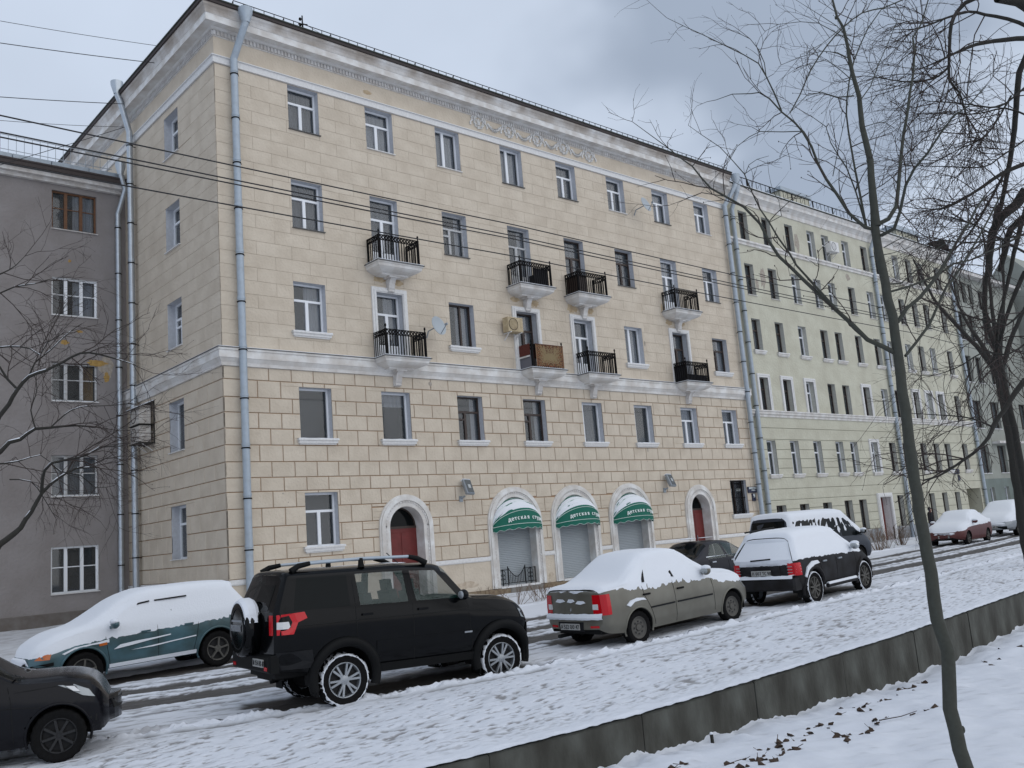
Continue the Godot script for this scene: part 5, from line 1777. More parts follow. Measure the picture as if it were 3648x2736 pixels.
func car_body(o: Node3D, stn: Array, wheels: Array, paint: String, look: Dictionary) -> Shell:
	# look: glass {interval: name}, bulge, snow options
	var s := Shell.new()
	s.build(stn, look.get("cell", 0.07))
	s.glass = look.get("glass", {})
	for w in wheels: s.snap(w[0], w[1], w[2])
	s.normals()
	var parts := {}
	var glass: Dictionary = look.get("glass", {})
	var bulge: float = look.get("bulge", 0.06)
	for sg in [1.0, -1.0]:
		for a in s.na - 1:
			for b in s.nb - 1:
				var cut_ := false
				var mid: Vector3 = (s.P[a][b] + s.P[a + 1][b] + s.P[a + 1][b + 1] + s.P[a][b + 1]) * 0.25
				if s.ri[b] <= 2:
					for w in wheels:
						if Vector2(mid.x - w[0], mid.y - w[1]).length() < w[2] - 0.002: cut_ = true
				if cut_: continue
				var key := "body"
				var g = glass.get(s.si[a], "")
				if g == "window" and s.ri[b] == 3: key = "window#%d_%d" % [s.si[a], int(sg)]
				elif g is String and g in ["windscreen", "rear_window"] and s.ri[b] >= 4: key = g
				if not parts.has(key): parts[key] = MB.new()
				var mb: MB = parts[key]
				var id := []
				for q in [[a, b], [a + 1, b], [a + 1, b + 1], [a, b + 1]]:
					var p: Vector3 = s.P[q[0]][q[1]]; var n: Vector3 = s.N[q[0]][q[1]]
					id.append(mb.vert(V(p.x, p.y, p.z * sg), V(n.x, n.y, n.z * sg)))
				if sg > 0:
					mb.face(id[0], id[1], id[2]); mb.face(id[0], id[2], id[3])
				else:
					mb.face(id[0], id[2], id[1]); mb.face(id[0], id[3], id[2])
	# front and rear faces
	var body: MB = parts["body"]
	for front in [false, true]:
		var a := s.na - 1 if front else 0
		var nzv := 8
		for b in s.nb - 1:
			for k in nzv:
				var c := []
				for q in [[b, k], [b, k + 1], [b + 1, k + 1], [b + 1, k]]:
					var p: Vector3 = s.P[a][q[0]]
					var u := lerpf(-1, 1, float(q[1]) / nzv)
					c.append(V(p.x + (1.0 if front else -1.0) * bulge * (1.0 - u * u) * (1.0 if p.z > 0.03 else 0.0), p.y, p.z * u))
				if front: body.quad(c[1], c[0], c[3], c[2])
				else: body.quad(c[0], c[1], c[2], c[3])
	for key in parts:
		var nm: String = key.split("#")[0]
		var m: Material = M[paint]
		if nm != "body": m = M[look.get("glass_mat", "car_glass")]
		if nm == "rear_window" or (nm == "window" and look.get("dark", []).has(int(key.split("#")[1].split("_")[0]))): m = M.dark_glass
		part(parts[key], nm, m, o)
	# floor and wheel wells
	var fl := MB.new()
	var x0: float = stn[0][0] + 0.1; var x1: float = stn[stn.size() - 1][0] - 0.1
	var yb: float = stn[4][2] + 0.03
	fl.box(V(x0, yb, -0.56), V(x1, yb + 0.10, 0.56))
	fl.box(V(wheels[0][0] + wheels[0][2] + 0.02, yb, -stn[4][7] + 0.02), V(wheels[1][0] - wheels[1][2] - 0.02, yb + 0.06, stn[4][7] - 0.02))
	for w in wheels:
		for sg in [1.0, -1.0]:
			var seg := 18
			var zo: float = (stn[4][8] - 0.03) * sg; var zi: float = 0.46 * sg
			for i in seg:
				var t0 := PI * 1.15 * i / seg - 0.24; var t1 := PI * 1.15 * (i + 1) / seg - 0.24
				var p0 := V(w[0] + cos(t0) * w[2], w[1] + sin(t0) * w[2], 0); var p1 := V(w[0] + cos(t1) * w[2], w[1] + sin(t1) * w[2], 0)
				fl.quad(p0 + V(0, 0, zo), p0 + V(0, 0, zi), p1 + V(0, 0, zi), p1 + V(0, 0, zo))
			for i in seg:
				var t0 := PI * 1.15 * i / seg - 0.24; var t1 := PI * 1.15 * (i + 1) / seg - 0.24
				fl.tri(V(w[0], w[1], zi), V(w[0] + cos(t0) * w[2], w[1] + sin(t0) * w[2], zi), V(w[0] + cos(t1) * w[2], w[1] + sin(t1) * w[2], zi))
	part(fl, "underbody", M.seam, o)
	return s
func wheel(o: Node3D, at: Vector3, r: float, width: float, side: float, spokes: int, rim_mat: String, twin := false, snow := 0.0, tilt := 0.0):
	# side +1 faces +z
	var tm := MB.new()
	var h := width * 0.5
	var rr := r * 0.66
	tm.lathe([Vector2(rr, -h * 0.8), Vector2(r * 0.84, -h), Vector2(r * 0.95, -h * 0.94), Vector2(r, -h * 0.72), Vector2(r * 1.003, 0), Vector2(r, h * 0.72), Vector2(r * 0.95, h * 0.94), Vector2(r * 0.84, h), Vector2(rr, h * 0.8)], 40, func(a, i): return (0.006 * (1 if int(a / TAU * 40) % 2 else -1)) if i in [2, 3, 5, 6] else 0.0)
	var root := Node3D.new(); root.name = numbered("wheel", o); o.add_child(root, true)
	root.position = at
	if side < 0: root.rotation.y = PI
	root.rotate_object_local(Vector3.FORWARD, tilt)
	part(tm, "tyre", M.tyre, root)
	var rm := MB.new()
	rm.lathe([Vector2(rr, h * 0.80), Vector2(rr * 0.97, h * 0.86), Vector2(rr * 0.90, h * 0.72), Vector2(rr * 0.88, h * 0.1)], 32)
	if spokes > 0:
		for i in spokes:
			var t := TAU * i / spokes + 0.2
			if twin:
				for e in [-1, 1]:
					var a := V(cos(t + e * 0.10) * r * 0.13, sin(t + e * 0.10) * r * 0.13, h * 0.66)
					var b := V(cos(t + e * 0.17) * rr * 0.93, sin(t + e * 0.17) * rr * 0.93, h * 0.74)
					rm.bar(a, b, 0.034, 0.03)
			else:
				rm.bar(V(cos(t) * r * 0.1, sin(t) * r * 0.1, h * 0.62), V(cos(t) * rr * 0.93, sin(t) * rr * 0.93, h * 0.74), 0.052, 0.03)
	else:
		rm.lathe([Vector2(rr * 0.90, h * 0.70), Vector2(rr * 0.80, h * 0.45), Vector2(rr * 0.62, h * 0.62), Vector2(rr * 0.40, h * 0.66), Vector2(rr * 0.36, h * 0.45), Vector2(0.001, h * 0.45)], 28)
	part(rm, "rim", M[rim_mat], root)
	var hb := MB.new()
	hb.lathe([Vector2(r * 0.20, h * 0.5), Vector2(r * 0.20, h * 0.72), Vector2(r * 0.16, h * 0.80), Vector2(0.001, h * 0.82)], 16)
	part(hb, "hub_cap", M[rim_mat], root)
	var dk := MB.new()
	dk.lathe([Vector2(rr * 0.9, h * 0.2), Vector2(0.001, h * 0.2)], 20)
	if spokes == 0:
		for i in 8:
			var t := TAU * i / 8
			dk.obox(V(cos(t) * rr * 0.55, sin(t) * rr * 0.55, h * 0.63), Basis(Vector3.BACK, t), V(0.028, 0.035, 0.012))
	part(dk, "brake_disc", M.rim_dark, root)
	if snow > 0.0:
		var sm := MB.new()
		var pr := [Vector2(r * 0.93, -h * 0.99), Vector2(r * 0.985, -h * 0.8), Vector2(r * 0.99, 0), Vector2(r * 0.985, h * 0.8), Vector2(r * 0.935, h * 1.0), Vector2(r * 0.90, h * 1.0)]
		var sd := at.x * 7.0
		sm.lathe(pr, 72, func(a, i): return snow * (0.10 + 1.9 * nz.get_noise_2d(cos(a) * 5.5 + sd, sin(a) * 5.5 + i * 0.9) + 0.30 * sin(a)) * (1.0 if i < 5 else 0.6))
		part(sm, "snow", M.snow, root)
func side_panel(o: Node3D, s: Shell, called: String, poly: Array, m: String, off: float, both := true):
	# a patch that lies on the flank, outline in x and y
	for sg in ([1.0, -1.0] if both else [1.0]):
		var mb := MB.new()
		var p := PackedVector2Array()
		for i in poly.size():
			var a: Vector2 = poly[i]; var b: Vector2 = poly[(i + 1) % poly.size()]
			var k := maxi(1, int(a.distance_to(b) / 0.07))
			for q in k: p.append(a.lerp(b, float(q) / k))
		if Geometry2D.is_polygon_clockwise(p): p.reverse()
		var tr := Geometry2D.triangulate_polygon(p)
		var zs := []
		for q in p: zs.append(s.side_z(q.x, q.y))
		for i in range(0, tr.size(), 3):
			var c := []
			for k in 3: c.append(V(p[tr[i + k]].x, p[tr[i + k]].y, (zs[tr[i + k]] + off) * sg))
			if (p[tr[i + 1]] - p[tr[i]]).cross(p[tr[i + 2]] - p[tr[i]]) * sg > 0: mb.tri(c[0], c[1], c[2])
			else: mb.tri(c[0], c[2], c[1])
		for i in p.size():
			var j := (i + 1) % p.size()
			mb.quad(V(p[i].x, p[i].y, (zs[i] - 0.03) * sg), V(p[j].x, p[j].y, (zs[j] - 0.03) * sg), V(p[j].x, p[j].y, (zs[j] + off) * sg), V(p[i].x, p[i].y, (zs[i] + off) * sg))
		part(mb, called, M[m], o)
func seam_line(mb: MB, s: Shell, pts: Array, r := 0.006, both := true):
	for sg in ([1.0, -1.0] if both else [1.0]):
		var l := []
		for i in pts.size() - 1:
			for k in 6:
				var q: Vector2 = pts[i].lerp(pts[i + 1], k / 6.0)
				l.append(V(q.x, q.y, (s.side_z(q.x, q.y) + 0.001) * sg))
		var e: Vector2 = pts[pts.size() - 1]
		l.append(V(e.x, e.y, (s.side_z(e.x, e.y) + 0.001) * sg))
		mb.tube(l, r, r, 4)
func arch_lip(o: Node3D, s: Shell, w: Array, r: float, m: String, flare: float):
	for sg in [1.0, -1.0]:
		var mb := MB.new()
		var l := []
		for i in 25:
			var t := lerpf(-0.32, PI + 0.32, i / 24.0)
			var p := Vector2(w[0] + cos(t) * (w[2] + r * 0.3), w[1] + sin(t) * (w[2] + r * 0.3))
			l.append(V(p.x, p.y, (s.side_z(p.x, maxf(p.y, s.P[s.na / 2][0].y + 0.02)) + flare) * sg))
		mb.tube(l, r, r, 8, true)
		part(mb, "wheel_arch", M[m], o)
func end_panel(o: Node3D, s: Shell, called: String, front: bool, poly: Array, m: String, off: float, bulge: float):
	# a patch on the nose or tail, outline in z and y
	var mb := MB.new()
	var sg := 1.0 if front else -1.0
	var p := PackedVector2Array()
	for i in poly.size():
		var a: Vector2 = poly[i]; var b: Vector2 = poly[(i + 1) % poly.size()]
		var k := maxi(1, int(a.distance_to(b) / 0.12))
		for q in k: p.append(a.lerp(b, float(q) / k))
	if Geometry2D.is_polygon_clockwise(p): p.reverse()
	var tr := Geometry2D.triangulate_polygon(p)
	var xs := []
	for q in p: xs.append(s.end_x(front, q.y, q.x, bulge))
	for i in range(0, tr.size(), 3):
		var c := []
		for k in 3: c.append(V(xs[tr[i + k]] + off * sg, p[tr[i + k]].y, p[tr[i + k]].x))
		if (p[tr[i + 1]] - p[tr[i]]).cross(p[tr[i + 2]] - p[tr[i]]) * sg > 0: mb.tri(c[0], c[2], c[1])
		else: mb.tri(c[0], c[1], c[2])
	for i in p.size():
		var j := (i + 1) % p.size()
		mb.quad(V(xs[i] - 0.03 * sg, p[i].y, p[i].x), V(xs[j] - 0.03 * sg, p[j].y, p[j].x), V(xs[j] + off * sg, p[j].y, p[j].x), V(xs[i] + off * sg, p[i].y, p[i].x))
	part(mb, called, M[m], o)
func car_snow(o: Node3D, s: Shell, line: Callable, top: float, side: float, bulge: float, tail: float, nose: float, sd: float, ragged := 0.024):
	# snow above a ragged line on the flanks and on everything that faces up
	var th := func(p: Vector3, n: Vector3, pane: bool) -> float:
		var rag := nz.get_noise_2d(p.x * 2.0 + sd, p.y * 2.0 + p.z) * ragged + nz.get_noise_2d(p.x * 14.0 + sd, p.y * 14.0) * ragged * 0.8
		var over: float = p.y - line.call(p.x) + rag
		var f := smooth(-0.02, 0.075, over)
		var up := smooth(0.25, 0.8, n.y)
		var t := f * lerpf(side * (0.55 + 0.9 * absf(nz.get_noise_2d(p.x * 2.4 + sd, p.y * 5.0))), top, up)
		if pane and n.y < 0.5: t = t * 0.55
		return t + 0.006 * f * nz.get_noise_2d(p.x * 6 + sd, p.z * 6 + p.y * 5)
	for sg in [1.0, -1.0]:
		var mb := MB.new()
		for a in s.na - 1:
			for b in s.nb - 1:
				if s.ri[b] < 1: continue
				var c := []; var id := []; var most := 0.0
				for q in [[a, b], [a + 1, b], [a + 1, b + 1], [a, b + 1]]:
					var p: Vector3 = s.P[q[0]][q[1]]; var n: Vector3 = s.N[q[0]][q[1]]
					var t: float = th.call(p, n, s.ri[mini(q[1], s.nb - 2)] == 3 and q[1] > 14 and q[1] < 20 and s.glass.get(s.si[mini(q[0], s.na - 2)], "") == "window")
					most = maxf(most, t)
					var off := t - 0.006
					c.append([p + n * off, n])
				if most < 0.004: continue
				for q in c: id.append(mb.vert(V(q[0].x, q[0].y, q[0].z * sg), V(q[1].x, q[1].y, q[1].z * sg)))
				if sg > 0:
					mb.face(id[0], id[1], id[2]); mb.face(id[0], id[2], id[3])
				else:
					mb.face(id[0], id[2], id[1]); mb.face(id[0], id[3], id[2])
		part(mb, "snow_cover", M.snow, o)
	# snow on the tail and nose
	for e in [[false, tail], [true, nose]]:
		if e[1] > 5.0: continue
		var front: bool = e[0]
		var a := s.na - 1 if front else 0
		var sgx := 1.0 if front else -1.0
		var mb := MB.new()
		var kz := 22
		for b in s.nb - 1:
			for k in kz:
				var c := []; var most := 0.0
				for q in [[b, k], [b, k + 1], [b + 1, k + 1], [b + 1, k]]:
					var p: Vector3 = s.P[a][q[0]]
					var u := lerpf(-1, 1, float(q[1]) / kz)
					var over: float = p.y - e[1] + nz.get_noise_2d(p.z * u * 4.0 + sd, p.y * 3) * 0.05
					var t := smooth(-0.02, 0.05, over) * (side * 1.2 + 0.004)
					most = maxf(most, t)
					c.append(V(p.x + sgx * (bulge * (1.0 - u * u) * (1.0 if p.z > 0.03 else 0.0) + t - 0.005), p.y, p.z * u))
				if most < 0.003: continue
				if front: mb.quad(c[1], c[0], c[3], c[2])
				else: mb.quad(c[0], c[1], c[2], c[3])
		part(mb, "snow_cover", M.snow, o)
func mirror(o: Node3D, at: Vector3, m: String, snow: bool):
	for sg in [1.0, -1.0]:
		var mb := MB.new()
		mb.ball(V(at.x, at.y, at.z * sg), V(0.075, 0.085, 0.11), 14, 8)
		mb.bar(V(at.x + 0.03, at.y - 0.06, (at.z - 0.16) * sg), V(at.x, at.y - 0.03, at.z * sg), 0.05)
		var q := part(mb, "mirror", M[m], o)
		var gl := MB.new()
		gl.ball(V(at.x - 0.035, at.y, at.z * sg), V(0.05, 0.066, 0.09), 12, 6)
		part(gl, "mirror_glass", M.headlamp, q)
		if snow:
			var sm := MB.new(); sm.ball(V(at.x + 0.01, at.y + 0.05, at.z * sg), V(0.08, 0.055, 0.11), 12, 6)
			part(sm, "snow", M.snow, q)
func handles(o: Node3D, s: Shell, pts: Array, m: String):
	for p in pts:
		for sg in [1.0, -1.0]:
			var z: float = s.side_z(p.x, p.y)
			var mb := MB.new()
			mb.obox(V(p.x, p.y, (z + 0.018) * sg), Basis(), V(0.17, 0.032, 0.03))
			part(mb, "door_handle", M[m], o)
func number_plate(o: Node3D, at: Vector3, yaw: float, text: String, w := 0.50):
	var mb := MB.new()
	mb.xf = Transform3D(Basis(Vector3.UP, yaw), at)
	mb.block(-w / 2, -0.055, w / 2, 0.055, -0.01, 0.012, 0.004)
	var p := part(mb, "number_plate", M.plate, o)
	var t := letters(o, text, Vector3.ZERO, Basis(), 0.098, 0.006, M.plate_ink)
	o.remove_child(t); p.add_child(t, true)
	t.transform = Transform3D(Basis(Vector3.UP, yaw) * Basis.from_scale(V(0.86, 1, 1)), at + Basis(Vector3.UP, yaw) * V(-w / 2 + 0.02, -0.058, 0.013))
func four_wheels(o: Node3D, wheels: Array, r: float, width: float, track: float, spokes: int, rim_mat: String, twin := false, snow := 0.0):
	for w in wheels:
		for sg in [1.0, -1.0]: wheel(o, V(w[0], r, track * sg), r, width, sg, spokes, rim_mat, twin, snow)
func put_car(called: String, rear: Vector2, front: Vector2, label: String, pitch_more := 0.0, roll := 0.0, lift := 0.0) -> Node3D:
	# stands on the street with its right-hand (or left-hand) wheels' line from rear to front; x forward
	var d := (front - rear).normalized()
	var yr := land(rear.x, rear.y); var yf := land(front.x, front.y)
	var o := thing(called, V(rear.x, yr + lift, rear.y), label, "car", "")
	var fw := V(d.x, (yf - yr) / (front - rear).length() + pitch_more, d.y).normalized()
	var z := fw.cross(Vector3.UP).normalized()
	var y := z.cross(fw)
	o.basis = Basis(fw, y, z)
	return o

func V2(x: float, y: float) -> Vector2: return Vector2(x, y)
func make_cars():
	black_offroader()
	olive_saloon()
	teal_suv()
	grey_offroader()
	dark_hatch()
	black_saloon()
	snowy_van()
	red_saloon()
	silver_suv()
func black_offroader():
	var o := put_car("off_roader", V2(7.50, -13.24), V2(10.21, -12.86), "clean black off-roader with a lettered spare wheel cover on its back door", -0.055, 0.0)
	var stn := [
		[-1.05, -0.88, 0.66, 1.16, 1.44, 1.88, 1.97, 0.74, 0.82, 0.82, 0.68],
		[-0.97, -0.82, 0.62, 1.16, 1.44, 1.90, 2.02, 0.82, 0.90, 0.89, 0.755],
		[-0.78, -0.68, 0.60, 1.16, 1.44, 1.90, 2.03, 0.84, 0.915, 0.90, 0.765],
		[0.10, 0.10, 0.46, 1.16, 1.44, 1.90, 2.03, 0.85, 0.92, 0.905, 0.765],
		[0.26, 0.24, 0.46, 1.16, 1.44, 1.90, 2.03, 0.85, 0.92, 0.905, 0.765],
		[1.06, 1.04, 0.46, 1.16, 1.43, 1.90, 2.03, 0.85, 0.92, 0.90, 0.76],
		[1.20, 1.16, 0.46, 1.16, 1.43, 1.89, 2.02, 0.85, 0.92, 0.90, 0.76],
		[1.98, 1.62, 0.46, 1.16, 1.41, 1.87, 2.00, 0.85, 0.92, 0.88, 0.735],
		[2.12, 1.76, 0.46, 1.15, 1.40, 1.85, 1.97, 0.85, 0.92, 0.87, 0.70],
		[2.22, 2.22, 0.48, 1.13, 1.385, 1.41, 1.45, 0.85, 0.92, 0.86, 0.78],
		[2.75, 2.75, 0.55, 1.08, 1.32, 1.36, 1.405, 0.85, 0.92, 0.85, 0.77],
		[3.10, 3.10, 0.55, 1.02, 1.22, 1.26, 1.30, 0.82, 0.90, 0.82, 0.74],
		[3.26, 3.26, 0.52, 0.92, 1.08, 1.12, 1.16, 0.74, 0.84, 0.76, 0.70],
		[3.34, 3.34, 0.52, 0.85, 0.98, 1.01, 1.03, 0.60, 0.70, 0.68, 0.62]]
	var wh := [[0.0, 0.44, 0.475], [2.73, 0.44, 0.475]]
	var s := car_body(o, stn, wh, "paint_black", {"glass": {2: "window", 4: "window", 6: "window", 8: "windscreen"}, "bulge": 0.05, "dark": [2]})
	four_wheels(o, wh, 0.385, 0.25, 0.75, 6, "rim", true, 0.011)
	for w in wh: arch_lip(o, s, w, 0.075, "trim_black", 0.012)
	side_panel(o, s, "sill_guard", [V2(0.52, 0.44), V2(2.22, 0.44), V2(2.22, 0.56), V2(0.52, 0.56)], "trim_black", 0.035)
	side_panel(o, s, "door_moulding", [V2(0.50, 0.76), V2(2.20, 0.76), V2(2.20, 0.90), V2(0.50, 0.90)], "paint_black", 0.012)
	side_panel(o, s, "rear_bumper_corner", [V2(-1.03, 0.64), V2(-0.48, 0.62), V2(-0.52, 0.88), V2(-1.03, 0.88)], "trim_grey", 0.02)
	var lampo := [V2(-1.02, 1.40), V2(-0.62, 1.42), V2(-0.58, 1.33), V2(-0.72, 1.28), V2(-0.79, 1.12), V2(-1.02, 1.12)]
	side_panel(o, s, "tail_lamp", lampo, "lamp_red", 0.012)
	side_panel(o, s, "reversing_lamp", [V2(-1.02, 1.30), V2(-0.86, 1.30), V2(-0.84, 1.23), V2(-0.87, 1.20), V2(-1.02, 1.20)], "lamp_white", 0.016)
	for sg in [-1, 1]:
		end_panel(o, s, "tail_lamp", false, [V2(sg * 0.80, 1.40), V2(sg * 0.70, 1.40), V2(sg * 0.70, 1.12), V2(sg * 0.80, 1.12)], "lamp_red", 0.012, 0.05)
	end_panel(o, s, "rear_window", false, [V2(-0.62, 1.46), V2(0.62, 1.46), V2(0.58, 1.82), V2(-0.58, 1.82)], "dark_glass", 0.006, 0.05)
	var mb := MB.new()
	seam_line(mb, s, [V2(0.18, 1.88), V2(0.18, 1.2), V2(0.20, 0.95), V2(0.44, 0.70), V2(0.52, 0.5)], 0.005)
	seam_line(mb, s, [V2(1.13, 1.88), V2(1.13, 0.5)], 0.005)
	seam_line(mb, s, [V2(2.10, 1.38), V2(2.14, 1.0), V2(2.18, 0.5)], 0.005)
	seam_line(mb, s, [V2(-0.9, 1.22), V2(0.5, 1.23), V2(2.0, 1.22), V2(3.1, 1.12)], 0.006)
	part(mb, "panel_gap", M.seam, o)
	handles(o, s, [V2(0.36, 1.30), V2(1.30, 1.30)], "paint_black")
	mirror(o, V(1.98, 1.46, 1.02), "paint_black", false)
	# rear bumper with step, tow gear
	var bp := MB.new()
	bp.block(-0.84, 0.60, 0.84, 0.86, -0.02, 0.10, 0.03)
	bp.xf = Transform3D(Basis(Vector3.UP, -PI / 2), V(-1.04, 0.0, 0))
	bp.v.clear(); bp.n.clear(); bp.c.clear(); bp.t.clear(); bp.ix.clear()
	bp.block(-0.86, 0.60, 0.86, 0.85, -0.05, 0.10, 0.03)
	part(bp, "rear_bumper", M.trim_black, o)
	var rf := MB.new()
	for sg in [-1, 1]: rf.box(V(-1.148, 0.64, sg * 0.72 - 0.06), V(-1.138, 0.69, sg * 0.72 + 0.06))
	part(rf, "reflector", M.lamp_red, o)
	for w in wh:
		var mf := MB.new()
		for sg in [-1, 1]: mf.box(V(w[0] - 0.44, 0.20, sg * 0.75 - 0.14), V(w[0] - 0.425, 0.56, sg * 0.75 + 0.14))
		part(mf, "mud_flap", M.trim_black, o)
	var ax := MB.new()
	for w in wh: ax.tube([V(w[0], 0.385, -0.7), V(w[0], 0.385, 0.7)], 0.05, 0.05, 8)
	ax.ball(V(0, 0.38, 0.15), V(0.15, 0.15, 0.15), 12, 8)
	ax.box(V(-0.85, 0.42, -0.55), V(-0.3, 0.62, 0.1))
	part(ax, "axle", M.seam, o)
	# spare wheel cover
	var sp := MB.new()
	sp.xf = Transform3D(Basis(Vector3.UP, -PI / 2), V(-1.13, 1.215, 0.02))
	sp.lathe([Vector2(0.36, -0.06), Vector2(0.405, -0.02), Vector2(0.415, 0.10), Vector2(0.40, 0.165), Vector2(0.365, 0.195), Vector2(0.34, 0.185), Vector2(0.001, 0.195)], 44)
	var cover := part(sp, "spare_wheel_cover", M.paint_black, o)
	var rb := MB.new(); rb.xf = sp.xf
	rb.obox(V(0, 0.115, 0.20), Basis(), V(0.44, 0.028, 0.02))
	part(rb, "cover_badge_bar", M.letters_grey, cover)
	var rg := MB.new(); rg.xf = sp.xf
	rg.lathe([Vector2(0.30, 0.187), Vector2(0.292, 0.199), Vector2(0.284, 0.187)], 36)
	part(rg, "cover_ring", M.trim_grey, cover)
	var tl := letters(o, "PATRIOT", Vector3.ZERO, Basis(), 0.125, 0.012, M.letters_grey)
	o.remove_child(tl); cover.add_child(tl, true)
	tl.transform = sp.xf * Transform3D(Basis.from_scale(V(0.93, 1, 1)), V(-0.295, -0.065, 0.20))
	var ss := MB.new(); ss.xf = sp.xf
	var seg := 26
	for i in seg:
		var t0 := lerpf(0.22, PI - 0.30, float(i) / seg); var t1 := lerpf(0.22, PI - 0.30, float(i + 1) / seg)
		var prof := [Vector2(0.412, -0.03), Vector2(0.44, 0.02), Vector2(0.438, 0.13), Vector2(0.40, 0.185), Vector2(0.372, 0.192)]
		for j in prof.size() - 1:
			var q := func(t: float, p: Vector2) -> Vector3:
				var r: float = p.x - 0.028 * (1.0 - smooth(0.0, 0.5, sin(t) - 0.28 + 0.22 * nz.get_noise_2d(t * 2.0, p.y * 4)))
				return V(cos(t) * r, sin(t) * r, p.y)
			ss.quad(q.call(t0, prof[j + 1]), q.call(t0, prof[j]), q.call(t1, prof[j]), q.call(t1, prof[j + 1]))
	part(ss, "snow", M.snow, cover)
	number_plate(o, V(-1.15, 0.735, 0.42), -PI / 2, "М 154 НК 47", 0.44)
	# roof rails
	for sg in [-1, 1]:
		var rl := MB.new()
		rl.tube([V(-0.45, 2.10, sg * 0.64), V(0.4, 2.125, sg * 0.645), V(1.25, 2.11, sg * 0.64)], 0.024, 0.024, 8, true)
		var rr := part(rl, "roof_rail", M.zinc_paint, o)
		var ft := MB.new()
		ft.tube([V(-0.72, 2.00, sg * 0.66), V(-0.60, 2.07, sg * 0.645), V(-0.42, 2.10, sg * 0.64)], 0.05, 0.034, 8, true)
		ft.tube([V(0.40, 1.99, sg * 0.66), V(0.40, 2.13, sg * 0.645)], 0.055, 0.036, 8, true)
		ft.tube([V(1.52, 1.99, sg * 0.66), V(1.38, 2.07, sg * 0.645), V(1.22, 2.11, sg * 0.64)], 0.05, 0.034, 8, true)
		part(ft, "rail_foot", M.trim_black, rr)
	var sm := MB.new()
	for q in [[0.5, -0.3, 0.16], [1.0, -0.2, 0.3], [0.75, -0.45, 0.12], [1.3, -0.35, 0.15]]: sm.ball(V(q[0], 2.015, q[1]), V(q[2] * 2, 0.018, q[2]), 14, 6)
	part(sm, "roof_snow", M.snow, o)
	var an := MB.new(); an.bar(V(1.35, 2.02, 0.0), V(1.15, 2.19, 0.0), 0.012); part(an, "aerial", M.seam, o)
	# seats seen through the glass
	for x in [0.55, 1.38]:
		for z in [-0.4, 0.4]:
			var st := MB.new()
			st.obox(V(x, 1.28, z), Basis(Vector3.BACK, 0.2), V(0.14, 0.62, 0.46))
			st.obox(V(x - 0.07, 1.66, z), Basis(Vector3.BACK, 0.15), V(0.09, 0.20, 0.27))
			part(st, "seat", M.seat, o)
	var dsh := MB.new(); dsh.box(V(1.85, 1.05, -0.75), V(2.25, 1.36, 0.75)); part(dsh, "dashboard", M.seat, o)
	end_panel(o, s, "grille", true, [V2(-0.5, 0.80), V2(0.5, 0.80), V2(0.5, 0.96), V2(-0.5, 0.96)], "seam", 0.01, 0.05)
	side_panel(o, s, "headlamp", [V2(3.08, 1.16), V2(3.23, 1.10), V2(3.26, 0.98), V2(3.12, 1.02)], "headlamp", 0.012)
	side_panel(o, s, "wing_badge", [V2(2.02, 0.86), V2(2.16, 0.86), V2(2.16, 0.885), V2(2.02, 0.885)], "rim", 0.016)
	side_panel(o, s, "front_bumper", [V2(3.215, 0.52), V2(3.32, 0.54), V2(3.33, 0.90), V2(3.25, 0.92), V2(3.215, 0.80)], "trim_grey", 0.025)
func saloon_stations(k: float, kh: float) -> Array:
	var base := [
		[-0.80, -0.80, 0.34, 0.62, 0.90, 0.925, 0.95, 0.60, 0.72, 0.70, 0.66],
		[-0.72, -0.72, 0.28, 0.62, 0.925, 0.955, 0.98, 0.72, 0.80, 0.78, 0.70],
		[-0.42, -0.36, 0.24, 0.62, 0.94, 0.975, 1.00, 0.78, 0.84, 0.81, 0.70],
		[-0.02, 0.40, 0.22, 0.62, 0.94, 1.28, 1.37, 0.80, 0.85, 0.81, 0.60],
		[0.14, 0.52, 0.22, 0.62, 0.935, 1.31, 1.41, 0.80, 0.85, 0.81, 0.615],
		[0.92, 0.90, 0.22, 0.62, 0.93, 1.34, 1.43, 0.80, 0.86, 0.82, 0.63],
		[1.02, 0.98, 0.22, 0.62, 0.93, 1.34, 1.43, 0.80, 0.86, 0.82, 0.63],
		[1.95, 1.42, 0.22, 0.62, 0.91, 1.29, 1.39, 0.80, 0.86, 0.81, 0.61],
		[2.08, 1.54, 0.22, 0.62, 0.905, 1.26, 1.35, 0.80, 0.86, 0.80, 0.58],
		[2.26, 2.26, 0.22, 0.62, 0.88, 0.91, 0.945, 0.80, 0.86, 0.79, 0.70],
		[2.75, 2.75, 0.24, 0.60, 0.82, 0.86, 0.895, 0.79, 0.85, 0.77, 0.68],
		[3.12, 3.12, 0.26, 0.54, 0.70, 0.74, 0.775, 0.72, 0.80, 0.70, 0.62],
		[3.26, 3.26, 0.28, 0.46, 0.60, 0.635, 0.66, 0.58, 0.68, 0.61, 0.54],
		[3.33, 3.33, 0.33, 0.43, 0.52, 0.55, 0.57, 0.42, 0.52, 0.47, 0.42]]
	var o := []
	for b in base:
		var q: Array = b.duplicate()
		for i in 11: q[i] *= kh if i in [2, 3, 4, 5, 6] else k
		o.append(q)
	return o
const SALOON_GLASS := {2: "rear_window", 4: "window", 6: "window", 8: "windscreen"}
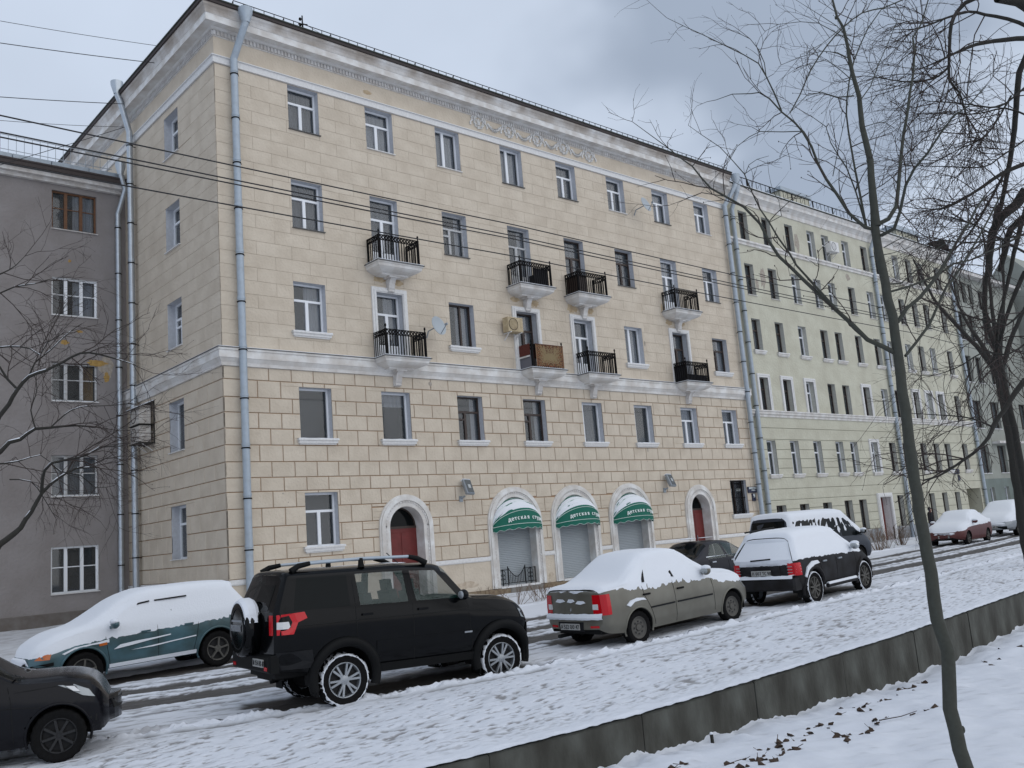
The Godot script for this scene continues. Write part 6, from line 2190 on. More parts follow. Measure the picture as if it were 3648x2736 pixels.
func olive_saloon():
	var o := put_car("saloon_car", V2(12.97, -12.30), V2(15.66, -12.18), "olive grey saloon with snow over roof, boot lid and side windows, red tail lamps", 0.0, 0.0)
	var stn := saloon_stations(1.0, 1.10)
	var wh := [[0.0, 0.305, 0.345], [2.66, 0.305, 0.345]]
	var s := car_body(o, stn, wh, "paint_olive", {"glass": SALOON_GLASS, "bulge": 0.07, "glass_mat": "dark_glass", "cell": 0.045})
	four_wheels(o, wh, 0.295, 0.19, 0.715, 0, "rim_dull")
	for w in wh: arch_lip(o, s, w, 0.018, "paint_olive", -0.004)
	car_snow(o, s, func(x): return 0.92 - 0.02 * x - 0.11 * smooth(2.0, 2.4, x) + 0.07 * smooth(-0.1, -0.5, x), 0.055, 0.013, 0.07, 1.03, 0.66, 1.0)
	# snow left on the bumper and above the wheel
	var bs := MB.new()
	for i in 40:
		for j in 3:
			var f := func(a: int, c: int) -> Vector3:
				var z := lerpf(-0.74, 0.74, a / 40.0); var y := 0.545 + 0.035 * c + 0.012 * nz.get_noise_2d(z * 5, c)
				return V(s.end_x(false, y, z, 0.07) - 0.012 - 0.03 * (1.0 - absf(c - 1.2) / 1.8), y, z)
			bs.quad(f.call(i, j), f.call(i + 1, j), f.call(i + 1, j + 1), f.call(i, j + 1))
	part(bs, "bumper_snow", M.snow, o)
	side_panel(o, s, "arch_snow", [V2(-0.30, 0.726), V2(-0.20, 0.792), V2(-0.02, 0.820), V2(0.14, 0.803), V2(0.2, 0.759), V2(0.08, 0.770), V2(-0.1, 0.759), V2(-0.22, 0.693)], "snow", 0.022)
	for sg in [-1, 1]:
		end_panel(o, s, "reversing_lamp", false, [V2(sg * 0.66, 0.814), V2(sg * 0.545, 0.814), V2(sg * 0.54, 0.721), V2(sg * 0.66, 0.721)], "lamp_white", 0.016, 0.07)
		end_panel(o, s, "reflector", false, [V2(sg * 0.62, 0.440), V2(sg * 0.44, 0.440), V2(sg * 0.44, 0.402), V2(sg * 0.62, 0.402)], "lamp_red", 0.01, 0.07)
	wrap_lamp(o, s, "tail_lamp", "lamp_red", -0.62, 0.62, 0.975, 0.545, 0.07, 0.010)
	end_panel(o, s, "plate_recess", false, [V2(-0.40, 0.506), V2(0.28, 0.506), V2(0.26, 0.341), V2(-0.38, 0.341)], "trim_grey", 0.006, 0.07)
	number_plate(o, V(-0.885, 0.425, -0.06), -PI / 2, "А 522 ОО 47", 0.50)
	end_panel(o, s, "boot_edge", false, [V2(-0.49, 0.611), V2(0.49, 0.611), V2(0.49, 0.600), V2(-0.49, 0.600)], "seam", 0.004, 0.07)
	for q in [[-0.28, 0.88, 0.14], [0.02, 0.88, 0.10], [0.26, 0.85, 0.12]]:
		end_panel(o, s, "snow_patch", false, [V2(q[0] - q[2], q[1] - 0.02), V2(q[0] - q[2] * 0.5, q[1] + 0.03), V2(q[0] + q[2] * 0.6, q[1] + 0.025), V2(q[0] + q[2], q[1] - 0.01), V2(q[0], q[1] - 0.035)], "snow", 0.010, 0.07)
	end_panel(o, s, "badge", false, [V2(-0.02, 0.726), V2(0.0, 0.759), V2(0.02, 0.726), V2(0.0, 0.682)], "chrome", 0.010, 0.07)
	var mb := MB.new()
	seam_line(mb, s, [V2(0.16, 1.012), V2(0.20, 0.825), V2(0.34, 0.550), V2(0.42, 0.297)], 0.005)
	seam_line(mb, s, [V2(0.98, 1.012), V2(0.99, 0.275)], 0.005)
	seam_line(mb, s, [V2(2.08, 0.968), V2(2.10, 0.308)], 0.005)
	part(mb, "panel_gap", M.seam, o)
	side_panel(o, s, "door_moulding", [V2(0.32, 0.594), V2(0.95, 0.600), V2(0.95, 0.627), V2(0.32, 0.621)], "trim_grey", 0.014)
	side_panel(o, s, "door_moulding", [V2(1.03, 0.600), V2(2.04, 0.600), V2(2.04, 0.627), V2(1.03, 0.627)], "trim_grey", 0.014)
	handles(o, s, [V2(0.24, 0.853), V2(1.15, 0.847)], "trim_black")
	# gaps scraped through the snow on the glass
	side_panel(o, s, "bare_glass", [V2(0.20, 1.067), V2(0.26, 1.067), V2(0.36, 1.276), V2(0.34, 1.287), V2(0.23, 1.133)], "seam", 0.020)
	side_panel(o, s, "bare_pillar", [V2(0.98, 1.078), V2(1.05, 1.067), V2(1.02, 1.188), V2(0.97, 1.166)], "trim_grey", 0.018)
	side_panel(o, s, "bare_pillar", [V2(1.98, 1.012), V2(2.02, 1.023), V2(1.80, 1.166), V2(1.62, 1.320), V2(1.60, 1.309), V2(1.80, 1.133)], "seam", 0.018)
	mirror(o, V(1.86, 1.08, 0.92), "paint_olive", true)
	side_panel(o, s, "headlamp", [V2(3.00, 0.770), V2(3.16, 0.726), V2(3.20, 0.594), V2(3.06, 0.638)], "headlamp", 0.01)
	var ex := MB.new(); ex.tube([V(-0.86, 0.24, -0.42), V(-0.5, 0.24, -0.42)], 0.035, 0.035, 10, true); part(ex, "exhaust", M.seam, o)
func suv_stations(kx: float, ky: float, kz: float) -> Array:
	var base := [
		[-0.74, -0.48, 0.42, 0.78, 1.06, 1.44, 1.53, 0.66, 0.76, 0.74, 0.56],
		[-0.66, -0.42, 0.38, 0.78, 1.08, 1.48, 1.60, 0.74, 0.83, 0.81, 0.63],
		[-0.48, -0.28, 0.34, 0.78, 1.09, 1.50, 1.63, 0.78, 0.86, 0.83, 0.65],
		[0.34, 0.36, 0.32, 0.78, 1.08, 1.53, 1.66, 0.79, 0.87, 0.84, 0.66],
		[0.44, 0.44, 0.32, 0.78, 1.08, 1.53, 1.66, 0.79, 0.87, 0.84, 0.66],
		[1.14, 1.12, 0.32, 0.78, 1.07, 1.53, 1.66, 0.79, 0.87, 0.84, 0.66],
		[1.24, 1.20, 0.32, 0.78, 1.07, 1.53, 1.66, 0.79, 0.87, 0.84, 0.66],
		[2.36, 1.78, 0.32, 0.78, 1.05, 1.47, 1.60, 0.79, 0.87, 0.83, 0.64],
		[2.50, 1.92, 0.32, 0.78, 1.04, 1.42, 1.55, 0.79, 0.87, 0.82, 0.61],
		[2.72, 2.72, 0.32, 0.76, 1.01, 1.06, 1.12, 0.79, 0.87, 0.80, 0.72],
		[3.15, 3.15, 0.33, 0.72, 0.92, 0.98, 1.04, 0.77, 0.85, 0.77, 0.68],
		[3.52, 3.52, 0.34, 0.62, 0.78, 0.83, 0.88, 0.68, 0.78, 0.69, 0.60],
		[3.70, 3.70, 0.36, 0.52, 0.64, 0.67, 0.70, 0.50, 0.62, 0.56, 0.50]]
	var o := []
	for b in base:
		var q: Array = b.duplicate()
		for i in 11: q[i] *= kx if i < 2 else (ky if i < 7 else kz)
		o.append(q)
	return o
func teal_suv():
	# faces left, along the far kerb
	var o := put_car("crossover_car", V2(8.20, -19.36), V2(5.66, -19.40), "teal blue crossover with snow over bonnet and windows, parked facing left by the grey building", -0.01)
	var stn := suv_stations(1.0, 1.0, 0.98)
	var fx := [[2.10, 1.52], [2.24, 1.68], [2.50, 2.50], [2.90, 2.90], [3.24, 3.24], [3.42, 3.42]]
	for i in 6:
		stn[7 + i][0] = fx[i][0]; stn[7 + i][1] = fx[i][1]
	var wh := [[0.0, 0.36, 0.41], [2.55, 0.36, 0.41]]
	var s := car_body(o, stn, wh, "paint_teal", {"glass": {2: "window", 4: "window", 6: "window", 8: "windscreen"}, "bulge": 0.10, "glass_mat": "dark_glass", "cell": 0.05})
	four_wheels(o, wh, 0.345, 0.20, 0.74, 5, "rim_dull")
	for w in wh: arch_lip(o, s, w, 0.022, "paint_teal", -0.002)
	car_snow(o, s, func(x): return 0.90 - 0.03 * x - 0.10 * smooth(2.6, 3.2, x), 0.06, 0.017, 0.10, 0.95, 0.58, 4.0)
	side_panel(o, s, "door_snow", [V2(2.02, 0.66), V2(1.9, 0.73), V2(1.6, 0.755), V2(1.25, 0.765), V2(0.95, 0.785), V2(0.95, 0.765), V2(1.3, 0.735), V2(1.7, 0.69)], "snow", 0.018)
	side_panel(o, s, "door_snow", [V2(1.7, 0.60), V2(1.3, 0.625), V2(0.8, 0.66), V2(0.45, 0.685), V2(0.45, 0.665), V2(0.9, 0.635), V2(1.3, 0.60)], "snow", 0.014)
	side_panel(o, s, "sill_snow", [V2(2.10, 0.335), V2(0.45, 0.335), V2(0.45, 0.405), V2(2.10, 0.40)], "snow", 0.04)
	side_panel(o, s, "wing_snow", [V2(2.1, 0.86), V2(2.3, 0.83), V2(2.7, 0.80), V2(2.92, 0.72), V2(2.88, 0.70), V2(2.7, 0.77), V2(2.4, 0.80), V2(2.1, 0.80)], "snow", 0.014)
	side_panel(o, s, "window_trim", [V2(2.06, 1.12), V2(1.86, 1.28), V2(1.64, 1.405), V2(1.45, 1.45), V2(1.28, 1.465), V2(1.28, 1.44), V2(1.46, 1.42), V2(1.65, 1.37), V2(1.88, 1.24)], "seam", 0.03)
	side_panel(o, s, "window_trim", [V2(1.18, 1.465), V2(0.55, 1.475), V2(0.55, 1.45), V2(1.18, 1.44)], "seam", 0.03)
	side_panel(o, s, "indicator", [V2(2.28, 0.80), V2(2.14, 0.81), V2(2.14, 0.765), V2(2.28, 0.755)], "lamp_amber", 0.018)
	side_panel(o, s, "headlamp", [V2(3.08, 0.76), V2(3.26, 0.73), V2(3.34, 0.66), V2(3.12, 0.65)], "lamp_amber", 0.012)
	side_panel(o, s, "bumper_strip", [V2(3.06, 0.60), V2(3.40, 0.57), V2(3.41, 0.52), V2(3.06, 0.54)], "trim_black", 0.02)
	end_panel(o, s, "grille", true, [V2(-0.5, 0.62), V2(0.5, 0.62), V2(0.5, 0.54), V2(-0.5, 0.54)], "seam", 0.012, 0.09)
	var mb := MB.new()
	seam_line(mb, s, [V2(2.16, 1.0), V2(2.14, 0.75), V2(2.08, 0.36)], 0.005)
	seam_line(mb, s, [V2(1.19, 1.04), V2(1.19, 0.36)], 0.005)
	seam_line(mb, s, [V2(0.36, 1.04), V2(0.42, 0.7), V2(0.5, 0.40)], 0.005)
	part(mb, "panel_gap", M.seam, o)
	handles(o, s, [V2(1.42, 0.905), V2(0.58, 0.92)], "paint_teal")
	mirror(o, V(2.02, 1.12, 0.97), "paint_teal", true)
func grey_offroader():
	var o := put_car("off_roader", V2(18.05, -11.82), V2(20.50, -11.98), "dirty dark grey off-roader with rear and windows under snow, stepped back bumper", 0.0)
	var stn := suv_stations(0.86, 0.94, 0.93)
	for i in 4: stn[i][0] -= 0.02
	var wh := [[0.0, 0.36, 0.40], [2.43, 0.36, 0.40]]
	for i in stn.size():
		if i >= 7: stn[i][0] *= 0.97; 
		if i >= 9: stn[i][1] = stn[i][0]
		stn[i][2] += 0.05
	var s := car_body(o, stn, wh, "paint_graphite", {"glass": {2: "window", 4: "window", 6: "window", 8: "windscreen"}, "bulge": 0.06, "glass_mat": "dark_glass", "cell": 0.05})
	four_wheels(o, wh, 0.345, 0.22, 0.68, 9, "rim_dull", false, 0.004)
	for w in wh: arch_lip(o, s, w, 0.04, "paint_graphite", 0.0)
	car_snow(o, s, func(x): return 0.955 - 0.02 * x, 0.06, 0.022, 0.06, 0.90, 0.7, 8.0)
	var bp := MB.new()
	bp.xf = Transform3D(Basis(Vector3.UP, -PI / 2), V(-0.66, 0.0, 0))
	bp.block(-0.76, 0.36, 0.76, 0.62, -0.12, 0.16, 0.04)
	part(bp, "rear_bumper", M.paint_graphite, o)
	var bsn := MB.new()
	for i in 30:
		var z0 := lerpf(-0.75, 0.72, i / 30.0); var z1 := lerpf(-0.75, 0.72, (i + 1) / 30.0)
		var h0 := 0.675 + 0.02 * nz.get_noise_2d(z0 * 4, 2); var h1 := 0.675 + 0.02 * nz.get_noise_2d(z1 * 4, 2)
		bsn.quad(V(-0.825, 0.61, z0), V(-0.825, 0.61, z1), V(-0.80, h1, z1), V(-0.80, h0, z0))
		bsn.quad(V(-0.80, h0, z0), V(-0.80, h1, z1), V(-0.60, h1, z1), V(-0.60, h0, z0))
	part(bsn, "bumper_snow", M.snow, o)
	for sg in [-1, 1]:
		for y in [0.72, 0.78, 0.84]: end_panel(o, s, "lamp_strip", false, [V2(sg * 0.67, y), V2(sg * 0.56, y), V2(sg * 0.56, y + 0.012), V2(sg * 0.67, y + 0.012)], "rim", 0.018, 0.06)
	wrap_lamp(o, s, "tail_lamp", "lamp_red", -0.50, 0.66, 0.92, 0.575, 0.06, 0.012)
	for y in [0.72, 0.78, 0.84]: side_panel(o, s, "lamp_strip", [V2(-0.64, y), V2(-0.535, y), V2(-0.535, y + 0.012), V2(-0.64, y + 0.012)], "rim", 0.018)
	end_panel(o, s, "plate_surround", false, [V2(-0.40, 0.86), V2(0.40, 0.86), V2(0.42, 0.60), V2(-0.42, 0.60)], "paint_graphite", 0.05, 0.06)
	number_plate(o, V(-0.80, 0.735, 0.0), -PI / 2, "Н 607 ТС 98", 0.46)
	var wp := MB.new(); wp.bar(V(-0.74, 1.0, -0.25), V(-0.72, 1.02, 0.22), 0.03); part(wp, "rear_wiper", M.seam, o)
	var mb := MB.new()
	seam_line(mb, s, [V2(1.06, 0.92), V2(1.06, 0.40)], 0.005)
	seam_line(mb, s, [V2(2.02, 0.92), V2(1.98, 0.40)], 0.005)
	seam_line(mb, s, [V2(0.30, 0.92), V2(0.36, 0.6), V2(0.44, 0.42)], 0.005)
	part(mb, "panel_gap", M.seam, o)
	handles(o, s, [V2(0.5, 0.86), V2(1.22, 0.86)], "rim")
	side_panel(o, s, "arch_snow", [V2(-0.42, 0.62), V2(-0.30, 0.80), V2(-0.05, 0.90), V2(0.18, 0.90), V2(0.25, 0.84), V2(0.0, 0.82), V2(-0.2, 0.73), V2(-0.36, 0.58)], "snow", 0.03)
	var st := MB.new()
	for sg in [-1, 1]: st.tube([V(0.52, 0.33, sg * 0.80), V(1.92, 0.33, sg * 0.80)], 0.045, 0.045, 8, true)
	var sb := part(st, "side_step", M.paint_graphite, o)
	var sts := MB.new()
	for sg in [-1, 1]: sts.tube([V(0.54, 0.365, sg * 0.80), V(1.90, 0.365, sg * 0.80)], 0.04, 0.04, 8, true)
	part(sts, "snow", M.snow, sb)
	mirror(o, V(1.86, 1.08, 0.90), "chrome", true)
	side_panel(o, s, "headlamp", [V2(2.86, 0.80), V2(2.98, 0.75), V2(3.02, 0.64), V2(2.90, 0.66)], "headlamp", 0.01)
	var rr := MB.new(); rr.tube([V(-0.4, 1.60, -0.50), V(0.9, 1.63, -0.52)], 0.02, 0.02, 6, true); part(rr, "roof_rail", M.seam, o)
	var mf := MB.new()
	for sg in [-1, 1]: mf.box(V(-0.40, 0.18, sg * 0.68 - 0.12), V(-0.385, 0.5, sg * 0.68 + 0.12))
	part(mf, "mud_flap", M.seam, o)
func dark_hatch():
	# only its front shows, at the left edge
	var o := put_car("saloon_car", V2(1.47, -14.93), V2(3.99, -14.0), "dark charcoal car, only its bonnet and front wheel in view at the left edge", 0.0, 0.0, 0.02)
	var stn := saloon_stations(1.02, 1.12)
	for i in [9, 10, 11, 12]:
		for k in [3, 4, 5, 6]: stn[i][k] += [0.02, 0.05, 0.09, 0.07][i - 9]
	for i in [10, 11, 12, 13]:
		for k in [0, 1]: stn[i][k] = 2.62 + (stn[i][k] - 2.62) * 0.84
	for k in [3, 4, 5, 6]: stn[13][k] += 0.06
	var wh := [[0.0, 0.34, 0.375], [2.69, 0.34, 0.375]]
	var s := car_body(o, stn, wh, "paint_dark", {"glass": SALOON_GLASS, "bulge": 0.14, "glass_mat": "dark_glass"})
	four_wheels(o, wh, 0.325, 0.21, 0.75, 8, "rim_dark")
	for w in wh: arch_lip(o, s, w, 0.018, "paint_dark", -0.004)
	side_panel(o, s, "headlamp", [V2(2.66, 0.955), V2(2.86, 0.935), V2(3.05, 0.84), V2(3.12, 0.74), V2(2.98, 0.78), V2(2.80, 0.89)], "headlamp", 0.012)
	side_panel(o, s, "lamp_reflector", [V2(2.78, 0.92), V2(2.88, 0.905), V2(2.95, 0.83), V2(2.87, 0.85)], "lamp_white", 0.016)
	side_panel(o, s, "fog_lamp_recess", [V2(3.04, 0.42), V2(3.13, 0.44), V2(3.14, 0.52), V2(3.05, 0.50)], "seam", 0.008)
	end_panel(o, s, "grille", true, [V2(-0.42, 0.52), V2(0.42, 0.52), V2(0.44, 0.64), V2(-0.44, 0.64)], "seam", 0.012, 0.14)
	var mb := MB.new()
	seam_line(mb, s, [V2(2.12, 1.0), V2(2.16, 0.8), V2(2.18, 0.32)], 0.005)
	seam_line(mb, s, [V2(2.2, 0.92), V2(2.6, 0.93), V2(2.9, 0.94)], 0.006)
	seam_line(mb, s, [V2(-0.3, 0.80), V2(1.0, 0.78), V2(2.2, 0.74), V2(2.5, 0.70)], 0.006)
	part(mb, "panel_gap", M.seam, o)
	mirror(o, V(1.9, 1.08, 0.98), "paint_dark", false)
	var wp := MB.new()
	for z in [-0.3, 0.3]: wp.bar(V(2.24, 1.06, z), V(2.18, 1.09, z + 0.5), 0.02)
	part(wp, "wiper", M.seam, o)
	var sn := MB.new()
	for q in [[2.42, 0.45, 0.10], [2.36, 0.2, 0.07], [2.5, 0.6, 0.06]]: sn.ball(V(q[0], 1.03, q[1]), V(q[2] * 0.6, 0.02, q[2] * 1.3), 10, 5)
	part(sn, "snow", M.snow, o)
func black_saloon():
	var o := put_car("saloon_car", V2(20.2, -16.3), V2(22.85, -16.35), "black saloon without snow, partly hidden behind the olive saloon", 0.0)
	var stn := saloon_stations(1.03, 0.95)
	var wh := [[0.0, 0.31, 0.35], [2.72, 0.31, 0.35]]
	var s := car_body(o, stn, wh, "paint_night", {"glass": SALOON_GLASS, "bulge": 0.07})
	four_wheels(o, wh, 0.31, 0.2, 0.73, 7, "rim_dull")
	for w in wh: arch_lip(o, s, w, 0.02, "paint_night", 0.0)
	var mb := MB.new()
	seam_line(mb, s, [V2(0.16, 0.92), V2(0.20, 0.75), V2(0.38, 0.5)], 0.005)
	seam_line(mb, s, [V2(1.0, 0.92), V2(1.0, 0.25)], 0.005)
	part(mb, "panel_gap", M.seam, o)
	side_panel(o, s, "window_trim", [V2(0.10, 0.935), V2(2.0, 0.92), V2(2.0, 0.938), V2(0.10, 0.955)], "chrome", 0.012)
	handles(o, s, [V2(0.35, 0.80), V2(1.2, 0.80)], "chrome")
	for z in [-0.38, 0.38]:
		var st := MB.new(); st.obox(V(0.7, 0.95, z), Basis(Vector3.BACK, 0.2), V(0.14, 0.6, 0.44)); st.obox(V(1.5, 0.95, z), Basis(Vector3.BACK, 0.2), V(0.14, 0.6, 0.44))
		part(st, "seat", M.seat, o)
	for sg in [-1, 1]: end_panel(o, s, "tail_lamp", false, [V2(sg * 0.70, 0.85), V2(sg * 0.45, 0.85), V2(sg * 0.50, 0.66), V2(sg * 0.70, 0.66)], "lamp_red", 0.012, 0.07)
	var sn := MB.new()
	for q in [[0.5, 0.0], [1.0, 0.2], [0.8, -0.3]]: sn.ball(V(q[0], 1.435, q[1]), V(0.25, 0.012, 0.2), 12, 5)
	part(sn, "roof_snow", M.snow, o)
func snowy_van():
	var o := put_car("van", V2(26.35, -16.9), V2(29.1, -16.75), "dark blue minivan with a snow-covered roof and side windows, back window bare", 0.0)
	o.set_meta("category", "van")
	var stn := [
		[-0.92, -0.80, 0.40, 0.78, 1.02, 1.62, 1.74, 0.68, 0.80, 0.79, 0.66],
		[-0.84, -0.73, 0.34, 0.78, 1.03, 1.68, 1.83, 0.78, 0.87, 0.86, 0.73],
		[-0.68, -0.62, 0.30, 0.78, 1.03, 1.70, 1.86, 0.80, 0.89, 0.87, 0.75],
		[0.60, 0.60, 0.28, 0.78, 1.02, 1.71, 1.88, 0.80, 0.89, 0.87, 0.75],
		[0.68, 0.66, 0.28, 0.78, 1.02, 1.71, 1.88, 0.80, 0.89, 0.87, 0.75],
		[1.70, 1.66, 0.28, 0.78, 1.01, 1.71, 1.88, 0.80, 0.89, 0.87, 0.75],
		[1.80, 1.74, 0.28, 0.78, 1.01, 1.71, 1.88, 0.80, 0.89, 0.87, 0.75],
		[3.00, 2.20, 0.28, 0.78, 0.98, 1.66, 1.83, 0.80, 0.89, 0.85, 0.73],
		[3.12, 2.34, 0.28, 0.76, 0.97, 1.60, 1.76, 0.80, 0.89, 0.84, 0.70],
		[3.30, 3.30, 0.28, 0.74, 0.93, 0.96, 1.00, 0.79, 0.87, 0.80, 0.72],
		[3.52, 3.52, 0.30, 0.66, 0.80, 0.84, 0.88, 0.72, 0.80, 0.72, 0.62],
		[3.62, 3.62, 0.32, 0.55, 0.68, 0.70, 0.72, 0.56, 0.66, 0.60, 0.54]]
	var wh := [[0.0, 0.32, 0.36], [2.75, 0.32, 0.36]]
	var s := car_body(o, stn, wh, "van_paint", {"glass": {2: "window", 4: "window", 6: "window", 8: "windscreen"}, "bulge": 0.05, "glass_mat": "dark_glass"})
	four_wheels(o, wh, 0.32, 0.2, 0.75, 0, "rim_dull")
	car_snow(o, s, func(x): return 1.10 + 0.03 * sin(x * 2.0), 0.07, 0.012, 0.05, 1.78, 0.6, 12.0, 0.04)
	end_panel(o, s, "rear_window", false, [V2(-0.66, 1.04), V2(0.66, 1.04), V2(0.60, 1.66), V2(-0.60, 1.66)], "dark_glass", 0.008, 0.05)
	var sp := MB.new(); sp.bar(V(-0.80, 1.72, -0.55), V(-0.80, 1.72, 0.55), 0.05); part(sp, "spoiler", M.van_paint, o)
	for sg in [-1, 1]: end_panel(o, s, "tail_lamp", false, [V2(sg * 0.76, 1.0), V2(sg * 0.66, 1.0), V2(sg * 0.66, 0.70), V2(sg * 0.76, 0.70)], "lamp_red", 0.012, 0.05)
	mirror(o, V(2.85, 1.12, 0.99), "trim_black", true)
	var mb := MB.new()
	seam_line(mb, s, [V2(1.74, 1.66), V2(1.74, 0.4)], 0.006)
	part(mb, "panel_gap", M.seam, o)
func red_saloon():
	var o := put_car("saloon_car", V2(42.35, -17.95), V2(39.92, -17.75), "distant dark red car buried in snow, facing left, beside the walking person", 0.0)
	var stn := saloon_stations(0.92, 0.97)
	var wh := [[0.0, 0.29, 0.32], [2.44, 0.29, 0.32]]
	var s := car_body(o, stn, wh, "paint_red", {"glass": SALOON_GLASS, "bulge": 0.12, "glass_mat": "dark_glass"})
	four_wheels(o, wh, 0.28, 0.18, 0.67, 6, "rim_dull")
	car_snow(o, s, func(x): return 0.80 - 0.03 * x - 0.10 * smooth(2.2, 2.9, x), 0.07, 0.025, 0.12, 0.8, 0.50, 15.0)
	number_plate(o, V(3.155, 0.40, 0), PI / 2, "К 217 ОР 78", 0.46)
	end_panel(o, s, "grille", true, [V2(-0.36, 0.30), V2(0.36, 0.30), V2(0.36, 0.35), V2(-0.36, 0.35)], "seam", 0.012, 0.12)
	mirror(o, V(1.75, 0.95, 0.86), "paint_red", true)
	end_panel(o, s, "bonnet_slit", true, [V2(-0.25, 0.52), V2(0.25, 0.52), V2(0.25, 0.54), V2(-0.25, 0.54)], "seam", 0.04, 0.12)
func silver_suv():
	var o := put_car("crossover_car", V2(49.3, -18.7), V2(46.78, -18.4), "distant white and silver crossover under snow behind the dark red car", 0.0)
	var stn := suv_stations(0.98, 0.98, 0.95)
	var wh := [[0.0, 0.35, 0.39], [2.5, 0.35, 0.39]]
	var s := car_body(o, stn, wh, "paint_silver", {"glass": {2: "window", 4: "window", 6: "window", 8: "windscreen"}, "bulge": 0.12, "glass_mat": "dark_glass"})
	four_wheels(o, wh, 0.34, 0.2, 0.70, 6, "rim_dull")
	car_snow(o, s, func(x): return 0.88 - 0.05 * x, 0.07, 0.03, 0.12, 0.9, 0.55, 18.0)
	end_panel(o, s, "bumper", true, [V2(-0.6, 0.36), V2(0.6, 0.36), V2(0.6, 0.50), V2(-0.6, 0.50)], "trim_black", 0.03, 0.12)
	number_plate(o, V(3.80, 0.50, 0), PI / 2, "В 338 МЕ 98", 0.46)
	mirror(o, V(2.1, 1.1, 0.95), "paint_silver", true)

# ---- things on the walls and along the street ---------------------------
func make_street_things():
	wall_things()
	wires()
	person()
	shrubs()
	litter()
func ac_unit(at: Vector3, bs: Basis, size: Vector3, m: String, label: String, group := ""):
	var o := thing("air_conditioner", at, label, "air conditioner", group)
	o.basis = bs
	var mb := MB.new()
	mb.xf = Transform3D(Basis(), V(0, 0, size.z * 0.5 + 0.10))
	mb.block(-size.x / 2, 0, size.x / 2, size.y, -size.z / 2, size.z / 2, 0.015)
	mb.quad(V(size.x / 2, 0, -size.z / 2), V(-size.x / 2, 0, -size.z / 2), V(-size.x / 2, size.y, -size.z / 2), V(size.x / 2, size.y, -size.z / 2))
	part(mb, "casing", M[m], o)
	var f := MB.new()
	var c := V(-size.x * 0.16, size.y * 0.5, size.z + 0.10)
	f.xf = Transform3D(Basis(), c)
	f.lathe([Vector2(size.y * 0.41, -0.01), Vector2(size.y * 0.41, 0.012), Vector2(size.y * 0.385, 0.012), Vector2(size.y * 0.38, -0.008), Vector2(0.001, -0.008)], 24)
	part(f, "fan_opening", M.seam, o)
	var g := MB.new()
	g.xf = Transform3D(Basis(), c)
	for k in 11:
		var y := (k - 5) * size.y * 0.07
		var hw := sqrt(maxf(0.0, pow(size.y * 0.38, 2) - y * y))
		if hw > 0.02: g.bar(V(-hw, y, 0.008), V(hw, y, 0.008), 0.008)
	part(g, "fan_grille", M[m], o)
	var b := MB.new()
	for sx in [-1, 1]:
		b.bar(V(sx * size.x * 0.35, -0.02, 0), V(sx * size.x * 0.35, -0.02, size.z + 0.12), 0.03)
		b.bar(V(sx * size.x * 0.35, -0.26, 0.01), V(sx * size.x * 0.35, -0.02, size.z), 0.025)
	part(b, "bracket", M.trim_clean, o)
func dish_aerial(at: Vector3, towards: Vector3, r: float, label: String):
	var o := thing("satellite_dish", at, label, "satellite dish")
	var z := towards.normalized(); var x := Vector3.UP.cross(z).normalized(); var y := z.cross(x)
	var bs := Basis(x, y, z)
	var mb := MB.new(); mb.xf = Transform3D(bs, Vector3.ZERO)
	var pr := []
	for k in 9: pr.append(Vector2(maxf(0.001, r * k / 8.0), 0.22 * r * pow(k / 8.0, 2)))
	for k in 9: pr.append(Vector2(maxf(0.001, r * (8 - k) / 8.0), 0.22 * r * pow((8 - k) / 8.0, 2) - 0.012))
	pr.reverse()
	mb.lathe(pr, 30)
	part(mb, "reflector", M.dish, o)
	var a := MB.new(); a.xf = mb.xf
	a.bar(V(0, -r * 0.9, 0.15 * r), V(0, -r * 0.35, r * 1.05), 0.022)
	a.obox(V(0, -r * 0.28, r * 1.08), Basis(), V(0.06, 0.06, 0.10))
	part(a, "feed_arm", M.lamp_grey, o)
	var m := MB.new()
	m.bar(Vector3.ZERO - z * 0.02, V(0, -0.05, -0.5), 0.03)
	m.bar(V(0, -0.05, -0.5), V(0, -0.25, -0.62), 0.03)
	part(m, "mount", M.lamp_grey, o)
func floodlight(at: Vector3, label: String):
	var o := thing("floodlight", at, label, "floodlight", "floodlights on the facade")
	var arm := MB.new()
	arm.bar(V(0, 0, 0), V(0.05, 0.08, 0.16), 0.05); arm.box(V(-0.07, -0.09, 0), V(0.07, 0.09, 0.03))
	part(arm, "arm", M.lamp_grey, o)
	var hd := MB.new()
	var bs := Basis(Vector3.RIGHT, -0.5) * Basis(Vector3.BACK, -0.10)
	hd.xf = Transform3D(bs, V(0.12, 0.38, 0.32))
	hd.block(-0.15, -0.27, 0.15, 0.27, -0.09, 0.02, 0.03)
	hd.block(-0.11, -0.22, 0.11, 0.22, -0.16, -0.09, 0.02)
	hd.quad(V(0.11, -0.22, -0.16), V(-0.11, -0.22, -0.16), V(-0.11, 0.22, -0.16), V(0.11, 0.22, -0.16))
	part(hd, "housing", M.lamp_grey, o)
	var gl := MB.new(); gl.xf = hd.xf
	gl.box(V(-0.12, -0.24, 0.018), V(0.12, 0.24, 0.026))
	part(gl, "lens", M.lamp_glass, o)
	var rf := MB.new(); rf.xf = hd.xf
	rf.box(V(-0.05, -0.08, 0.027), V(0.05, 0.06, 0.031))
	part(rf, "reflector", M.headlamp, o)
	var sn := MB.new(); sn.xf = hd.xf
	sn.block(-0.15, 0.268, 0.15, 0.30, -0.13, 0.01, 0.02)
	part(sn, "snow", M.snow, o)
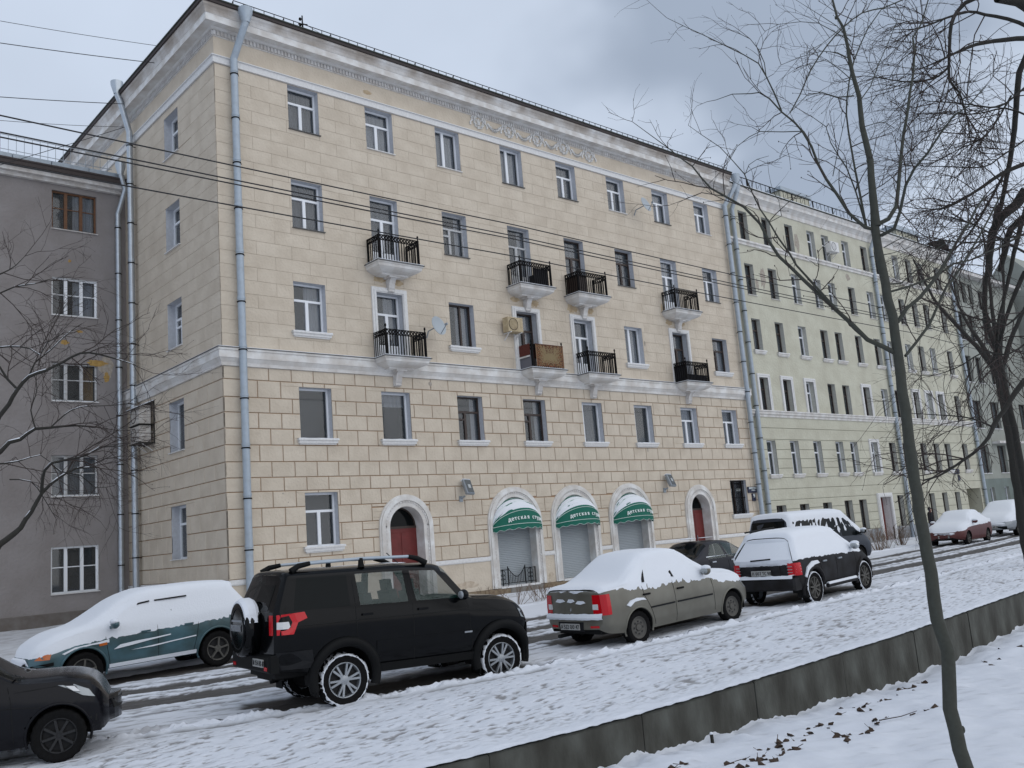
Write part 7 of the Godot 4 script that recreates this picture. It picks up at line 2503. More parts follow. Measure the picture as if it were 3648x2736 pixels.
func wall_things():
	var Z := FZ
	ac_unit(V(21.62, 9.70, Z), Basis(), V(0.70, 0.52, 0.30), "ac_beige", "yellowed beige air conditioner beside the white surround above the carpet balcony")
	var SB := Basis(Vector3.BACK, Vector3.UP, Vector3.LEFT)
	ac_unit(V(CX, 7.00, -29.45), SB, V(0.72, 0.58, 0.36), "ac_grey", "upper of two pale grey air conditioners stacked on the side wall under a little roof", "air conditioners stacked on the side wall")
	ac_unit(V(CX, 6.42, -29.45), SB, V(0.72, 0.52, 0.36), "ac_grey", "lower of two pale grey air conditioners stacked on the side wall", "air conditioners stacked on the side wall")
	var o := thing("shelter_roof", V(CX, 7.72, -29.45), "small snowy tilted metal roof over the two stacked air conditioners", "canopy")
	var mb := MB.new(); mb.xf = Transform3D(SB, Vector3.ZERO)
	mb.xf = mb.xf * Transform3D(Basis(Vector3.RIGHT, 0.42), Vector3.ZERO)
	mb.box(V(-0.46, 0.0, 0.0), V(0.46, 0.02, 0.62))
	part(mb, "sheet", M.iron, o)
	var sn := MB.new(); sn.xf = mb.xf
	sn.block(-0.45, 0.02, 0.45, 0.05, 0.02, 0.61, 0.012)
	part(sn, "snow", M.snow, o)
	var fr := MB.new(); fr.xf = Transform3D(SB, Vector3.ZERO)
	for sx in [-1, 1]:
		fr.bar(V(sx * 0.43, 0.0, 0.02), V(sx * 0.43, -1.36, 0.02), 0.03)
	for y in [-0.76, -1.34]: fr.box(V(-0.46, y, 0.0), V(0.46, y + 0.025, 0.50))
	part(fr, "frame", M.bark, o)
	dish_aerial(V(17.98, 9.50, Z + 0.62), V(0.22, 0.25, 0.94), 0.33, "grey satellite dish at the end of the lower left balcony")
	dish_aerial(V(29.2, 15.72, Z + 0.62), V(0.16, 0.30, 0.94), 0.33, "grey satellite dish beside a top floor window")
	floodlight(V(18.93, 3.95, Z), "grey street floodlight on the wall above and left of the shop awnings")
	floodlight(V(29.25, 3.98, Z), "grey street floodlight on the wall right of the shop awnings")
	var sg := thing("street_sign", V(35.25, 3.72, Z + 0.02), "dark blue street name plate by the corner drainpipe", "sign")
	var sb := MB.new(); sb.block(-0.36, 0.0, 0.36, 0.27, -0.02, 0.03, 0.008)
	part(sb, "panel", M.sign_blue, sg)
	letters(sg, "КИРОЧНАЯ", sg.position + V(-0.29, 0.135, 0.032), Basis(), 0.115, 0.006, M.letters)
	letters(sg, "УЛИЦА", sg.position + V(-0.12, 0.06, 0.032), Basis(), 0.085, 0.006, M.letters, "lettering", false)
	var sh := thing("number_sign", V(35.28, 3.36, Z + 0.02), "small dark blue house number plate under the street name plate", "sign")
	var hb := MB.new(); hb.block(-0.12, 0.0, 0.12, 0.33, -0.02, 0.03, 0.008)
	part(hb, "panel", M.sign_blue, sh)
	letters(sh, "9", sh.position + V(-0.055, 0.10, 0.032), Basis(), 0.22, 0.006, M.letters)
	for q in [[57.0, 4.3, 0.75, 0.30, "blue grey street sign on the pale green building above the cart gate"], [57.25, 3.9, 0.24, 0.34, "small number plate under the sign on the pale green building"]]:
		var s2 := thing("street_sign", V(q[0], q[1], -24.38), q[4], "sign")
		var b2 := MB.new(); b2.block(-q[2] / 2, 0, q[2] / 2, q[3], -0.02, 0.03, 0.006); part(b2, "panel", M.sign_blue, s2)
	ac_unit(V(45.6, 16.35, -24.4), Basis(), V(0.8, 0.55, 0.32), "trim_clean", "white air conditioner between top windows of the pale green building")
	# aerial mast on the roof
	var ms := thing("roof_aerial", V(14.6, 18.9, -25.2), "thin dark roof aerial mast with insulators above the cornice", "aerial")
	var mm := MB.new()
	mm.tube([V(0, 0, 0), V(0, 1.35, 0)], 0.03, 0.022, 6, true)
	part(mm, "mast", M.iron, ms)
	var cr := MB.new()
	for y in [0.45, 0.75, 1.0]: cr.bar(V(-0.16, y, 0), V(0.16, y + 0.05, 0.05), 0.03)
	for y in [0.4, 0.7, 1.0, 1.2]: cr.ball(V(0.08 * (1 if int(y * 10) % 2 else -1), y, 0), V(0.05, 0.06, 0.05), 8, 5)
	part(cr, "insulator", M.iron, ms)
func cable(pts: Array, r: float, sag: float, label: String, group := ""):
	var mid: Vector3 = pts[0]
	var o := thing("overhead_wire", mid, label, "wire", group)
	var mb := MB.new()
	var l := []
	for i in pts.size() - 1:
		for k in 16:
			var f := k / 16.0
			l.append(pts[i].lerp(pts[i + 1], f) - V(0, sag * 4 * f * (1 - f), 0) - mid)
	l.append(pts[pts.size() - 1] - mid)
	mb.tube(l, r, r, 5)
	part(mb, "strand", M.wire, o)
func wires():
	var g := "wires over the street"
	cable([V(-4, 9.58, -15), V(14, 9.60, -15), V(34, 9.60, -15.2), V(62, 9.6, -17)], 0.013, 0.03, "topmost long dark wire strung along the street across the facade", g)
	cable([V(-4, 9.30, -15), V(14, 9.33, -15), V(34, 9.32, -15.2), V(62, 9.3, -17)], 0.013, 0.03, "second long dark wire from the top, just above its twin", g)
	cable([V(-4, 9.22, -15), V(14, 9.25, -15), V(34, 9.22, -15.2), V(62, 9.2, -17)], 0.013, 0.03, "third long dark wire from the top, just under its twin", g)
	cable([V(-4, 8.80, -15), V(14, 8.84, -15), V(34, 8.86, -15.2), V(62, 8.8, -17)], 0.013, 0.03, "lowest long dark wire strung across the facade above the balconies", g)
	var t := "thin cables over the grey building's roof"
	cable([V(0.5, 17.55, -27), V(10.67, 18.65, -26.8)], 0.008, 0.12, "uppermost thin cable running to the cornice corner from the left", t)
	cable([V(0.5, 16.75, -27), V(10.5, 18.34, -27.4)], 0.012, 0.10, "thicker cable meeting the cornice corner from the left", t)
	cable([V(0.5, 14.9, -27), V(9.9, 17.25, -28.5)], 0.012, 0.10, "cable meeting the middle of the side cornice from the left", t)
	cable([V(0.5, 15.0, -28), V(10.2, 16.9, -29.4)], 0.008, 0.22, "slack thin cable drooping over the snowy roof", t)
	cable([V(5.2, 13.9, -29), V(10.3, 17.0, -29.6)], 0.010, 0.02, "thin cable rising from the snowy roof to the side cornice", t)
	cable([V(14.6, 20.0, -25.2), V(24.0, 20.2, -27)], 0.006, 0.3, "hair thin wire slung from the roof aerial to the right", "")
func field_mesh(mb: MB, bones: Array, cell: float):
	# bones: [a, b, ra, rb]; a smooth union meshed with surface nets
	var lo := Vector3.INF; var hi := -Vector3.INF
	for q in bones:
		for k in 2:
			lo = lo.min(q[k] - Vector3.ONE * (q[2 + k] + cell * 3)); hi = hi.max(q[k] + Vector3.ONE * (q[2 + k] + cell * 3))
	var n := Vector3i(((hi - lo) / cell).ceil()) + Vector3i.ONE
	var dist := func(p: Vector3) -> float:
		var d := 1e3
		for q in bones:
			var ab: Vector3 = q[1] - q[0]
			var t := clampf((p - q[0]).dot(ab) / maxf(ab.length_squared(), 1e-6), 0, 1)
			var e: float = (p - q[0] - ab * t).length() - lerpf(q[2], q[3], t)
			var h := clampf(0.5 + 0.5 * (e - d) / 0.035, 0, 1)
			d = lerpf(e, d, h) - 0.035 * h * (1 - h)
		return d
	var g := PackedFloat32Array(); g.resize(n.x * n.y * n.z)
	for i in n.x:
		for j in n.y:
			for k in n.z: g[(i * n.y + j) * n.z + k] = dist.call(lo + Vector3(i, j, k) * cell)
	var id := {}
	for i in n.x - 1:
		for j in n.y - 1:
			for k in n.z - 1:
				var s := Vector3.ZERO; var c := 0
				for e in [[0,0,0,1,0,0],[0,0,0,0,1,0],[0,0,0,0,0,1],[1,0,0,1,1,0],[1,0,0,1,0,1],[0,1,0,1,1,0],[0,1,0,0,1,1],[0,0,1,1,0,1],[0,0,1,0,1,1],[1,1,0,1,1,1],[1,0,1,1,1,1],[0,1,1,1,1,1]]:
					var a: float = g[((i + e[0]) * n.y + j + e[1]) * n.z + k + e[2]]; var b: float = g[((i + e[3]) * n.y + j + e[4]) * n.z + k + e[5]]
					if (a < 0) != (b < 0):
						var t := a / (a - b)
						s += Vector3(i + e[0], j + e[1], k + e[2]).lerp(Vector3(i + e[3], j + e[4], k + e[5]), t); c += 1
				if c:
					var p := lo + s / c * cell
					var h := cell * 0.5
					var nn := Vector3(dist.call(p + V(h, 0, 0)) - dist.call(p - V(h, 0, 0)), dist.call(p + V(0, h, 0)) - dist.call(p - V(0, h, 0)), dist.call(p + V(0, 0, h)) - dist.call(p - V(0, 0, h)))
					id[Vector3i(i, j, k)] = mb.vert(p, nn)
	for i in range(1, n.x - 1):
		for j in range(1, n.y - 1):
			for k in range(1, n.z - 1):
				var a: float = g[(i * n.y + j) * n.z + k]
				for ax in 3:
					var o := Vector3i(1 if ax == 0 else 0, 1 if ax == 1 else 0, 1 if ax == 2 else 0)
					var b: float = g[((i + o.x) * n.y + j + o.y) * n.z + k + o.z]
					if (a < 0) == (b < 0): continue
					var u := Vector3i(o.z, o.x, o.y); var w := Vector3i(o.y, o.z, o.x)
					var c := Vector3i(i, j, k)
					var q := [c, c - u, c - u - w, c - w]
					if not (id.has(q[0]) and id.has(q[1]) and id.has(q[2]) and id.has(q[3])): continue
					if a < 0:
						mb.face(id[q[0]], id[q[1]], id[q[2]]); mb.face(id[q[0]], id[q[2]], id[q[3]])
					else:
						mb.face(id[q[0]], id[q[2]], id[q[1]]); mb.face(id[q[0]], id[q[3]], id[q[2]])
func person():
	# seen from behind and the side, walking along the far pavement
	var at := V(49.55, land(49.55, -22.9) + 0.05, -22.9)
	var o := thing("person", at, "person in dark jacket, blue jeans and dark cap walking along the far pavement", "person")
	o.rotation.y = 0.5
	o.scale = Vector3.ONE * 0.86
	var body := MB.new()
	var J := {"hl": V(-0.09, 0.90, 0), "hr": V(0.09, 0.90, 0), "kl": V(-0.09, 0.50, 0.12), "kr": V(0.09, 0.50, -0.02), "al": V(-0.09, 0.09, 0.10), "ar": V(0.09, 0.11, -0.22)}
	field_mesh(body, [[J.hl, J.kl, 0.095, 0.065], [J.kl, J.al, 0.062, 0.045], [J.hr, J.kr, 0.095, 0.065], [J.kr, J.ar, 0.062, 0.045], [J.hl, J.hr, 0.10, 0.10], [J.al + V(0, -0.04, -0.03), J.al + V(0, -0.05, 0.14), 0.04, 0.035], [J.ar + V(0, -0.04, -0.03), J.ar + V(0, -0.06, 0.13), 0.04, 0.035], [V(0, 0.95, 0), V(0, 1.40, 0), 0.15, 0.13], [V(0, 1.40, 0), V(0, 1.53, 0.01), 0.06, 0.05], [V(0, 1.60, 0.02), V(0, 1.66, 0.015), 0.085, 0.09], [V(0, 1.58, 0.10), V(0, 1.60, 0.115), 0.014, 0.012]], 0.025)
	part(body, "body", M.cloth_jeans, o)
	var jk := MB.new()
	field_mesh(jk, [[V(0, 0.90, 0), V(0, 1.36, 0), 0.165, 0.165], [V(-0.13, 1.36, 0), V(0.13, 1.36, 0), 0.10, 0.10], [V(-0.19, 1.38, 0), V(-0.24, 1.10, -0.04), 0.075, 0.065], [V(-0.24, 1.10, -0.04), V(-0.20, 0.90, 0.10), 0.062, 0.05], [V(0.19, 1.38, 0), V(0.24, 1.10, 0.02), 0.075, 0.065], [V(0.24, 1.10, 0.02), V(0.18, 0.92, 0.14), 0.062, 0.05]], 0.03)
	part(jk, "jacket", M.cloth_dark, o)
	var sc := MB.new()
	field_mesh(sc, [[V(-0.05, 1.47, 0.02), V(0.05, 1.47, 0.02), 0.075, 0.075]], 0.025)
	part(sc, "scarf", M.cloth_red, o)
	var hd := MB.new()
	field_mesh(hd, [[V(0, 1.60, 0.035), V(0, 1.64, 0.03), 0.082, 0.086], [V(0, 1.595, 0.11), V(0, 1.615, 0.115), 0.014, 0.010]], 0.018)
	part(hd, "face", M.skin, o)
	var cp := MB.new()
	field_mesh(cp, [[V(0, 1.68, 0.0), V(0, 1.70, 0.0), 0.098, 0.095], [V(0, 1.67, 0.08), V(0, 1.665, 0.13), 0.05, 0.03]], 0.022)
	part(cp, "cap", M.cloth_dark, o)
	for s in [-1, 1]:
		var hn := MB.new()
		var w := V(-0.20, 0.90, 0.10) if s < 0 else V(0.18, 0.92, 0.14)
		var b := [[w, w + V(0, -0.07, 0.04), 0.038, 0.036]]
		for f in 4: b.append([w + V((f - 1.5) * 0.018, -0.07, 0.045), w + V((f - 1.5) * 0.018, -0.14 + absf(f - 1.3) * 0.012, 0.06), 0.010, 0.008])
		b.append([w + V(-s * 0.03, -0.03, 0.04), w + V(-s * 0.045, -0.09, 0.075), 0.012, 0.009])
		field_mesh(hn, b, 0.012)
		part(hn, "hand", M.skin, o)
func bush(at: Vector3, h: float, spread: float, stems: int, label: String, group := ""):
	var o := thing("bush", at, label, "bush", group)
	var mb := MB.new()
	for i in stems:
		var a := rng.randf() * TAU
		var lean := V(cos(a), 0, sin(a)) * spread * rng.randf()
		var base := lean * 0.35
		var top := base + lean + V(0, h * (0.6 + 0.5 * rng.randf()), 0)
		var mid := base.lerp(top, 0.5) + V(rng.randf() - 0.5, rng.randf() * 0.5, rng.randf() - 0.5) * h * 0.18
		mb.tube([base, mid, top], 0.007, 0.003, 4)
		for k in 4:
			var f: float = 0.35 + 0.6 * rng.randf()
			var p := base.lerp(mid, f * 2) if f < 0.5 else mid.lerp(top, f * 2 - 1)
			var d := V(rng.randf() - 0.5, 0.4 + rng.randf() * 0.5, rng.randf() - 0.5).normalized() * h * (0.14 + 0.22 * rng.randf())
			mb.tube([p, p + d], 0.004, 0.002, 3)
	part(mb, "stems", M.shrub, o)
func shrubs():
	bush(V(37.9, land(37.9, -19.9), -19.9), 1.05, 0.65, 46, "brown leafless bush left of the doorway, on the snowy strip behind the van")
	bush(V(39.3, land(39.3, -20.2), -20.3), 0.8, 0.5, 26, "thin leafless bush between the two denser bushes by the doorway")
	bush(V(41.3, land(41.3, -20.6), -20.6), 0.85, 0.45, 52, "dense round leafless bush right of the doorway")
	var k := 0
	var where := ["below the left shopfront sill", "just right of the black off-roader's bonnet", "between the off-roader and the olive saloon", "nearest the olive saloon's boot"]
	for q in [[17.0, -20.6], [17.6, -20.1], [18.2, -19.9], [18.9, -20.3]]:
		bush(V(q[0], land(q[0], q[1]) + 0.02, q[1]), 0.55, 0.5, 14, "sparse low twiggy bush in the snow " + where[k], "sparse low bushes under the shopfront")
		k += 1
	bush(V(66.5, land(60, -22) + 1.2, -22.6), 1.5, 1.3, 90, "dark bare bush behind the distant crossover")
func litter():
	# dead leaves lying on the snow by the retaining wall
	var lm := []
	for k in 3:
		var mb := MB.new()
		var n := 7
		var p := []
		for i in n:
			var t := TAU * i / n
			var r := 0.045 * (0.7 + 0.5 * rng.randf())
			p.append(V(cos(t) * r, 0.012 * sin(t * 2 + k) + 0.012 * rng.randf(), sin(t) * r * 0.75))
		for i in n: mb.tri(V(0, 0.012 + 0.012 * k, 0), p[(i + 1) % n], p[i])
		for i in n: mb.tri(V(0, 0.006 + 0.012 * k, 0), p[i] - V(0, 0.006, 0), p[(i + 1) % n] - V(0, 0.006, 0))
		mb.bar(V(0.04, 0.008, 0), V(0.09, 0.015, 0.012), 0.004)
		lm.append(mb.mesh())
	var spots := [[8.55, -6.1, 0.35, 22], [9.4, -6.35, 0.22, 8], [10.3, -6.5, 0.25, 8], [9.9, -5.85, 0.28, 9], [11.7, -6.75, 0.35, 9], [13.0, -6.8, 0.4, 9], [7.0, -6.9, 0.18, 5], [7.1, -6.55, 0.12, 5], [11.0, -5.8, 0.5, 7], [15.8, -6.6, 0.5, 6], [8.0, -6.9, 0.3, 4]]
	for s in spots:
		for i in s[3]:
			var x: float = s[0] + rng.randfn() * s[2]; var z: float = s[1] + rng.randfn() * s[2] * 0.35
			var o := part(lm[rng.randi() % 3], "dead_leaf", M.leaf, self)
			var y: float = park_shade(x, z, clampf((z - curve(WALL, x) + 0.12) / (3.12 - curve(WALL, x)), 0.06, 1.0))[0]
			o.position = V(x, y - 0.004, z)
			var sc := 0.6 + rng.randf() * 0.9
			o.basis = Basis.from_euler(V(rng.randfn() * 0.35, rng.randf() * TAU, rng.randfn() * 0.35)).scaled(V(sc, sc, sc))
			tag(o, "dark brown curled dead leaf lying on the snow in front of the retaining wall", "leaf", "dead leaves on the snow")
	for q in [[10.9, -5.75, 0.4, "thin bare twig lying on the snow right of the leaf clumps"], [7.2, -6.75, 0.35, "short thin twig on the snow at the foot of the wall, lower left"]]:
		var y: float = park_shade(q[0], q[1], 0.3)[0] + 0.02
		var o := thing("fallen_twig", V(q[0], y, q[1]), q[3], "twig")
		var mb := MB.new(); mb.tube([V(-q[2], 0.03, -0.06), V(-0.05, 0.02, 0.03), V(q[2], 0.0, 0.0)], 0.007, 0.004, 5); part(mb, "stick", M.twig, o)
	# broken stub against the wall
	var st := thing("stake", V(9.55, -0.2, -7.5), "short broken snow-capped stake leaning at the foot of the retaining wall", "stake")
	var sm := MB.new(); sm.bar(V(0, -0.05, 0), V(-0.05, 0.17, 0.03), 0.03); part(sm, "post", M.bark, st)
	var sc2 := MB.new(); sc2.ball(V(-0.05, 0.175, 0.03), V(0.024, 0.018, 0.024), 8, 5); part(sc2, "snow", M.snow, st)

# ---- trees ---------------------------------------------------------------
func bend(p: Array) -> Array:
	# smooth a polyline
	var o := []
	var m := p.size()
	for i in m - 1:
		var a: Vector3 = p[maxi(i - 1, 0)]; var b: Vector3 = p[i]; var c: Vector3 = p[i + 1]; var d: Vector3 = p[mini(i + 2, m - 1)]
		var k := clampi(int(b.distance_to(c) / 0.12), 1, 6)
		for q in k: o.append(b.cubic_interpolate(c, a, d, float(q) / k))
	o.append(p[m - 1])
	return o
func sprout(mb: MB, bud: MB, p: Vector3, d: Vector3, len: float, r: float, depth: int, droop: float):
	# one twig with its side twigs
	var pts := [p]
	var q := p
	var e := d.normalized()
	var n := 4
	for i in n:
		e = (e + V(rng.randfn(), rng.randfn(), rng.randfn()) * 0.17 + V(0, -droop, 0)).normalized()
		q += e * len / n
		pts.append(q)
	mb.tube(pts, r, r * 0.45, 4 if depth > 0 else 3)
	if depth == 0:
		if bud and rng.randf() < 0.6: bud.ball(q, V(r * 1.5, r * 2.2, r * 1.5), 4, 3)
		return
	var k := 2 + rng.randi() % 3
	for i in k:
		var f := 0.25 + 0.72 * (i + rng.randf()) / k
		var at: Vector3 = pts[int(f * n)].lerp(pts[mini(int(f * n) + 1, n)], fmod(f * n, 1.0))
		var ax := V(rng.randfn(), rng.randfn(), rng.randfn()).normalized()
		var nd := (e + ax * 0.75).normalized()
		sprout(mb, bud, at, nd, len * (0.42 + 0.25 * rng.randf()), r * 0.62, depth - 1, droop)
func tree(called: String, base: Vector3, label: String, limbs: Array, bark: String, twig_len: float, twig_every: float, depth: int, droop: float, min_r: float, trunks: int, snow := false):
	var o := thing(called, base, label, "tree")
	var tw := MB.new(); tw.xf = Transform3D(Basis(), -base)
	var bd := MB.new(); bd.xf = tw.xf
	var sn := MB.new(); sn.xf = tw.xf
	var i := 0
	for l in limbs:
		var p := bend(l[2])
		var mb := MB.new(); mb.xf = tw.xf
		# a little unevenness in the wood
		var q := []
		for k in p.size(): q.append(p[k] + V(nf.get_noise_2d(k * 1.7, i * 3.1), nf.get_noise_2d(k * 1.3 + 5, i * 2.0), nf.get_noise_2d(k * 1.1 + 9, i)) * l[0] * 0.25)
		var th := 0.84 if called == "young_tree" else 1.0
		mb.tube(q, l[0] * th, l[1] * th, 12 if l[0] > 0.02 else 6)
		if i < trunks and l[0] > 0.02:
			for k in range(4, q.size() - 2, 9):
				mb.ball(q[k] + V(rng.randfn(), 0, rng.randfn()).normalized() * lerpf(l[0], l[1], float(k) / q.size()) * 0.85, V(1, 1.6, 1) * l[0] * 0.28, 8, 5)
		part(mb, "trunk" if i < trunks else "limb", M[bark], o)
		if snow:
			for k in range(2, q.size() - 1):
				var r := lerpf(l[0], l[1], float(k) / q.size())
				if r > 0.008 and nf.get_noise_2d(k * 0.35, i * 7.0) > 0.0: sn.tube([q[k - 1] + V(0, r * 0.7, 0), q[k] + V(0, r * 0.7, 0)], r * 0.65, r * 0.65, 6)
		# side twigs
		var run := 0.0
		for k in range(1, q.size()):
			run += q[k].distance_to(q[k - 1])
			var r := lerpf(l[0], l[1], float(k) / q.size())
			if r > 0.022: run = 0.0
			while run > twig_every:
				run -= twig_every * (0.6 + 0.8 * rng.randf())
				var d: Vector3 = (q[k] - q[k - 1]).normalized()
				var side := V(rng.randfn(), rng.randfn() + 0.2, rng.randfn()).normalized()
				sprout(tw, bd, q[k], (d * 0.7 + side * 0.8), twig_len * (0.5 + 0.9 * rng.randf()), maxf(min_r, minf(r * 0.55, min_r * 2.2)), depth, droop)
		i += 1
	tag(part(tw, "twigs", M.twig, o), "", "", "", "stuff")
	if bd.v.size(): tag(part(bd, "buds", M.twig, o), "", "", "", "stuff")
	if sn.v.size(): part(sn, "snow", M.snow, o)
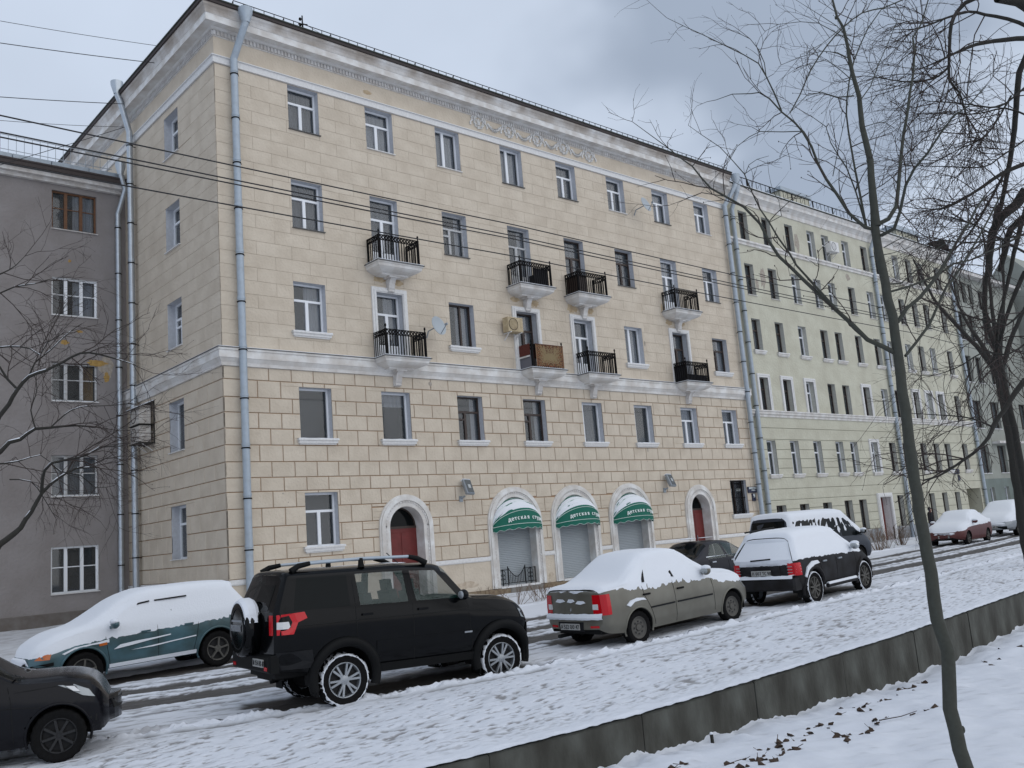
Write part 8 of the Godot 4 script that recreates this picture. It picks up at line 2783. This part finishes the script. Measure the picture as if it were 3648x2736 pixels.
func make_trees():
	# young_limbs
	var young_limbs = [
		[0.0633,0.0364,[V(7.00,0.35,-3.26),V(7.00,0.60,-3.26),V(6.98,1.00,-3.29),V(6.99,1.42,-3.26),V(6.98,1.64,-3.29),V(6.98,1.98,-3.29),V(6.97,2.44,-3.30),V(6.98,3.21,-3.29),V(6.99,3.63,-3.28),V(6.98,3.96,-3.28),V(6.98,4.22,-3.30),V(6.97,4.50,-3.31),V(6.98,4.69,-3.30),V(6.98,4.97,-3.29)]],
		[0.0384,0.0058,[V(6.98,4.69,-3.30),V(6.99,4.97,-3.30),V(7.01,5.24,-3.29),V(7.02,5.44,-3.31),V(7.04,5.82,-3.31),V(7.04,6.04,-3.34),V(7.05,6.29,-3.35),V(7.06,6.46,-3.36),V(7.06,6.58,-3.40),V(7.07,6.75,-3.43),V(7.07,7.02,-3.45)]],
		[0.0211,0.0048,[V(6.99,4.71,-3.28),V(7.05,4.74,-3.23),V(7.12,4.85,-3.18),V(7.17,5.02,-3.16),V(7.22,5.23,-3.14),V(7.28,5.45,-3.11),V(7.34,5.63,-3.08),V(7.39,5.83,-3.05),V(7.44,6.00,-3.02),V(7.50,6.22,-3.00),V(7.53,6.35,-3.01),V(7.60,6.48,-2.95),V(7.67,6.69,-2.89),V(7.72,6.81,-2.88)]],
		[0.0173,0.0038,[V(6.99,4.61,-3.28),V(6.97,4.63,-3.16),V(6.93,4.72,-3.08),V(6.90,4.91,-2.99),V(6.87,5.00,-2.89),V(6.86,5.08,-2.77),V(6.84,5.19,-2.64),V(6.82,5.27,-2.53),V(6.80,5.29,-2.41),V(6.79,5.38,-2.28)]],
		[0.0173,0.0027,[V(6.97,4.67,-3.32),V(6.91,4.69,-3.36),V(6.84,4.82,-3.44),V(6.77,4.98,-3.48),V(6.71,5.11,-3.52),V(6.67,5.24,-3.55),V(6.62,5.38,-3.56),V(6.57,5.51,-3.59),V(6.51,5.59,-3.62),V(6.45,5.68,-3.68),V(6.38,5.80,-3.73),V(6.32,5.86,-3.78),V(6.26,5.85,-3.82),V(6.17,5.87,-3.93),V(6.08,5.84,-4.03)]],
		[0.0086,0.0023,[V(6.47,5.70,-3.69),V(6.39,5.84,-3.69),V(6.32,5.97,-3.70),V(6.25,6.06,-3.71),V(6.15,6.13,-3.77),V(6.03,6.23,-3.87),V(5.92,6.34,-3.98),V(5.81,6.42,-4.07),V(5.70,6.49,-4.14)]],
		[0.0050,0.0021,[V(6.34,5.98,-3.71),V(6.34,6.09,-3.71),V(6.33,6.22,-3.74),V(6.31,6.33,-3.79),V(6.28,6.39,-3.85),V(6.27,6.43,-3.88)]],
		[0.0050,0.0021,[V(6.61,5.53,-3.61),V(6.52,5.55,-3.73),V(6.42,5.59,-3.88),V(6.35,5.55,-3.94),V(6.28,5.48,-4.02),V(6.22,5.36,-4.07),V(6.16,5.29,-4.10)]],
		[0.0230,0.0025,[V(6.97,3.67,-3.31),V(6.90,3.71,-3.35),V(6.80,3.78,-3.42),V(6.72,3.91,-3.48),V(6.63,4.03,-3.55),V(6.53,4.18,-3.63),V(6.45,4.29,-3.69),V(6.37,4.39,-3.74),V(6.29,4.48,-3.78),V(6.22,4.60,-3.80),V(6.15,4.74,-3.82),V(6.07,4.88,-3.89),V(5.96,4.98,-3.98),V(5.88,5.05,-4.04),V(5.81,5.13,-4.07),V(5.74,5.22,-4.09),V(5.67,5.27,-4.12),V(5.58,5.37,-4.18),V(5.50,5.45,-4.23),V(5.39,5.61,-4.35)]],
		[0.0134,0.0023,[V(6.55,4.01,-3.50),V(6.50,4.25,-3.64),V(6.46,4.42,-3.74),V(6.45,4.53,-3.78),V(6.43,4.68,-3.85),V(6.41,4.82,-3.90),V(6.40,4.95,-3.96),V(6.38,5.10,-4.00),V(6.37,5.27,-4.04),V(6.34,5.43,-4.13),V(6.32,5.56,-4.21),V(6.27,5.71,-4.34),V(6.23,5.82,-4.43)]],
		[0.0042,0.0019,[V(6.36,5.26,-4.03),V(6.39,5.34,-4.00),V(6.44,5.38,-3.95),V(6.49,5.39,-3.87)]],
		[0.0046,0.0019,[V(5.99,4.99,-4.00),V(5.89,5.05,-4.14),V(5.80,5.01,-4.26),V(5.72,4.98,-4.34)]],
		[0.0042,0.0019,[V(6.42,4.82,-3.90),V(6.51,4.87,-3.84),V(6.55,5.02,-3.87),V(6.63,5.04,-3.81)]],
		[0.0134,0.0042,[V(6.95,4.70,-3.37),V(6.97,4.96,-3.39),V(6.99,5.21,-3.41),V(7.02,5.42,-3.43),V(7.04,5.71,-3.44),V(7.08,5.85,-3.44),V(7.12,6.03,-3.41),V(7.17,6.20,-3.37),V(7.26,6.47,-3.25),V(7.34,6.62,-3.15),V(7.44,6.67,-3.01)]],
		[0.0096,0.0023,[V(6.95,4.70,-3.37),V(6.98,5.03,-3.43),V(7.01,5.26,-3.49),V(7.04,5.40,-3.56),V(7.08,5.55,-3.63),V(7.12,5.72,-3.67),V(7.13,5.85,-3.78),V(7.13,6.00,-3.92)]],
		[0.0038,0.0019,[V(7.10,5.32,-3.51),V(7.06,5.42,-3.61),V(7.01,5.38,-3.70)]],
		[0.0050,0.0023,[V(7.13,5.28,-3.68),V(7.13,5.51,-3.59),V(7.15,5.79,-3.49),V(7.14,5.98,-3.42)]],
		[0.0058,0.0077,[V(6.49,5.67,-3.63),V(6.67,5.87,-3.62),V(6.86,6.13,-3.60),V(7.06,6.38,-3.53),V(7.26,6.58,-3.46),V(7.48,6.75,-3.38),V(7.69,6.82,-3.28),V(7.91,6.93,-3.19)]],
		[0.0058,0.0031,[V(6.97,5.81,-3.32),V(6.85,5.80,-3.40),V(6.73,5.84,-3.47),V(6.62,5.81,-3.54),V(6.49,5.67,-3.63)]],
		[0.0050,0.0019,[V(6.97,5.95,-3.32),V(6.85,6.01,-3.34),V(6.72,6.08,-3.38),V(6.57,6.03,-3.46),V(6.43,5.95,-3.52)]],
		[0.0046,0.0019,[V(6.97,6.14,-3.32),V(6.86,6.17,-3.35),V(6.74,6.18,-3.42),V(6.60,6.14,-3.54),V(6.47,6.08,-3.64),V(6.37,5.98,-3.66)]],
		[0.0046,0.0019,[V(6.97,6.32,-3.32),V(6.85,6.39,-3.38),V(6.75,6.43,-3.42),V(6.62,6.44,-3.50),V(6.48,6.43,-3.62),V(6.36,6.36,-3.68)]],
		[0.0046,0.0019,[V(6.96,6.42,-3.33),V(6.67,6.20,-3.37),V(6.37,6.03,-3.41)]],
		[0.0050,0.0019,[V(6.98,6.27,-3.28),V(6.86,6.39,-3.32),V(6.72,6.46,-3.37),V(6.56,6.60,-3.48)]],
		[0.0046,0.0019,[V(6.99,5.53,-3.28),V(7.08,5.56,-3.23),V(7.17,5.58,-3.19),V(7.25,5.53,-3.18)]],
		[0.0058,0.0023,[V(6.99,5.76,-3.28),V(7.12,5.90,-3.24),V(7.24,6.10,-3.21),V(7.38,6.35,-3.14),V(7.52,6.59,-3.09)]],
		[0.0192,0.0096,[V(7.00,3.90,-3.26),V(7.08,4.01,-3.21),V(7.19,4.09,-3.14),V(7.28,4.20,-3.07),V(7.39,4.35,-2.99),V(7.42,4.32,-3.05),V(7.52,4.45,-2.99),V(7.61,4.58,-2.94),V(7.70,4.71,-2.88),V(7.79,4.83,-2.84),V(7.87,4.94,-2.79)]],
		[0.0134,0.0077,[V(7.00,3.63,-3.24),V(7.13,3.74,-3.19),V(7.26,3.88,-3.13),V(7.37,4.02,-3.10),V(7.50,4.21,-3.04),V(7.60,4.27,-3.03),V(7.72,4.39,-2.99),V(7.84,4.53,-2.94),V(7.96,4.68,-2.89),V(8.08,4.83,-2.84),V(8.21,5.00,-2.79)]],
		[0.0115,0.0067,[V(6.99,4.15,-3.27),V(7.14,4.19,-3.18),V(7.30,4.25,-3.09),V(7.41,4.28,-3.08),V(7.56,4.38,-2.99),V(7.71,4.41,-2.92),V(7.85,4.47,-2.84),V(8.01,4.53,-2.75),V(8.16,4.62,-2.64)]],
		[0.0077,0.0027,[V(6.99,4.21,-3.27),V(7.10,4.22,-3.23),V(7.20,4.28,-3.21),V(7.33,4.38,-3.14),V(7.44,4.49,-3.09),V(7.57,4.57,-3.01),V(7.68,4.60,-2.98)]],
		[0.0058,0.0019,[V(6.99,4.51,-3.27),V(7.10,4.57,-3.20),V(7.21,4.61,-3.16),V(7.31,4.62,-3.13),V(7.43,4.59,-3.04)]],
		[0.0046,0.0019,[V(6.98,4.45,-3.29),V(7.11,4.48,-3.26),V(7.24,4.52,-3.20),V(7.38,4.60,-3.15)]]]
	# old_limbs
	var old_limbs = [
		[0.0909,0.0629,[V(13.55,9.09,-3.79),V(13.27,9.15,-3.86),V(12.97,9.16,-4.01)]],
		[0.0350,0.0070,[V(13.52,8.70,-3.91),V(13.25,8.70,-4.13),V(12.98,8.66,-4.38),V(12.74,8.56,-4.50),V(12.48,8.42,-4.72),V(12.23,8.30,-4.86)]],
		[0.0280,0.0070,[V(13.53,8.87,-3.88),V(13.28,8.97,-4.02),V(13.02,9.04,-4.21),V(12.79,9.07,-4.33),V(12.52,8.99,-4.55),V(12.26,8.87,-4.74),V(12.02,8.82,-4.87)]],
		[0.0315,0.0052,[V(13.06,9.35,-4.09),V(12.91,9.27,-4.39),V(12.80,9.09,-4.53),V(12.72,8.82,-4.59),V(12.64,8.38,-4.64),V(12.57,8.14,-4.64),V(12.53,7.90,-4.53),V(12.47,7.66,-4.48),V(12.41,7.39,-4.44),V(12.35,7.05,-4.43)]],
		[0.0175,0.0045,[V(12.79,8.43,-4.70),V(12.57,8.26,-4.77),V(12.33,8.17,-4.88),V(12.09,8.14,-5.01),V(11.85,8.17,-5.14),V(11.59,8.23,-5.33)]],
		[0.0420,0.0245,[V(13.52,8.50,-3.92),V(13.55,8.28,-4.08),V(13.59,7.95,-4.19),V(13.63,7.42,-4.33),V(13.66,7.03,-4.47),V(13.69,6.53,-4.67),V(13.72,6.24,-4.83),V(13.76,5.83,-4.95)]],
		[0.0315,0.0070,[V(13.45,6.96,-4.16),V(13.22,6.86,-4.39),V(13.00,6.69,-4.60),V(12.80,6.56,-4.74),V(12.57,6.42,-4.97),V(12.36,6.45,-5.17)]],
		[0.0699,0.0420,[V(13.44,6.60,-4.22),V(13.43,6.43,-4.38),V(13.42,6.34,-4.58),V(13.43,6.16,-4.73),V(13.44,5.84,-4.83),V(13.46,5.55,-4.90)]],
		[0.0489,0.0350,[V(13.62,6.29,-4.31),V(13.62,6.18,-4.55),V(13.66,5.92,-4.69),V(13.69,5.64,-4.81)]],
		[0.0210,0.0105,[V(13.67,7.04,-4.50),V(13.34,6.54,-4.70),V(13.03,6.14,-4.86),V(12.70,5.83,-5.04)]],
		[0.0140,0.0042,[V(13.44,7.96,-4.20),V(13.03,7.39,-4.45),V(12.63,7.18,-4.67),V(12.22,6.96,-4.90)]],
		[0.0175,0.0042,[V(13.49,8.03,-4.01),V(13.16,7.76,-4.28),V(12.84,7.81,-4.53),V(12.52,7.86,-4.76),V(12.22,7.86,-4.90)]],
		[0.0140,0.0042,[V(13.67,7.69,-4.12),V(13.39,7.80,-4.29),V(13.09,7.75,-4.57),V(12.79,7.80,-4.81),V(12.50,7.79,-5.02)]],
		[0.0140,0.0042,[V(13.46,7.30,-4.11),V(13.15,7.08,-4.33),V(12.84,6.90,-4.50),V(12.49,6.96,-4.85),V(12.14,7.03,-5.21)]],
		[0.0175,0.0049,[V(13.41,5.99,-4.32),V(12.99,5.92,-4.61),V(12.58,5.91,-4.85),V(12.16,6.01,-5.14)]],
		[0.0175,0.0049,[V(13.68,5.81,-4.45),V(13.36,6.03,-4.64),V(13.02,6.27,-4.88),V(12.70,6.36,-5.04)]],
		[0.0385,0.0105,[V(13.33,4.04,-4.61),V(13.17,3.85,-4.72),V(13.02,3.65,-4.83),V(12.86,3.44,-4.94),V(12.72,3.29,-4.96),V(12.55,3.11,-5.12),V(12.38,2.99,-5.27),V(12.20,2.85,-5.45),V(12.04,2.82,-5.58)]],
		[0.0140,0.0042,[V(12.93,3.44,-4.96),V(12.68,3.52,-5.01),V(12.42,3.59,-5.11),V(12.14,3.64,-5.32),V(11.85,3.68,-5.52)]],
		[0.0315,0.0175,[V(13.39,5.49,-4.40),V(13.43,5.13,-4.65),V(13.47,4.70,-4.87),V(13.52,4.36,-5.07)]],
		[0.0175,0.0045,[V(13.37,5.01,-4.45),V(13.15,4.78,-4.66),V(12.96,4.83,-4.77),V(12.74,4.94,-4.97),V(12.52,5.09,-5.16),V(12.32,5.19,-5.32)]],
		[0.0140,0.0042,[V(13.36,4.53,-4.52),V(13.10,4.38,-4.70),V(12.84,4.44,-4.89),V(12.59,4.29,-5.07),V(12.31,4.18,-5.33),V(12.05,4.21,-5.54)]],
		[0.0315,0.0489,[V(14.10,6.71,-4.84),V(14.09,6.34,-4.96),V(14.09,6.04,-5.03),V(14.08,5.57,-5.19),V(14.08,5.07,-5.25),V(14.12,4.60,-5.19),V(14.15,3.96,-5.17),V(14.18,3.47,-5.16),V(14.20,2.96,-5.16),V(14.22,2.50,-5.16)]],
		[0.0350,0.0175,[V(14.00,6.55,-4.43),V(13.91,6.23,-4.53),V(13.82,5.88,-4.64),V(13.71,5.31,-4.81),V(13.62,4.95,-4.92),V(13.54,4.56,-4.99)]]]
	# left_limbs
	var left_limbs = [
		[0.0568,0.0089,[V(3.38,2.65,-15.96),V(3.62,3.03,-15.95),V(3.83,3.19,-15.95),V(4.05,3.51,-15.94),V(4.21,3.80,-15.95),V(4.34,3.94,-15.96),V(4.57,4.11,-15.96),V(4.74,4.19,-15.96),V(5.07,4.20,-15.93)]],
		[0.0284,0.0057,[V(4.17,3.78,-15.81),V(4.16,4.02,-15.74),V(4.17,4.13,-15.66),V(4.24,4.23,-15.57),V(4.43,4.27,-15.46),V(4.69,4.33,-15.34),V(4.85,4.44,-15.23),V(5.18,4.45,-15.09)]],
		[0.0405,0.0065,[V(3.48,4.32,-16.25),V(3.67,4.49,-16.21),V(3.79,4.63,-16.19),V(3.94,4.68,-16.16),V(4.15,4.85,-16.12),V(4.37,4.87,-16.07),V(4.71,4.90,-16.00),V(4.98,4.87,-15.95),V(5.07,4.87,-15.93)]],
		[0.0405,0.0057,[V(3.36,4.57,-15.97),V(3.58,5.00,-15.86),V(3.69,5.18,-15.78),V(3.78,5.39,-15.70),V(3.93,5.60,-15.61),V(4.15,5.69,-15.50),V(4.35,5.81,-15.40),V(4.59,5.95,-15.29),V(4.84,5.93,-15.18),V(5.18,5.82,-15.05),V(5.38,5.71,-14.95)]],
		[0.0203,0.0122,[V(3.82,5.45,-15.88),V(3.72,5.61,-16.00),V(3.63,5.83,-16.12),V(3.53,6.02,-16.24)]],
		[0.0162,0.0049,[V(3.99,5.65,-15.84),V(4.09,5.89,-15.90),V(4.33,6.12,-15.93),V(4.55,6.38,-15.96),V(4.82,6.62,-15.98)]],
		[0.0122,0.0045,[V(4.37,4.87,-16.07),V(4.59,5.09,-16.10),V(4.84,5.23,-16.13),V(5.33,5.27,-16.11),V(5.69,5.33,-16.11)]],
		[0.0162,0.0045,[V(3.45,6.90,-15.95),V(3.59,7.00,-15.97),V(3.79,7.13,-15.98),V(4.10,7.22,-15.97),V(4.34,7.33,-15.98)]],
		[0.0162,0.0045,[V(3.45,7.23,-15.95),V(3.63,7.34,-15.98),V(3.82,7.50,-16.01),V(3.96,7.69,-16.05)]],
		[0.0162,0.0045,[V(3.50,6.12,-16.14),V(3.74,6.15,-16.01),V(4.00,6.11,-15.88),V(4.13,5.99,-15.77),V(4.21,6.18,-15.67),V(4.43,6.33,-15.55)]],
		[0.0122,0.0045,[V(4.13,4.84,-16.02),V(4.08,5.15,-16.10),V(4.18,5.51,-16.14),V(4.13,5.88,-16.22)]],
		[0.0162,0.0045,[V(3.56,4.28,-16.13),V(3.91,4.33,-16.13),V(4.23,4.43,-16.13),V(4.40,4.31,-16.17)]],
		[0.0122,0.0045,[V(4.24,4.23,-15.59),V(4.43,4.11,-15.70),V(4.74,4.06,-15.79),V(5.00,3.87,-15.89),V(5.33,3.90,-15.98)]],
		[0.0105,0.0045,[V(3.80,4.05,-16.19),V(4.10,4.01,-16.16),V(4.28,3.76,-16.16),V(4.47,3.41,-16.15)]]]
	tree("young_tree", V(7.0, 0.2, -3.25), "young slender grey-barked tree standing in the foreground snow, its bare crown reaching over the street", young_limbs, "bark_young", 0.34, 0.16, 1, 0.0, 0.0024, 2)
	tree("old_tree", V(15.2, 0.3, -4.2), "large dark tree whose drooping twiggy branches hang in from the upper right edge", old_limbs, "bark", 0.85, 0.075, 2, 0.07, 0.0042, 0)
	tree("spreading_tree", V(2.2, 0.2, -16.6), "low spreading bare tree with snow on its boughs, reaching in from the left edge", left_limbs, "bark", 0.95, 0.13, 2, 0.03, 0.0052, 0, true)
	# kerbside tree at the far right
	var kb := V(26.0, near_y(26) - 0.1, -9.62)
	var kl := [[0.16, 0.115, [kb, kb + V(0.02, 1.6, 0), kb + V(0.0, 3.2, 0.03), kb + V(0.05, 5.2, 0)]]]
	for q in [[-0.9, 2.6, -0.8], [0.8, 2.4, -0.9], [0.5, 2.8, 0.9], [-0.8, 2.5, 0.7], [0.1, 3.2, 0.1]]:
		var s := kb + V(0.05, 5.1, 0)
		kl.append([0.075, 0.02, [s, s + V(q[0] * 0.5, q[1] * 0.4, q[2] * 0.5), s + V(q[0] * 1.1, q[1] * 0.8, q[2] * 1.1), s + V(q[0] * 1.5, q[1] * 1.3, q[2] * 1.5)]])
	tree("kerb_tree", kb, "dark straight tree trunk on the kerb at the far right, behind the hanging branches", kl, "bark", 0.9, 0.3, 2, 0.02, 0.006, 1)
